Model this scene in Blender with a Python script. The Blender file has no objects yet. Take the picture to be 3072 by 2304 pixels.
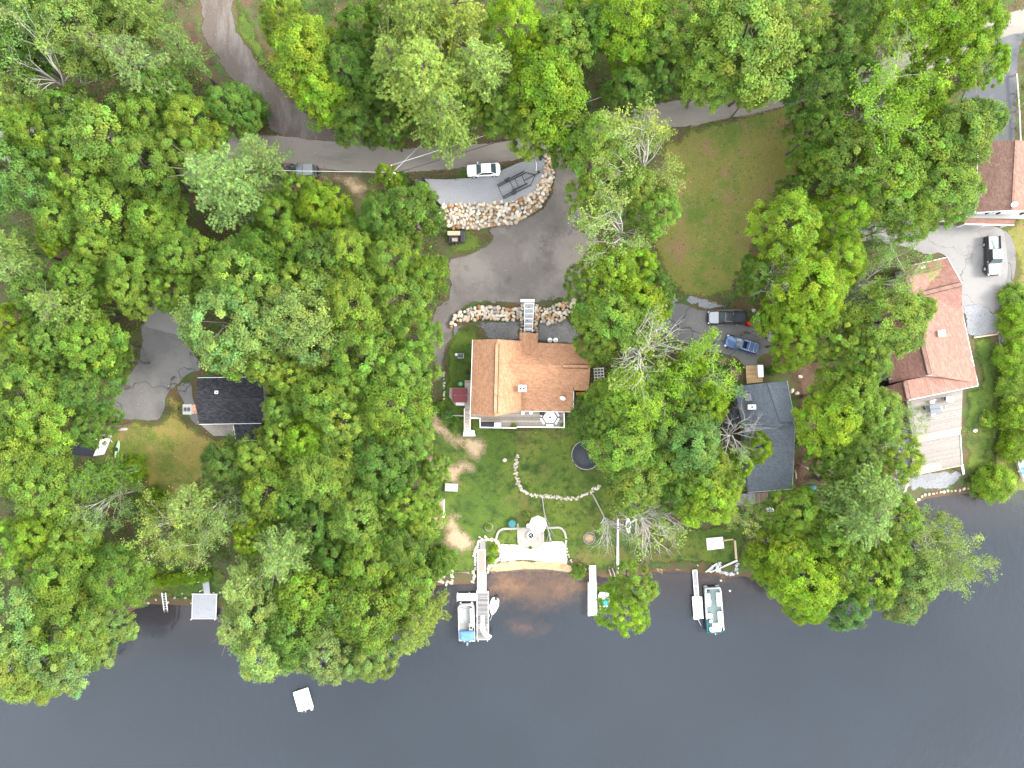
import bpy, bmesh, math, random
import numpy as np
from mathutils import Vector, Matrix

C = bpy.context.scene
COL = C.collection
rnd = random.Random(7)
H, S = 102.0, 0.05                    # camera height, metres per photo pixel at lake level

# ------------------------------------------------------------------ camera, sky, sun
cd = bpy.data.cameras.new('camera'); cam = bpy.data.objects.new('camera', cd); COL.objects.link(cam)
cam.location = (0, 0, H); cam.rotation_euler = (0, 0, 0)
cd.sensor_width = 36; cd.lens = 36 * H / (3072 * S); cd.clip_start = 1; cd.clip_end = 6000
C.camera = cam
SUN_EL, SUN_AZ = math.radians(36), math.radians(85)
W = bpy.data.worlds.new('World'); C.world = W; W.use_nodes = True
nt = W.node_tree; nt.nodes.clear()
sky = nt.nodes.new('ShaderNodeTexSky'); sky.sky_type = 'NISHITA'; sky.sun_disc = False
sky.sun_elevation = SUN_EL; sky.sun_rotation = SUN_AZ
sky.air_density = 1.0; sky.dust_density = 2.0; sky.ozone_density = 1.0
bg = nt.nodes.new('ShaderNodeBackground'); bg.inputs['Strength'].default_value = 0.15
wo = nt.nodes.new('ShaderNodeOutputWorld')
hs = nt.nodes.new('ShaderNodeHueSaturation'); hs.inputs['Saturation'].default_value = .45; nt.links.new(sky.outputs[0], hs.inputs['Color'])
cl_ = nt.nodes.new('ShaderNodeMix'); cl_.data_type = 'RGBA'; cl_.inputs[0].default_value = .6      # even cloud layer over the clear sky
tcw = nt.nodes.new('ShaderNodeTexCoord'); cn = nt.nodes.new('ShaderNodeTexNoise'); cn.inputs['Scale'].default_value = 3.2; cn.inputs['Detail'].default_value = 5; nt.links.new(tcw.outputs['Generated'], cn.inputs['Vector'])
cm_ = nt.nodes.new('ShaderNodeMapRange'); cm_.inputs[1].default_value = .3; cm_.inputs[2].default_value = .7; cm_.inputs[3].default_value = .62; cm_.inputs[4].default_value = 1.38; nt.links.new(cn.outputs['Fac'], cm_.inputs[0])
cs_ = nt.nodes.new('ShaderNodeVectorMath'); cs_.operation = 'SCALE'; cs_.inputs[0].default_value = (7.6, 7.9, 8.3); nt.links.new(cm_.outputs[0], cs_.inputs['Scale']); nt.links.new(cs_.outputs[0], cl_.inputs[7])
nt.links.new(hs.outputs[0], cl_.inputs[6]); nt.links.new(cl_.outputs[2], bg.inputs[0]); nt.links.new(bg.outputs[0], wo.inputs[0])
sl = bpy.data.lights.new('sun', 'SUN'); sl.energy = 1.9; sl.angle = math.radians(16); sl.color = (1, .96, .9)
sun = bpy.data.objects.new('sun', sl); COL.objects.link(sun); sun.location = (30, -40, 70)
sd = Vector((math.sin(SUN_AZ) * math.cos(SUN_EL), math.cos(SUN_AZ) * math.cos(SUN_EL), math.sin(SUN_EL)))
sun.rotation_euler = sd.to_track_quat('Z', 'Y').to_euler()
C.view_settings.view_transform = 'Standard'; C.view_settings.look = 'None'
C.view_settings.exposure = 2.3; C.view_settings.gamma = 1; C.view_settings.use_curve_mapping = False
C.cycles.max_bounces = 6; C.cycles.diffuse_bounces = 4; C.cycles.glossy_bounces = 3
C.cycles.transmission_bounces = 4; C.cycles.transparent_max_bounces = 8
C.cycles.caustics_reflective = False; C.cycles.caustics_refractive = False

# ------------------------------------------------------------------ node materials
def mat(name, base, rough=.85, var=(), bump=None, metal=0.0, objcol=False, spec=.3, coat=0.0, fine=None, coord='Object', stretch=None, rot=0, edge=0.0, soft=.22):
    m = bpy.data.materials.new(name); m.use_nodes = True; t = m.node_tree; n = t.nodes; l = t.links
    b = n['Principled BSDF']
    b.inputs['Roughness'].default_value = rough; b.inputs['Metallic'].default_value = metal
    b.inputs['Specular IOR Level'].default_value = spec; b.inputs['Coat Weight'].default_value = coat
    tc = n.new('ShaderNodeTexCoord'); src = tc.outputs[coord]
    if stretch:
        mp = n.new('ShaderNodeMapping'); mp.inputs['Scale'].default_value = stretch; mp.inputs['Rotation'].default_value = (0, 0, rot)
        l.new(src, mp.inputs[0]); src = mp.outputs[0]
    if objcol:
        oi = n.new('ShaderNodeObjectInfo'); col = oi.outputs['Color']
    else:
        rg = n.new('ShaderNodeRGB'); rg.outputs[0].default_value = (*base, 1); col = rg.outputs[0]
    for v in var:                        # (scale, colour, lo, hi[, kind])
        kind = v[4] if len(v) > 4 else 'noise'
        if kind == 'crack':
            vo = n.new('ShaderNodeTexVoronoi'); vo.feature = 'DISTANCE_TO_EDGE'; vo.inputs['Scale'].default_value = v[0]
            ns = n.new('ShaderNodeTexNoise'); ns.inputs['Scale'].default_value = v[0] * 3; l.new(src, ns.inputs['Vector'])
            ad = n.new('ShaderNodeVectorMath'); ad.operation = 'MULTIPLY_ADD'; ad.inputs[1].default_value = (1.2 / v[0] * .5,) * 3
            l.new(ns.outputs['Color'], ad.inputs[0]); l.new(src, ad.inputs[2]); l.new(ad.outputs[0], vo.inputs['Vector'])
            fac = vo.outputs['Distance']
        elif kind == 'cell':
            vo = n.new('ShaderNodeTexVoronoi'); vo.inputs['Scale'].default_value = v[0]; l.new(src, vo.inputs['Vector'])
            sp = n.new('ShaderNodeSeparateColor'); l.new(vo.outputs['Color'], sp.inputs[0]); fac = sp.outputs[0]
        else:
            ns = n.new('ShaderNodeTexNoise'); ns.inputs['Scale'].default_value = v[0]; ns.inputs['Detail'].default_value = 5
            ns.inputs['Roughness'].default_value = .62
            l.new(src, ns.inputs['Vector']); fac = ns.outputs['Fac']
        mr = n.new('ShaderNodeMapRange'); mr.inputs[1].default_value = v[2]; mr.inputs[2].default_value = v[3]; l.new(fac, mr.inputs[0])
        mx = n.new('ShaderNodeMix'); mx.data_type = 'RGBA'; l.new(mr.outputs[0], mx.inputs[0]); l.new(col, mx.inputs[6])
        mx.inputs[7].default_value = (*v[1], 1); col = mx.outputs[2]
    if fine:                             # (scale, amount): multiplicative grain
        ns = n.new('ShaderNodeTexNoise'); ns.inputs['Scale'].default_value = fine[0]; ns.inputs['Detail'].default_value = 3
        l.new(src, ns.inputs['Vector'])
        mr = n.new('ShaderNodeMapRange'); mr.inputs[1].default_value = .25; mr.inputs[2].default_value = .75
        mr.inputs[3].default_value = 1 - fine[1]; mr.inputs[4].default_value = 1 + fine[1]; l.new(ns.outputs['Fac'], mr.inputs[0])
        sc = n.new('ShaderNodeVectorMath'); sc.operation = 'SCALE'; l.new(col, sc.inputs[0]); l.new(mr.outputs[0], sc.inputs['Scale']); col = sc.outputs[0]
    l.new(col, b.inputs['Base Color'])
    if bump:
        ns = n.new('ShaderNodeTexNoise'); ns.inputs['Scale'].default_value = bump[0]; ns.inputs['Detail'].default_value = 4
        l.new(src, ns.inputs['Vector'])
        bp = n.new('ShaderNodeBump'); bp.inputs['Strength'].default_value = bump[1]; bp.inputs['Distance'].default_value = bump[2] if len(bump) > 2 else .1
        l.new(ns.outputs['Fac'], bp.inputs['Height']); l.new(bp.outputs[0], b.inputs['Normal'])
    if edge:                             # thins out into what lies below over the last 'edge' metres
        at = n.new('ShaderNodeAttribute'); at.attribute_name = 'edge'
        g = n.new('ShaderNodeNewGeometry'); acc = None
        for sc_, w in ((.9, .55), (5.0, .45)):
            ns = n.new('ShaderNodeTexNoise'); ns.inputs['Scale'].default_value = sc_; ns.inputs['Detail'].default_value = 5; ns.inputs['Roughness'].default_value = .7
            l.new(g.outputs['Position'], ns.inputs['Vector']); k = n.new('ShaderNodeMath'); k.operation = 'MULTIPLY'; k.inputs[1].default_value = w; l.new(ns.outputs['Fac'], k.inputs[0])
            if acc is None: acc = k.outputs[0]
            else: a = n.new('ShaderNodeMath'); l.new(acc, a.inputs[0]); l.new(k.outputs[0], a.inputs[1]); acc = a.outputs[0]
        th = n.new('ShaderNodeMapRange'); th.inputs[1].default_value = .3; th.inputs[2].default_value = .7; th.inputs[4].default_value = edge; l.new(acc, th.inputs[0])
        d = n.new('ShaderNodeMath'); d.operation = 'SUBTRACT'; l.new(at.outputs['Fac'], d.inputs[0]); l.new(th.outputs[0], d.inputs[1])
        mr = n.new('ShaderNodeMapRange'); mr.inputs[1].default_value = -.10 * edge; mr.inputs[2].default_value = soft * edge; l.new(d.outputs[0], mr.inputs[0])
        tr = n.new('ShaderNodeBsdfTransparent'); mx = n.new('ShaderNodeMixShader'); l.new(mr.outputs[0], mx.inputs[0]); l.new(tr.outputs[0], mx.inputs[1]); l.new(b.outputs[0], mx.inputs[2])
        l.new(mx.outputs[0], n['Material Output'].inputs['Surface'])
    return m

def leaf_material():
    m = bpy.data.materials.new('foliage'); m.use_nodes = True; t = m.node_tree; n = t.nodes; l = t.links; n.clear()
    oi = n.new('ShaderNodeObjectInfo'); at = n.new('ShaderNodeAttribute'); at.attribute_name = 'tint'
    mu = n.new('ShaderNodeMix'); mu.data_type = 'RGBA'; mu.blend_type = 'MULTIPLY'; mu.inputs[0].default_value = 1
    l.new(oi.outputs['Color'], mu.inputs[6]); l.new(at.outputs['Color'], mu.inputs[7])
    p = n.new('ShaderNodeBsdfPrincipled'); p.inputs['Roughness'].default_value = .55; p.inputs['Specular IOR Level'].default_value = .22
    tr = n.new('ShaderNodeBsdfTranslucent'); mx = n.new('ShaderNodeMixShader'); mx.inputs[0].default_value = .46
    o = n.new('ShaderNodeOutputMaterial')
    l.new(mu.outputs[2], p.inputs['Base Color']); l.new(mu.outputs[2], tr.inputs[0])
    l.new(p.outputs[0], mx.inputs[1]); l.new(tr.outputs[0], mx.inputs[2]); l.new(mx.outputs[0], o.inputs[0])
    return m

def shingle_material(name, c1, c2, c3, dark):
    """asphalt shingles: courses follow height up the slope, tabs vary one by one"""
    m = bpy.data.materials.new(name); m.use_nodes = True; t = m.node_tree; n = t.nodes; l = t.links
    b = n['Principled BSDF']; b.inputs['Roughness'].default_value = .9; b.inputs['Specular IOR Level'].default_value = .2
    g = n.new('ShaderNodeNewGeometry'); s = n.new('ShaderNodeSeparateXYZ'); l.new(g.outputs['Position'], s.inputs[0])
    def mth(op, a, bb=None):
        k = n.new('ShaderNodeMath'); k.operation = op
        for i, v in enumerate((a, bb)):
            if v is None: continue
            if isinstance(v, (int, float)): k.inputs[i].default_value = v
            else: l.new(v, k.inputs[i])
        return k.outputs[0]
    zz = mth('MULTIPLY', s.outputs['Z'], 13.0); row = mth('FLOOR', zz)
    u = mth('ADD', mth('MULTIPLY', s.outputs['X'], 2.6), mth('MULTIPLY', s.outputs['Y'], 2.6))
    u = mth('FLOOR', mth('ADD', u, mth('MULTIPLY', row, .37)))
    cb = n.new('ShaderNodeCombineXYZ'); l.new(u, cb.inputs[0]); l.new(row, cb.inputs[1])
    wn = n.new('ShaderNodeTexWhiteNoise'); wn.noise_dimensions = '2D'; l.new(cb.outputs[0], wn.inputs['Vector'])
    rp = n.new('ShaderNodeValToRGB'); e = rp.color_ramp.elements
    e[0].color = (*c1, 1); e[1].color = (*c3, 1); k = e.new(.5); k.color = (*c2, 1); l.new(wn.outputs['Value'], rp.inputs[0])
    ns = n.new('ShaderNodeTexNoise'); ns.inputs['Scale'].default_value = .55; ns.inputs['Detail'].default_value = 6; l.new(g.outputs['Position'], ns.inputs['Vector'])
    mr = n.new('ShaderNodeMapRange'); mr.inputs[1].default_value = .5; mr.inputs[2].default_value = .8; mr.inputs[4].default_value = .38; l.new(ns.outputs['Fac'], mr.inputs[0])
    mx = n.new('ShaderNodeMix'); mx.data_type = 'RGBA'; l.new(mr.outputs[0], mx.inputs[0]); l.new(rp.outputs[0], mx.inputs[6]); mx.inputs[7].default_value = (*dark, 1)
    fr = mth('FRACT', zz); ed = mth('LESS_THAN', fr, .22); ed = mth('MULTIPLY', ed, .35)
    m2 = n.new('ShaderNodeMix'); m2.data_type = 'RGBA'; l.new(ed, m2.inputs[0]); l.new(mx.outputs[2], m2.inputs[6]); m2.inputs[7].default_value = (*dark, 1)
    gn = n.new('ShaderNodeTexNoise'); gn.inputs['Scale'].default_value = 3.4; gn.inputs['Detail'].default_value = 4; gn.inputs['Roughness'].default_value = .75; l.new(g.outputs['Position'], gn.inputs['Vector'])
    gm = n.new('ShaderNodeMapRange'); gm.inputs[1].default_value = .3; gm.inputs[2].default_value = .7; gm.inputs[3].default_value = .76; gm.inputs[4].default_value = 1.24; l.new(gn.outputs['Fac'], gm.inputs[0])
    gs = n.new('ShaderNodeVectorMath'); gs.operation = 'SCALE'; l.new(m2.outputs[2], gs.inputs[0]); l.new(gm.outputs[0], gs.inputs['Scale']); l.new(gs.outputs[0], b.inputs['Base Color'])
    bp = n.new('ShaderNodeBump'); bp.inputs['Strength'].default_value = .5; bp.inputs['Distance'].default_value = .04
    l.new(fr, bp.inputs['Height']); l.new(bp.outputs[0], b.inputs['Normal'])
    return m

def water_material():
    m = bpy.data.materials.new('lake_water'); m.use_nodes = True; t = m.node_tree; n = t.nodes; l = t.links; n.clear()
    tc = n.new('ShaderNodeTexCoord'); mp = n.new('ShaderNodeMapping'); mp.inputs['Rotation'].default_value = (0, 0, math.radians(28)); mp.inputs['Scale'].default_value = (1.9, .75, 1)
    l.new(tc.outputs['Object'], mp.inputs[0])
    n1 = n.new('ShaderNodeTexNoise'); n1.inputs['Scale'].default_value = .8; n1.inputs['Detail'].default_value = 3; l.new(mp.outputs[0], n1.inputs['Vector'])
    n2 = n.new('ShaderNodeTexNoise'); n2.inputs['Scale'].default_value = .07; n2.inputs['Detail'].default_value = 3; l.new(tc.outputs['Object'], n2.inputs['Vector'])
    bp = n.new('ShaderNodeBump'); bp.inputs['Strength'].default_value = .5; bp.inputs['Distance'].default_value = .11; l.new(n1.outputs['Fac'], bp.inputs['Height'])
    df = n.new('ShaderNodeBsdfDiffuse'); df.inputs[0].default_value = (.034, .041, .053, 1)
    mr = n.new('ShaderNodeMapRange'); mr.inputs[1].default_value = .35; mr.inputs[2].default_value = .65; mr.inputs[3].default_value = .95; mr.inputs[4].default_value = 1.06; l.new(n2.outputs['Fac'], mr.inputs[0])
    sc = n.new('ShaderNodeVectorMath'); sc.operation = 'SCALE'; sc.inputs[0].default_value = (.042, .059, .078); l.new(mr.outputs[0], sc.inputs['Scale']); l.new(sc.outputs[0], df.inputs[0])
    l.new(bp.outputs[0], df.inputs['Normal'])
    tr = n.new('ShaderNodeBsdfTransparent'); tr.inputs[0].default_value = (.93, .82, .66, 1)
    m1 = n.new('ShaderNodeMixShader'); m1.inputs[0].default_value = .32; l.new(tr.outputs[0], m1.inputs[1]); l.new(df.outputs[0], m1.inputs[2])
    gl = n.new('ShaderNodeBsdfGlossy'); gl.inputs['Roughness'].default_value = .06; l.new(bp.outputs[0], gl.inputs['Normal'])
    fr = n.new('ShaderNodeFresnel'); fr.inputs['IOR'].default_value = 1.34; l.new(bp.outputs[0], fr.inputs['Normal'])
    m2 = n.new('ShaderNodeMixShader'); l.new(fr.outputs[0], m2.inputs[0]); l.new(m1.outputs[0], m2.inputs[1]); l.new(gl.outputs[0], m2.inputs[2])
    o = n.new('ShaderNodeOutputMaterial'); l.new(m2.outputs[0], o.inputs[0])
    return m

def ground_material():
    """leaf litter and moss inland, silt below the water line, blackened with depth for lost light"""
    m = mat('forest_floor', (.058, .056, .024), 1, [(.35, (.085, .052, .028), .45, .62), (.6, (.045, .085, .015), .5, .62), (3.0, (.10, .075, .04), .62, .8)], (6, .6, .12), fine=(9, .35))
    t = m.node_tree; n = t.nodes; l = t.links; b = n['Principled BSDF']
    old = b.inputs['Base Color'].links[0].from_socket
    g = n.new('ShaderNodeNewGeometry'); s = n.new('ShaderNodeSeparateXYZ'); l.new(g.outputs['Position'], s.inputs[0])
    mr = n.new('ShaderNodeMapRange'); mr.inputs[1].default_value = .22; mr.inputs[2].default_value = .02; l.new(s.outputs['Z'], mr.inputs[0])
    mx = n.new('ShaderNodeMix'); mx.data_type = 'RGBA'; l.new(mr.outputs[0], mx.inputs[0]); l.new(old, mx.inputs[6]); mx.inputs[7].default_value = (.085, .05, .028, 1)
    m2 = n.new('ShaderNodeMapRange'); m2.inputs[1].default_value = -.15; m2.inputs[2].default_value = -.9; l.new(s.outputs['Z'], m2.inputs[0])
    m3 = n.new('ShaderNodeMix'); m3.data_type = 'RGBA'; l.new(m2.outputs[0], m3.inputs[0]); l.new(mx.outputs[2], m3.inputs[6]); m3.inputs[7].default_value = (.012, .010, .009, 1)  # depth darkening painted in for light the water absorbs
    l.new(m3.outputs[2], b.inputs['Base Color'])
    return m

def shallows_material():
    """sand bottom under silt deeper down, near black for light lost with depth"""
    m = mat('lake_sand', (.74, .43, .19), 1, [(.8, (.54, .30, .13), .5, .7), (2.2, (.05, .035, .03), .64, .72)], fine=(5, .2), edge=3.2, soft=1.0)
    t = m.node_tree; n = t.nodes; l = t.links; b = n['Principled BSDF']; old = b.inputs['Base Color'].links[0].from_socket
    g = n.new('ShaderNodeNewGeometry'); s = n.new('ShaderNodeSeparateXYZ'); l.new(g.outputs['Position'], s.inputs[0])
    ns = n.new('ShaderNodeTexNoise'); ns.inputs['Scale'].default_value = .22; ns.inputs['Detail'].default_value = 5; l.new(g.outputs['Position'], ns.inputs['Vector'])
    a = n.new('ShaderNodeMath'); a.operation = 'MULTIPLY_ADD'; a.inputs[1].default_value = 1.3; l.new(ns.outputs['Fac'], a.inputs[0]); l.new(s.outputs['Z'], a.inputs[2])
    mr = n.new('ShaderNodeMapRange'); mr.inputs[1].default_value = .62; mr.inputs[2].default_value = -.45; l.new(a.outputs[0], mr.inputs[0])
    mx = n.new('ShaderNodeMix'); mx.data_type = 'RGBA'; l.new(mr.outputs[0], mx.inputs[0]); l.new(old, mx.inputs[6]); mx.inputs[7].default_value = (.014, .012, .010, 1)  # fade to dark painted for light lost in deeper water
    l.new(mx.outputs[2], b.inputs['Base Color'])
    return m

MT = {}
MT['leaf'] = leaf_material()
MT['ground'] = ground_material(); MT['shallows'] = shallows_material(); MT['water'] = water_material()
MT['sand_bar'] = mat('sunken_sand', (.24, .125, .06), 1, [(.5, (.07, .045, .03), .48, .62)], fine=(5, .2), edge=2.6, soft=.9)
MT['road'] = mat('old_asphalt', (.182, .162, .136), .95, [(.25, (.135, .122, .108), .5, .7), (1.5, (.20, .178, .15), .6, .8)], (14, .25, .03), fine=(12, .12), stretch=(.35, 1.4, 1), rot=.12, edge=0.25)
MT['shoulder'] = mat('sandy_shoulder', (.15, .105, .072), 1, [(.7, (.09, .075, .04), .5, .65)], (8, .5, .05), fine=(8, .25), edge=0.8)
MT['dirt'] = mat('dark_dirt_track', (.084, .067, .055), 1, [(.35, (.115, .10, .088), .48, .62), (2.2, (.24, .19, .15), .66, .74)], (7, .6, .08), fine=(9, .25), stretch=(1.6, .5, 1), rot=-.9, edge=.5)
MT['drive'] = mat('driveway_gravel', (.100, .088, .078), 1, [(.16, (.138, .121, .106), .45, .6), (.5, (.074, .066, .058), .56, .72), (5, (.16, .15, .14), .64, .74)], (16, .5, .04), fine=(14, .25), edge=0.5)
MT['gravel'] = mat('crushed_stone', (.18, .18, .185), 1, [(6, (.10, .10, .105), .5, .68), (.4, (.155, .155, .15), .5, .7)], (10, .8, .06), fine=(9, .3), edge=0.5)
MT['gravel_dark'] = mat('grey_gravel', (.12, .115, .112), 1, [(5, (.07, .068, .066), .5, .66), (.6, (.15, .14, .13), .5, .7)], (10, .8, .06), fine=(9, .3), edge=0.6)
MT['asphalt_dark'] = mat('sealed_asphalt', (.058, .060, .064), .9, [(.3, (.085, .086, .088), .48, .66), (1.8, (.10, .095, .088), .62, .8)], (14, .2, .03), fine=(10, .12))
MT['asphalt_mid'] = mat('worn_asphalt', (.105, .100, .097), .92, [(.22, (.145, .136, .126), .45, .65), (.1, (.03, .03, .031), .012, .0, 'crack')], (14, .2, .03), fine=(10, .14))
MT['concrete'] = mat('pale_concrete', (.165, .158, .150), .9, [(.18, (.12, .117, .114), .5, .68), (.12, (.07, .07, .07), .008, .0, 'crack'), (1.6, (.17, .16, .145), .55, .75)], (10, .2, .03), fine=(8, .12))
MT['slab'] = mat('patio_concrete', (.24, .215, .18), .9, [(.8, (.18, .16, .14), .5, .7)], (10, .2, .03), fine=(8, .14))
MT['lawn'] = mat('lawn_grass', (.050, .084, .011), 1, [(.14, (.084, .112, .016), .42, .60), (.45, (.020, .042, .007), .50, .66), (.10, (.10, .088, .026), .54, .68), (1.3, (.030, .055, .008), .52, .66), (2.6, (.11, .12, .03), .62, .76)], (14, .8, .12), fine=(9, .35), edge=.9, soft=.6)
MT['lawn_dry'] = mat('dry_lawn', (.130, .124, .029), 1, [(.13, (.078, .112, .017), .46, .58), (.34, (.165, .108, .050), .53, .68), (1.4, (.17, .125, .065), .58, .72), (2.2, (.03, .055, .01), .60, .70)], (14, .8, .12), fine=(9, .35), edge=1.2, soft=.6)
MT['lawn_yellow'] = mat('yellowed_lawn', (.175, .145, .036), 1, [(.16, (.085, .115, .018), .48, .60), (.34, (.20, .135, .06), .52, .68), (1.4, (.22, .17, .08), .58, .74), (2.2, (.05, .08, .014), .60, .72)], (14, .8, .12), fine=(9, .35), edge=1.0, soft=.6)
MT['soil'] = mat('bare_sandy_soil', (.27, .20, .125), 1, [(.5, (.17, .13, .065), .5, .66), (1.7, (.085, .085, .028), .6, .72)], (9, .5, .06), fine=(9, .22), edge=1.1, soft=.8)
MT['soil_solid'] = mat('sandy_soil', (.27, .20, .125), 1, [(.5, (.17, .13, .065), .5, .66)], (9, .5, .06), fine=(9, .22))
MT['gravel_solid'] = mat('crushed_stone_pad', (.20, .20, .205), 1, [(6, (.13, .13, .135), .5, .68), (.4, (.19, .19, .185), .5, .7)], (10, .8, .06), fine=(9, .3))
MT['mulch'] = mat('brown_leaf_mulch', (.095, .060, .040), 1, [(.8, (.065, .04, .026), .48, .64), (2.4, (.16, .10, .06), .62, .76)], (9, .7, .1), fine=(11, .35), edge=1.4, soft=.8)
MT['beach'] = mat('white_beach_sand', (.56, .50, .40), 1, [(.5, (.47, .40, .29), .55, .75)], (9, .35, .05), fine=(9, .1), edge=0.25)
MT['wet_sand'] = mat('wet_tan_sand', (.34, .235, .125), .6, [(.9, (.24, .14, .065), .5, .7)], (9, .25, .04), fine=(6, .15), edge=0.5)
MT['bark'] = mat('brown_bark', (.075, .06, .048), 1, [(4, (.12, .105, .09), .5, .7)], (12, .8, .05))
MT['twig'] = mat('pale_grey_bark', (.29, .27, .24), .95, [(3, (.19, .175, .155), .5, .7)], (12, .4, .03))
MT['rock'] = mat('field_stone', (.4, .35, .3), .95, [(2.6, (.16, .125, .09), .56, .78)], (5, .6, .08), objcol=True, fine=(4, .22))
MT['wood'] = mat('weathered_plank', (.3, .28, .25), .9, [(3, (.12, .11, .10), .58, .8)], (9, .4, .02), objcol=True, fine=(7, .2), stretch=(1, 1, 1))
MT['white'] = mat('white_paint', (.72, .72, .72), .5, [(1.3, (.6, .6, .58), .6, .8)])
MT['siding'] = mat('white_siding', (.55, .54, .51), .6, fine=(3, .04))
MT['siding_tan'] = mat('tan_siding', (.30, .25, .19), .7, fine=(3, .08))
MT['siding_grey'] = mat('grey_siding', (.16, .165, .17), .7, fine=(3, .08))
MT['grey_panel'] = mat('grey_decking', (.30, .30, .31), .75, [(2, (.26, .26, .265), .5, .7)], fine=(6, .06))
MT['black'] = mat('black_steel', (.016, .016, .018), .5, spec=.4)
MT['rubber'] = mat('tyre_rubber', (.018, .018, .018), .9)
MT['alloy'] = mat('wheel_alloy', (.45, .45, .46), .35, metal=.7)
MT['glass'] = mat('window_glass', (.012, .014, .016), .05, spec=.8)
MT['glass_pale'] = mat('tinted_windscreen', (.06, .075, .08), .08, spec=1.0)
MT['red'] = mat('red_plastic', (.42, .02, .012), .4)
MT['lamp_red'] = mat('tail_lamp', (.3, .01, .01), .2)
MT['lamp_white'] = mat('head_lamp', (.6, .62, .64), .1, spec=.8)
MT['blue_canvas'] = mat('blue_canvas', (.07, .155, .40), .8, [(1.5, (.06, .13, .34), .5, .7)], (6, .3, .03))
MT['teal'] = mat('teal_vinyl', (.01, .22, .30), .5)
MT['teal_dark'] = mat('dark_green_vinyl', (.012, .085, .085), .5)
MT['carpet'] = mat('grey_deck_carpet', (.20, .205, .20), 1, fine=(8, .12))
MT['carpet_green'] = mat('grey_green_deck', (.14, .18, .17), 1, fine=(8, .12))
MT['vinyl'] = mat('cream_vinyl', (.62, .58, .50), .5)
MT['maroon'] = mat('maroon_vinyl', (.15, .028, .032), .6, [(2, (.12, .022, .026), .5, .7)])
MT['brick'] = mat('pinkish_brick', (.33, .20, .15), .9, [(5, (.22, .12, .09), .5, .62, 'cell')], (9, .4, .02))
MT['yellow'] = mat('yellow_paint', (.55, .32, .01), .5)
MT['green_plastic'] = mat('pale_green_plastic', (.12, .32, .20), .5)
MT['canoe_green'] = mat('faded_green_hull', (.22, .40, .22), .6)
MT['aluminium'] = mat('aluminium', (.62, .62, .63), .35, metal=.6)
MT['terracotta'] = mat('brown_composite', (.27, .19, .155), .85, fine=(6, .1))
MT['paver'] = mat('concrete_edging', (.26, .235, .20), .9, fine=(5, .15))
MT['char'] = mat('charred_ash', (.02, .02, .02), 1, [(6, (.16, .15, .15), .55, .7)])
MT['tarp'] = mat('teal_tarp', (.02, .10, .10), .5, bump=(3, .6, .1))
MT['orange'] = mat('orange_plastic', (.35, .10, .02), .5)
MT['mauve'] = mat('mauve_plastic', (.17, .125, .13), .5)
MT['tread_wood'] = mat('pale_new_timber', (.42, .31, .20), .85, [(3, (.34, .25, .16), .5, .7)], fine=(6, .12))
MT['navy'] = mat('dark_navy_roofing', (.014, .016, .024), .8, fine=(3, .2))
MT['umbrella'] = mat('white_canvas', (.30, .31, .31), .8, [(2, (.24, .265, .265), .55, .75)])
MT['mesh_black'] = mat('trampoline_mat', (.030, .033, .038), .75, fine=(3, .1))
MT['roof_orange'] = shingle_material('orange_shingles', (.235, .122, .066), (.272, .142, .079), (.312, .168, .096), (.18, .086, .045))
MT['roof_red'] = shingle_material('red_brown_shingles', (.155, .080, .061), (.180, .094, .072), (.208, .112, .086), (.125, .06, .046))
MT['roof_brown'] = shingle_material('brown_shingles', (.13, .075, .056), (.155, .09, .068), (.18, .108, .082), (.11, .06, .045))
MT['roof_black'] = shingle_material('black_shingles', (.016, .016, .019), (.026, .026, .029), (.042, .042, .046), (.012, .012, .014))
MT['roof_slate'] = shingle_material('slate_blue_shingles', (.090, .103, .118), (.098, .112, .127), (.107, .121, .136), (.08, .092, .106))

# ------------------------------------------------------------------ terrain height
def w0(px, py): return ((px - 1536) * S, (1152 - py) * S)
LAKE = [w0(*p) for p in [(-4000, 1960), (-300, 1935), (0, 1925), (150, 1915), (300, 1880), (400, 1825), (433, 1806), (579, 1812), (648, 1812), (720, 1850), (820, 1885), (960, 1900),
    (1100, 1885), (1210, 1825), (1285, 1755), (1330, 1748), (1362, 1747), (1413, 1747), (1440, 1735), (1462, 1704), (1560, 1694), (1640, 1694), (1716, 1702), (1730, 1716), (1746, 1722),
    (1770, 1716), (1811, 1726), (1880, 1722), (1968, 1710), (2048, 1708), (2117, 1716), (2175, 1728), (2228, 1722), (2300, 1735), (2400, 1752), (2520, 1745), (2620, 1690), (2690, 1600),
    (2733, 1518), (2770, 1490), (2863, 1478), (2946, 1472), (3072, 1462), (3400, 1450), (7000, 1400), (7000, 9000), (-4000, 9000)]]
def seg_dist(X, Y, poly):
    d2 = np.full(X.shape, 1e18); ins = np.zeros(X.shape, bool)
    for (x0, y0), (x1, y1) in zip(poly, poly[1:] + poly[:1]):
        dx, dy = x1 - x0, y1 - y0; L = dx * dx + dy * dy + 1e-12
        t = np.clip(((X - x0) * dx + (Y - y0) * dy) / L, 0, 1)
        d2 = np.minimum(d2, (X - x0 - t * dx) ** 2 + (Y - y0 - t * dy) ** 2)
        c = ((y0 > Y) != (y1 > Y))
        with np.errstate(divide='ignore', invalid='ignore'):
            xi = (x1 - x0) * (Y - y0) / (y1 - y0 if y1 != y0 else 1e-12) + x0
        ins ^= c & (X < xi)
    return np.sqrt(d2), ins
GX = np.arange(-150, 150.01, .75); GY = np.arange(-120, 120.01, .75)
XX, YY = np.meshgrid(GX, GY)
D, INS = seg_dist(XX, YY, LAKE); D[INS] *= -1
land = .55 * (1 - np.exp(-np.maximum(D, 0) / 1.3)) + .088 * np.minimum(np.maximum(D, 0), 75)
bed = np.maximum(-.12 * np.maximum(-D, 0), -3.0)
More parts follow.
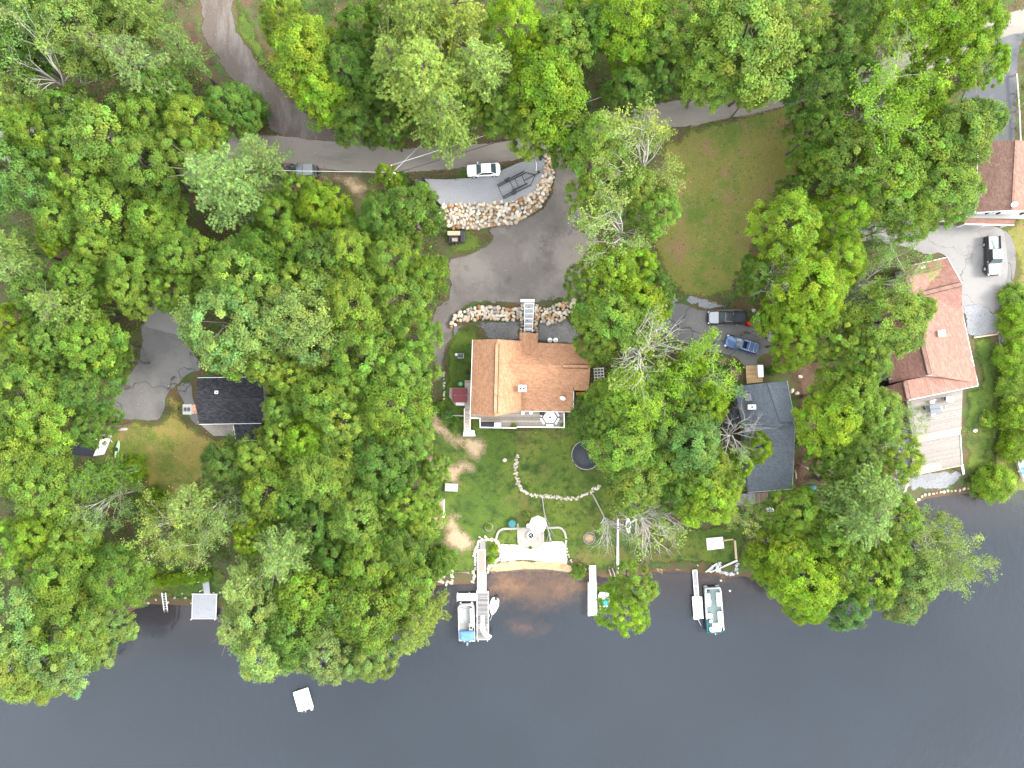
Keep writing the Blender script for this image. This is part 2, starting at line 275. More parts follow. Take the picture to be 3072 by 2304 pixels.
ZG = np.where(D > 0, land, bed)
for _ in range(2):
    Z2 = ZG.copy()
    Z2[1:-1, 1:-1] = (ZG[1:-1, 1:-1] * 4 + ZG[:-2, 1:-1] + ZG[2:, 1:-1] + ZG[1:-1, :-2] + ZG[1:-1, 2:]) / 8
    ZG = Z2
def grid(A, x, y):
    fx = min(max((x - GX[0]) / .75, 0), len(GX) - 1.001); fy = min(max((y - GY[0]) / .75, 0), len(GY) - 1.001)
    i, j = int(fx), int(fy); u, v = fx - i, fy - j
    return float(A[j, i] * (1 - u) * (1 - v) + A[j, i + 1] * u * (1 - v) + A[j + 1, i] * (1 - u) * v + A[j + 1, i + 1] * u * v)
def G(x, y): return grid(ZG, x, y)
def atz(px, py, z):                       # the point seen at a photo pixel, at height z above the lake
    k = (H - z) / H * S
    return Vector(((px - 1536) * k, (1152 - py) * k, z))
def at(px, py, dz=0.0):                   # ... at dz above the ground (or the lake surface)
    z = 0.0
    for _ in range(4):
        p = atz(px, py, z + dz); z = max(G(p.x, p.y), 0)
    return atz(px, py, z + dz)
def shift_pts(pts, sc, ox, oy): return [(ox + x * sc, oy + y * sc) for x, y in pts]

# ------------------------------------------------------------------ mesh and object helpers
class MB:
    def __init__(s): s.v, s.f, s.sm = [], [], []
    def add(s, v, f, smooth=False):
        o = len(s.v); s.v += [tuple(p) for p in v]; s.f += [tuple(i + o for i in q) for q in f]; s.sm += [smooth] * len(f); return s
    def box(s, c, d, rz=0, rx=0, ry=0):
        M_ = Matrix.Rotation(rz, 3, 'Z') @ Matrix.Rotation(ry, 3, 'Y') @ Matrix.Rotation(rx, 3, 'X')
        v = [M_ @ Vector((x * d[0] / 2, y * d[1] / 2, z * d[2] / 2)) + Vector(c) for z in (-1, 1) for x, y in ((-1, -1), (1, -1), (1, 1), (-1, 1))]
        return s.add(v, [(3, 2, 1, 0), (4, 5, 6, 7), (0, 1, 5, 4), (1, 2, 6, 5), (2, 3, 7, 6), (3, 0, 4, 7)])
    def prism(s, pts, z0, z1):            # pts: 2D outline
        a = sum(p[0] * q[1] - q[0] * p[1] for p, q in zip(pts, pts[1:] + pts[:1]))
        if a < 0: pts = pts[::-1]
        n = len(pts); v = [(x, y, z0) for x, y in pts] + [(x, y, z1) for x, y in pts]
        return s.add(v, [tuple(range(n - 1, -1, -1)), tuple(range(n, 2 * n))] + [(i, (i + 1) % n, n + (i + 1) % n, n + i) for i in range(n)])
    def slab(s, pts, th):                 # pts: 3D outline of the top face
        a = sum(p[0] * q[1] - q[0] * p[1] for p, q in zip(pts, pts[1:] + pts[:1]))
        if a < 0: pts = pts[::-1]
        n = len(pts); v = [tuple(p) for p in pts] + [(p[0], p[1], p[2] - th) for p in pts]
        return s.add(v, [tuple(range(n)), tuple(range(2 * n - 1, n - 1, -1))] + [(n + i, n + (i + 1) % n, (i + 1) % n, i) for i in range(n)])
    def tube(s, path, r, n=8, cap=True):
        path = [Vector(p) for p in path]; r = r if isinstance(r, (list, tuple)) else [r] * len(path)
        v, f = [], []; up0 = None
        for i, p in enumerate(path):
            d = (path[min(i + 1, len(path) - 1)] - path[max(i - 1, 0)]).normalized()
            a = d.cross(Vector((0, 0, 1)) if abs(d.z) < .95 else Vector((1, 0, 0))).normalized()
            if up0 is not None and a.dot(up0) < 0: a = -a
            up0 = a; b = d.cross(a)
            v += [p + (a * math.cos(2 * math.pi * k / n) + b * math.sin(2 * math.pi * k / n)) * r[i] for k in range(n)]
        for i in range(len(path) - 1):
            f += [(i * n + k, i * n + (k + 1) % n, (i + 1) * n + (k + 1) % n, (i + 1) * n + k) for k in range(n)]
        if cap: f += [tuple(range(n - 1, -1, -1)), tuple(range((len(path) - 1) * n, len(path) * n))]
        return s.add(v, f, True)
    def bar(s, a, b, w, h=None):          # rectangular bar between two points
        a, b = Vector(a), Vector(b); h = h or w; d = (b - a).normalized()
        x = d.cross(Vector((0, 0, 1)) if abs(d.z) < .95 else Vector((1, 0, 0))).normalized(); y = x.cross(d)
        v = [p + x * i * w / 2 + y * j * h / 2 for p in (a, b) for i, j in ((-1, -1), (1, -1), (1, 1), (-1, 1))]
        return s.add(v, [(3, 2, 1, 0), (4, 5, 6, 7), (0, 1, 5, 4), (1, 2, 6, 5), (2, 3, 7, 6), (3, 0, 4, 7)])
    def lathe(s, prof, n=20, c=(0, 0, 0)):  # prof: (r, z) pairs
        v = [(c[0] + r * math.cos(2 * math.pi * k / n), c[1] + r * math.sin(2 * math.pi * k / n), c[2] + z) for r, z in prof for k in range(n)]
        f = [(i * n + k, i * n + (k + 1) % n, (i + 1) * n + (k + 1) % n, (i + 1) * n + k) for i in range(len(prof) - 1) for k in range(n)]
        f += [tuple(range(n - 1, -1, -1)), tuple(range((len(prof) - 1) * n, len(prof) * n))]
        return s.add(v, f, True)
    def rings(s, rings, smooth=True):     # stack of equal-length 3D loops, capped
        n = len(rings[0]); v = [p for r in rings for p in r]
        f = [(i * n + k, i * n + (k + 1) % n, (i + 1) * n + (k + 1) % n, (i + 1) * n + k) for i in range(len(rings) - 1) for k in range(n)]
        s.add(v, f, smooth); o = len(s.v) - len(v)
        s.f += [tuple(o + i for i in range(n - 1, -1, -1)), tuple(o + i for i in range((len(rings) - 1) * n, len(rings) * n))]; s.sm += [False, False]
        return s
    def mesh(s, name, m, at_=(0, 0, 0)):
        me = bpy.data.meshes.new(name); ax, ay, az = at_
        me.from_pydata([(x - ax, y - ay, z - az) for x, y, z in s.v], [], s.f); me.materials.append(m)
        me.polygons.foreach_set('use_smooth', s.sm); me.update(); return me
def link(name, me, parent=None, loc=(0, 0, 0), color=None, rz=0.0):
    o = bpy.data.objects.new(name, me); COL.objects.link(o); o.location = loc; o.rotation_euler = (0, 0, rz)
    if parent: o.parent = parent
    if color: o.color = (*color, 1)
    return o
def part(name, mb, m, parent, world=False, color=None, label=None):
    """one mesh object under its thing; world=True when mb holds world coordinates and the parents are unrotated"""
    a = (0, 0, 0)
    if world:
        p = parent; a = Vector((0, 0, 0))
        while p: a = a + Vector(p.location); p = p.parent
    o = link(name, mb.mesh(name, MT[m] if isinstance(m, str) else m, a), parent, color=color)
    if label: o['label'] = label
    return o
def tag(o, label, cat, group=None):
    o['label'] = label; o['category'] = cat
    if group: o['group'] = group
    return o
def thing(name, label, cat, loc=(0, 0, 0), rz=0.0, group=None):
    o = bpy.data.objects.new(name, None); COL.objects.link(o); o.location = loc; o.rotation_euler = (0, 0, rz); o.empty_display_size = .3
    return tag(o, label, cat, group)
def single(name, mb, m, label, cat, loc=(0, 0, 0), rz=0, group=None, color=None):
    return tag(link(name, mb.mesh(name, MT[m]), None, loc, color, rz), label, cat, group)

# ------------------------------------------------------------------ draped sheets
def smooth_poly(pts, n=5, jit=0.0, seed=1):
    r = random.Random(seed); out = []; N = len(pts)
    for i in range(N):
        p0, p1, p2, p3 = (pts[(i + k) % N] for k in (-1, 0, 1, 2))
        for k in range(n):
            t = k / n
            q = [.5 * (2 * p1[a] + (p2[a] - p0[a]) * t + (2 * p0[a] - 5 * p1[a] + 4 * p2[a] - p3[a]) * t * t + (3 * p1[a] - p0[a] - 3 * p2[a] + p3[a]) * t ** 3) for a in (0, 1)]
            out.append((q[0] + r.uniform(-jit, jit), q[1] + r.uniform(-jit, jit)))
    return out
def clip_half(poly, a, v, keep_lo):
    out = []
    for i in range(len(poly)):
        p, q = poly[i], poly[(i + 1) % len(poly)]
        ip = (p[a] <= v) if keep_lo else (p[a] >= v); iq = (q[a] <= v) if keep_lo else (q[a] >= v)
        if ip: out.append(p)
        if ip != iq:
            t = (v - p[a]) / (q[a] - p[a]); x = [p[0] + t * (q[0] - p[0]), p[1] + t * (q[1] - p[1])]; x[a] = v; out.append(tuple(x))
    return out
def ragged(P, amp, seed, step=.35):
    if amp <= 0: return P
    r = random.Random(seed); out = []; ph = [(r.uniform(.5, 4.5), r.uniform(0, 6.28), r.uniform(.5, 1)) for _ in range(7)]; s = 0
    for (x0, y0), (x1, y1) in zip(P, P[1:] + P[:1]):
        L = math.hypot(x1 - x0, y1 - y0); n = max(1, int(L / step)); nx_, ny_ = -(y1 - y0) / max(L, 1e-6), (x1 - x0) / max(L, 1e-6)
        for i in range(n):
            t = i / n; d = amp * (sum(w * math.sin(f * (s + t * L) + q) for f, q, w in ph) / 2.6 + r.uniform(-.45, .45))
            out.append((x0 + (x1 - x0) * t + nx_ * d, y0 + (y1 - y0) * t + ny_ * d))
        s += L
    return out
OPEN = []                                  # world outlines kept clear of undergrowth
def world_poly(px, n=5, jit=1.5, seed=1, smooth=True):
    p = smooth_poly(px, n, jit, seed) if smooth else px
    return [tuple(at(x, y)[:2]) for x, y in p]
def sheet(name, px, m, layer, n=5, jit=1.5, smooth=True, below=False, clear=True, cell=.75, rag=None):
    if rag is None: rag = {'lawn': .35, 'lawn_dry': .45, 'lawn_yellow': .4, 'soil': .5, 'mulch': .5, 'dirt': .3, 'shoulder': .3, 'drive': .22, 'gravel': .25, 'gravel_dark': .25, 'road': .1, 'asphalt_mid': .06, 'concrete': .03 if not smooth else .06, 'asphalt_dark': .06, 'beach': .08, 'wet_sand': .15, 'shallows': .4}.get(m, 0)
    if below: P = [w0(x, y) for x, y in (smooth_poly(px, n, jit, 3) if smooth else px)]
    else: P = world_poly(px, n, jit, hash(name) % 97 if False else len(name), smooth)
    if clear: OPEN.append(P)
    P = ragged(P, rag, len(name) * 7 + len(px))
    xs = [p[0] for p in P]; ys = [p[1] for p in P]
    v, f, idx = [], [], {}
    def vid(x, y):
        k = (round(x, 3), round(y, 3))
        if k not in idx:
            idx[k] = len(v); v.append((x, y, G(x, y) + .018 * layer))
        return idx[k]
    i0, i1 = math.floor((min(xs) - GX[0]) / cell), math.ceil((max(xs) - GX[0]) / cell)
    j0, j1 = math.floor((min(ys) - GY[0]) / cell), math.ceil((max(ys) - GY[0]) / cell)
    for i in range(i0, i1):
        xa, xb = GX[0] + i * cell, GX[0] + (i + 1) * cell
        col = clip_half(clip_half(P, 0, xa, False), 0, xb, True)
        if len(col) < 3: continue
        cy = [p[1] for p in col]
        for j in range(max(j0, math.floor((min(cy) - GY[0]) / cell)), min(j1, math.ceil((max(cy) - GY[0]) / cell))):
            ya, yb = GY[0] + j * cell, GY[0] + (j + 1) * cell
            q = clip_half(clip_half(col, 1, ya, False), 1, yb, True)
            if len(q) < 3: continue
            a = sum(p[0] * r[1] - r[0] * p[1] for p, r in zip(q, q[1:] + q[:1]))
            if abs(a) < 1e-4: continue
            ids = [vid(*p) for p in (q if a > 0 else q[::-1])]
            ids = [k for n_, k in enumerate(ids) if k != ids[n_ - 1]]
            if len(set(ids)) == len(ids) and len(ids) >= 3: f.append(ids)
    me = bpy.data.meshes.new(name); me.from_pydata(v, [], f); me.materials.append(MT[m]); me.validate(); me.update()
    va = np.array([q[:2] for q in (tuple(w.co) for w in me.vertices)]); dd, _ = seg_dist(va[:, 0], va[:, 1], P)
    at_ = me.attributes.new('edge', 'FLOAT', 'POINT'); at_.data.foreach_set('value', dd.astype(np.float32))
    o = link(name, me); o['kind'] = 'structure'
    return o
def inside(x, y, poly):
    c = False
    for (x0, y0), (x1, y1) in zip(poly, poly[1:] + poly[:1]):
        if (y0 > y) != (y1 > y) and x < (x1 - x0) * (y - y0) / (y1 - y0) + x0: c = not c
    return c

# ------------------------------------------------------------------ ground, lake
gx = np.concatenate([[-2500, -900, -350], GX, [350, 900, 2500]]); gy = np.concatenate([[-2500, -900, -300], GY, [300, 900, 2500]])
zz = np.pad(ZG, 3, mode='edge'); gxx, gyy = np.meshgrid(gx, gy)
vv = np.stack([gxx, gyy, zz], -1).reshape(-1, 3); nx, ny = len(gx), len(gy)
ii, jj = np.meshgrid(np.arange(nx - 1), np.arange(ny - 1)); k0 = (jj * nx + ii).ravel()
ff = np.stack([k0, k0 + 1, k0 + 1 + nx, k0 + nx], 1)
def np_mesh(name, v, f, m, smooth=True, tint=None):
    me = bpy.data.meshes.new(name); nv, nf, k = len(v), len(f), f.shape[1]
    me.vertices.add(nv); me.vertices.foreach_set('co', v.astype(np.float32).ravel())
    me.loops.add(nf * k); me.loops.foreach_set('vertex_index', f.astype(np.int32).ravel())
    me.polygons.add(nf); me.polygons.foreach_set('loop_start', np.arange(0, nf * k, k, dtype=np.int32))
    me.update(calc_edges=True)
    me.polygons.foreach_set('use_smooth', np.full(nf, smooth)); me.materials.append(m)
    if tint is not None:
        a = me.attributes.new('tint', 'FLOAT_COLOR', 'POINT'); a.data.foreach_set('color', tint.astype(np.float32).ravel())
    return me
link('ground', np_mesh('ground', vv, ff, MT['ground']))['kind'] = 'structure'
lw = bpy.data.meshes.new('lake'); lw.from_pydata([(-2500, -2500, 0), (2500, -2500, 0), (2500, 60, 0), (-2500, 60, 0)], [], [(0, 1, 2, 3)]); lw.materials.append(MT['water'])
# the lake surface ends under the banks
lw.clear_geometry(); P = [(x, y) for x, y in LAKE]
Pw = [(max(min(x, 2500), -2500), max(min(y, 600), -2500)) for x, y in P]
def grow(poly, d):
    out = []; N = len(poly)
    for i in range(N):
        a, b, c = Vector(poly[i - 1]), Vector(poly[i]), Vector(poly[(i + 1) % N])
        n1 = Vector(((b - a).y, -(b - a).x)).normalized(); n2 = Vector(((c - b).y, -(c - b).x)).normalized()
        out.append(tuple(b + (n1 + n2).normalized() * d))
    return out
ar = sum(p[0] * q[1] - q[0] * p[1] for p, q in zip(Pw, Pw[1:] + Pw[:1]))
Pw = grow(Pw, 1.2 if ar > 0 else -1.2)
bm = bmesh.new(); fc = bm.faces.new([bm.verts.new((x, y, 0)) for x, y in Pw])
if fc.calc_area() and fc.normal.z < 0: fc.normal_flip()
bmesh.ops.triangulate(bm, faces=[fc]); bmesh.ops.recalc_face_normals(bm, faces=bm.faces)
for q in bm.faces:
    q.normal_update()
    if q.normal.z < 0: q.normal_flip()
bm.to_mesh(lw); bm.free(); lw.materials.clear(); lw.materials.append(MT['water'])
link('lake', lw)['kind'] = 'structure'

# ------------------------------------------------------------------ lawns, beds, roads
T5 = lambda pts: shift_pts(pts, 1 / 2.16, 1024, 768)
T6 = lambda pts: shift_pts(pts, 1 / 2.16, 2048, 768)
T3 = lambda pts: shift_pts(pts, 1 / 2.16, 2048, 0)
T4 = lambda pts: shift_pts(pts, 1 / 2.16, 0, 768)
T1 = lambda pts: shift_pts(pts, 1 / 2.16, 0, 0)
T2 = lambda pts: shift_pts(pts, 1 / 2.16, 1024, 0)
Z1 = lambda pts: shift_pts(pts, .2351, 1300, 880)
Z2_ = lambda pts: shift_pts(pts, .2351, 1280, 1500)
Z3_ = lambda pts: shift_pts(pts, .2351, 1760, 1440)
Z4 = lambda pts: shift_pts(pts, .2351, 1180, 440)
Z5 = lambda pts: shift_pts(pts, .1989, 1980, 880)
Z6 = lambda pts: shift_pts(pts, .23146, 2560, 720)
Z7 = lambda pts: shift_pts(pts, .23146, 2560, 1090)
sheet('lawn', [(1345, 1000), (1400, 965), (1450, 975), (1450, 1020), (1480, 1260), (1700, 1250), (1790, 1190), (1900, 1300), (1960, 1500), (2080, 1570), (2240, 1560), (2228, 1690), (2130, 1702), (1970, 1700), (1805, 1714), (1745, 1714),
    (1716, 1695), (1600, 1680), (1462, 1690), (1440, 1722), (1362, 1730), (1300, 1720), (1270, 1600), (1275, 1450), (1290, 1290), (1325, 1130)], 'lawn', 1)
sheet('dry_lawn', T3([(-60, 850), (120, 790), (350, 720), (560, 665), (740, 610), (840, 740), (830, 1100), (790, 1380), (540, 1520), (430, 1780), (240, 1960), (20, 1950), (-170, 1760), (-220, 1400), (-180, 1050), (-120, 900)]), 'lawn_dry', 1)
sheet('cottage_lawn', T4([(790, 1045), (1040, 1060), (1080, 880), (1140, 840), (1180, 920), (1230, 1070), (1380, 1160), (1540, 1180), (1600, 1280), (1300, 1480), (1150, 1650), (930, 1640), (900, 1400), (720, 1340), (640, 1180)]), 'lawn_yellow', 1)
sheet('side_lawn', Z7([(1400, 280), (1620, 260), (1560, -60), (1500, -300), (1700, -380), (1900, -250), (1990, 100), (1960, 800), (1890, 1200), (1870, 1400), (1600, 1560), (1440, 1600), (1380, 1480), (1430, 1300), (1395, 950), (1420, 500)]), 'lawn', 1)
sheet('bank_grass', [(400, 1700), (640, 1690), (700, 1760), (660, 1806), (580, 1808), (436, 1802), (400, 1760)], 'lawn', 1)
sheet('verge_grass', T1([(1500, 0), (1620, 60), (1900, 650), (2100, 830), (2212, 860), (2100, 880), (1960, 760), (1850, 640), (1740, 540), (1640, 400), (1530, 240)]), 'lawn', 1)
sheet('driveway_grass', Z4([(690, 1010), (1100, 1040), (1240, 1060), (1180, 1200), (1230, 1290), (1050, 1420), (800, 1430), (660, 1400)]), 'lawn_dry', 2)
sheet('east_bank', [(2990, 700), (3110, 690), (3110, 1480), (2960, 1470), (2970, 1250), (2990, 1080), (3020, 1000), (3035, 800)], 'lawn_dry', 1)
sheet('leaf_mulch', Z5([(1500, 900), (1720, 880), (2100, 850), (2500, 1100), (2500, 2500), (2150, 3200), (1900, 3150), (1980, 1900), (1930, 1320), (1550, 1330), (1400, 1080)]), 'mulch', 1)
sheet('front_bed', Z5([(330, 740), (700, 860), (1070, 930), (1180, 1000), (1280, 1100), (1300, 1370), (1100, 1380), (800, 1200), (500, 1050), (300, 900)]), 'soil', 1)
sheet('track_bank', T1([(1130, 80), (1290, 60), (1340, 250), (1430, 390), (1560, 580), (1700, 760), (1640, 720), (1420, 560), (1250, 400), (1170, 230)]), 'mulch', 1)
sheet('dirt_path', T5([(535, 990), (640, 985), (700, 1075), (745, 1130), (870, 1150), (965, 1185), (968, 1300), (910, 1355), (820, 1335), (770, 1290), (690, 1260), (615, 1180), (555, 1100)]), 'soil', 3)
sheet('bare_patch', T5([(500, 1270), (610, 1260), (700, 1300), (830, 1290), (900, 1320), (880, 1430), (790, 1440), (830, 1480), (770, 1540), (660, 1470), (590, 1410), (490, 1420)]), 'soil', 2, jit=3)
sheet('bare_strip', Z2_([(200, 190), (310, 110), (440, 110), (480, 290), (590, 400), (690, 490), (640, 660), (450, 780), (280, 680), (110, 600), (170, 420)]), 'soil', 2, jit=3)
sheet('grass_seed_strip', Z3_([(560, 620), (700, 480), (1000, 330), (1060, 470), (900, 600), (840, 800), (830, 1050), (720, 1080), (640, 900)]), 'soil', 2, jit=3)
sheet('verge_dirt', [(940, 506), (1000, 505), (1050, 508), (1100, 514), (1110, 580), (1080, 620), (1060, 600), (1000, 560), (940, 552)], 'soil', 3, jit=1)
ROAD = [(-120, 430, 52), (400, 445, 48), (800, 447, 44), (920, 459, 44), (1024, 470, 46), (1140, 480, 42), (1240, 480, 39), (1330, 474, 37), (1420, 467, 36), (1520, 454, 33), (1600, 438, 36), (1700, 412, 38), (1800, 384, 36), (1900, 357, 37), (2048, 340, 44), (2150, 322, 42), (2280, 298, 40), (2400, 272, 38), (2650, 215, 38), (2850, 150, 40), (2990, 92, 40), (3072, 62, 38), (3300, -20, 38)]
def strip(c, dw=0):
    L, R = [], []
    for i, (x, y, w) in enumerate(c):
        a, b = c[max(i - 1, 0)], c[min(i + 1, len(c) - 1)]; d = math.hypot(b[0] - a[0], b[1] - a[1]); nx_, ny_ = -(b[1] - a[1]) / d, (b[0] - a[0]) / d
        L.append((x + nx_ * (w + dw), y + ny_ * (w + dw))); R.append((x - nx_ * (w + dw), y - ny_ * (w + dw)))
    return L + R[::-1]
sheet('road_shoulder', strip(ROAD, 9), 'shoulder', 2, jit=3)
sheet('dirt_track', T1([(1280, -60), (1510, -60), (1515, 60), (1555, 220), (1665, 365), (1785, 540), (1895, 630), (2010, 735), (2130, 815), (2370, 880), (2560, 930), (2300, 975), (1990, 975), (1810, 895), (1665, 755), (1535, 585), (1395, 385), (1315, 240), (1295, 80)]), 'dirt', 3)
sheet('road', strip(ROAD), 'road', 4, jit=.8)
sheet('driveway', [(1655, 462), (1740, 440), (1745, 560), (1790, 680), (1820, 800), (1790, 900), (1740, 925), (1700, 900), (1600, 915), (1420, 915), (1372, 945), (1362, 985), (1352, 1030), (1336, 1075), (1330, 1135), (1312, 1180), (1296, 1180), (1300, 1080), (1280, 1000), (1300, 930), (1345, 880),
    (1340, 780), (1400, 760), (1470, 720), (1460, 685), (1510, 668), (1590, 645), (1640, 600), (1658, 532)], 'drive', 5)
sheet('sealed_driveway', [(2885, 300), (2960, 180), (2990, 122), (3075, 100), (3058, 140), (3052, 190), (3047, 265), (3044, 385), (3036, 425), (2960, 440), (2930, 430), (2900, 400)], 'asphalt_dark', 5, jit=.5)
sheet('cottage_driveway', T4([(930, 440), (1170, 510), (1250, 620), (1310, 720), (1230, 760), (1140, 842), (1080, 900), (1040, 1050), (900, 1060), (780, 1050), (700, 980), (740, 870), (880, 720), (925, 560)]), 'asphalt_mid', 4)
sheet('concrete_apron', T4([(965, 330), (1240, 340), (1250, 460), (1170, 515), (935, 458)]), 'concrete', 5, smooth=False)
sheet('cottage_walk', T4([(1150, 850), (1230, 820), (1250, 900), (1275, 1000), (1290, 1090), (1240, 1060), (1190, 940)]), 'asphalt_mid', 4, n=3, jit=.3)
sheet('cottage_patio', T4([(1275, 1070), (1520, 1085), (1515, 1165), (1385, 1165)]), 'slab', 5, smooth=False)
sheet('gravel_strip', Z5([(100, 60), (500, 20), (820, 90), (1060, 200), (1060, 250), (650, 240), (400, 150), (150, 160)]), 'gravel', 3, jit=2)
sheet('parking_area', Z5([(-100, 60), (60, 140), (330, 160), (620, 260), (900, 250), (1250, 255), (1300, 420), (1500, 480), (1580, 650), (1740, 820), (1740, 895), (1560, 915), (1470, 1000), (1450, 1095), (1270, 1095), (1180, 990), (1060, 935), (700, 865), (350, 745), (100, 700), (-150, 500)]), 'asphalt_mid', 4, jit=.6)
sheet('pale_driveway', [(2560, 690), (2660, 668), (2720, 665), (2850, 677), (2985, 680), (3035, 730), (3042, 800), (3030, 860), (3012, 960), (3008, 1035), (2998, 1035), (2985, 955), (2950, 925), (2890, 940), (2880, 850), (2830, 765), (2780, 762), (2690, 735), (2560, 720)], 'concrete', 4, jit=.6)
sheet('driveway_edge', [(3012, 690), (3040, 730), (3046, 800), (3034, 860), (3016, 960), (3012, 1036), (3002, 1036), (3001, 960), (3016, 860), (3024, 800), (3018, 730)], 'asphalt_mid', 5, jit=.4)
sheet('gravel_bed', Z6([(1400, 860), (1530, 800), (1740, 850), (1800, 920), (1920, 1020), (1920, 1140), (1850, 1225), (1560, 1265), (1480, 1255)]), 'gravel', 5, n=3, jit=.8)
sheet('slope_gravel', [(1355, 962), (1400, 962), (1560, 958), (1562, 1000), (1610, 1000), (1610, 960), (1700, 950), (1740, 990), (1770, 1040), (1700, 1036), (1560, 1026), (1470, 1022), (1440, 985), (1390, 980), (1362, 1012)], 'gravel_dark', 3)
sheet('path_gravel', [(2700, 1290), (2740, 1300), (2740, 1440), (2715, 1490), (2690, 1530), (2680, 1430)], 'gravel', 2)
sheet('yard_gravel', Z7([(760, 1440), (1000, 1400), (1380, 1380), (1370, 1580), (1100, 1640), (860, 1640), (720, 1650)]), 'gravel', 2, jit=4)
sheet('beach', Z2_([(930, 560), (1160, 558), (1500, 532), (1765, 532), (1800, 740), (1850, 830), (1500, 800), (1200, 770), (960, 800), (880, 850), (950, 720)]), 'beach', 3, n=4, jit=.8)
sheet('wet_beach', Z2_([(880, 800), (1000, 765), (1200, 760), (1450, 765), (1700, 775), (1850, 810), (1870, 950), (1500, 945), (1200, 940), (790, 940)]), 'wet_sand', 4, n=4, jit=1.2)
sheet('shore_mud', Z3_([(850, 1120), (1000, 1120), (1330, 1120), (1560, 1150), (1560, 1200), (1300, 1190), (1000, 1200), (840, 1200)]), 'wet_sand', 3, jit=1)
sheet('sandy_shallows', [(1385, 1770), (1420, 1725), (1450, 1668), (1560, 1660), (1720, 1664), (1790, 1695), (1960, 1690), (2120, 1700), (2240, 1725), (2240, 1770), (2100, 1765), (1960, 1760), (1850, 1790), (1760, 1830), (1680, 1880), (1560, 1900), (1470, 1850), (1400, 1800)], 'shallows', 1.2, below=True, clear=False)
sheet('sand_bar', [(1490, 1850), (1560, 1825), (1640, 1840), (1690, 1880), (1650, 1940), (1570, 1950), (1500, 1920)], 'sand_bar', 1.5, below=True, clear=False)

# ------------------------------------------------------------------ trees: prototypes
def nrm(a): return a / np.maximum(np.linalg.norm(a, axis=1, keepdims=True), 1e-9)
def rand_dir(r, n): return nrm(r.normal(size=(n, 3)))
def leaf_quads(r, P, N, L, Wd, tint, T=None):
    n = len(P); N = nrm(N)
    T = rand_dir(r, n) if T is None else T + r.normal(size=(n, 3)) * .25
    T = nrm(T - N * (T * N).sum(1, keepdims=True)); B = np.cross(N, T)
    L = np.asarray(L).reshape(-1, 1); Wd = np.asarray(Wd).reshape(-1, 1)
    droop = N * L * .14
    V = np.stack([P - T * L * .5 - droop, P + B * Wd * .5, P + T * L * .5 - droop, P - B * Wd * .5], 1).reshape(-1, 3)
    F = np.arange(4 * n).reshape(-1, 4)
    return V, F, np.repeat(tint, 4, axis=0)
def tints(r, ncl, cid, amp=.23, leaf=.09, hue=.10):
    base = np.exp(r.normal(0, amp, ncl)); h = r.normal(0, hue, ncl)
    t = base[cid] * np.exp(r.normal(0, leaf, len(cid)))
    return np.stack([t * (1 + h[cid]), t, t * (1 - h[cid] * .8), np.ones_like(t)], 1)
def broadleaf(seed, R, Hc, z0, nl=11, per=24, nleaf=112, rc=(.42, .8), leaf=.215, gap=.22):
    """crown of lobes, each lobe a spray of leaf rosettes"""
    r = np.random.default_rng(seed); cl, rad, out = [], [], []
    lob = [np.array([0, 0, Hc * .45])]; lr = [R * .5]
    for i in range(nl):
        a = i * 2.39996 + r.uniform(-.4, .4); q = math.sqrt((i + .7) / nl)
        lob.append(np.array([math.cos(a) * R * .66 * q, math.sin(a) * R * .66 * q, Hc * (.35 - .75 * q * q) + r.uniform(-.25, .25) * Hc])); lr.append(R * r.uniform(.27, .43))
    for i in range(int(nl * .7)):
        a = r.uniform(0, 6.28); lob.append(np.array([math.cos(a) * R * r.uniform(.6, .78), math.sin(a) * R * r.uniform(.6, .78), -Hc * r.uniform(.2, .6)])); lr.append(R * r.uniform(.22, .34))
    lob = np.array(lob); lr = np.array(lr)
    for c, q in zip(lob, lr):
        m = max(6, int(per * (q / (R * .4)) ** 2 * (R / 4.5) ** 1.2)); d = rand_dir(r, m * 2); d = d[d[:, 2] > -.3][:m]
        p = c + d * q * np.array([1, 1, .85]) * r.uniform(.86, 1.12, (len(d), 1))
        dist = np.linalg.norm(p[:, None] - lob[None], axis=2) / lr[None]
        ok = (dist < 1 - gap).sum(1) == 0
        cl.append(p[ok]); out.append(d[ok])
    cl = np.concatenate(cl); out = np.concatenate(out); nc = len(cl); rad = r.uniform(rc[0], rc[1], nc)
    cid = np.repeat(np.arange(nc), nleaf); d = rand_dir(r, nc * nleaf); d[:, 2] = np.abs(d[:, 2]) * 1.1 - .35; d = nrm(d)
    P = cl[cid] + d * (rad[cid] * r.uniform(.35, 1.08, len(cid)))[:, None] * np.array([1, 1, .7])
    N = d * .75 + out[cid] * .3 + np.array([0, 0, .55]) + r.normal(size=P.shape) * .33
    L = leaf * r.uniform(.7, 1.3, len(cid))
    V, F, t = leaf_quads(r, P, N, L, L * .72, tints(r, nc, cid))
    V[:, 2] += z0 + Hc * .55
    return V, F, t
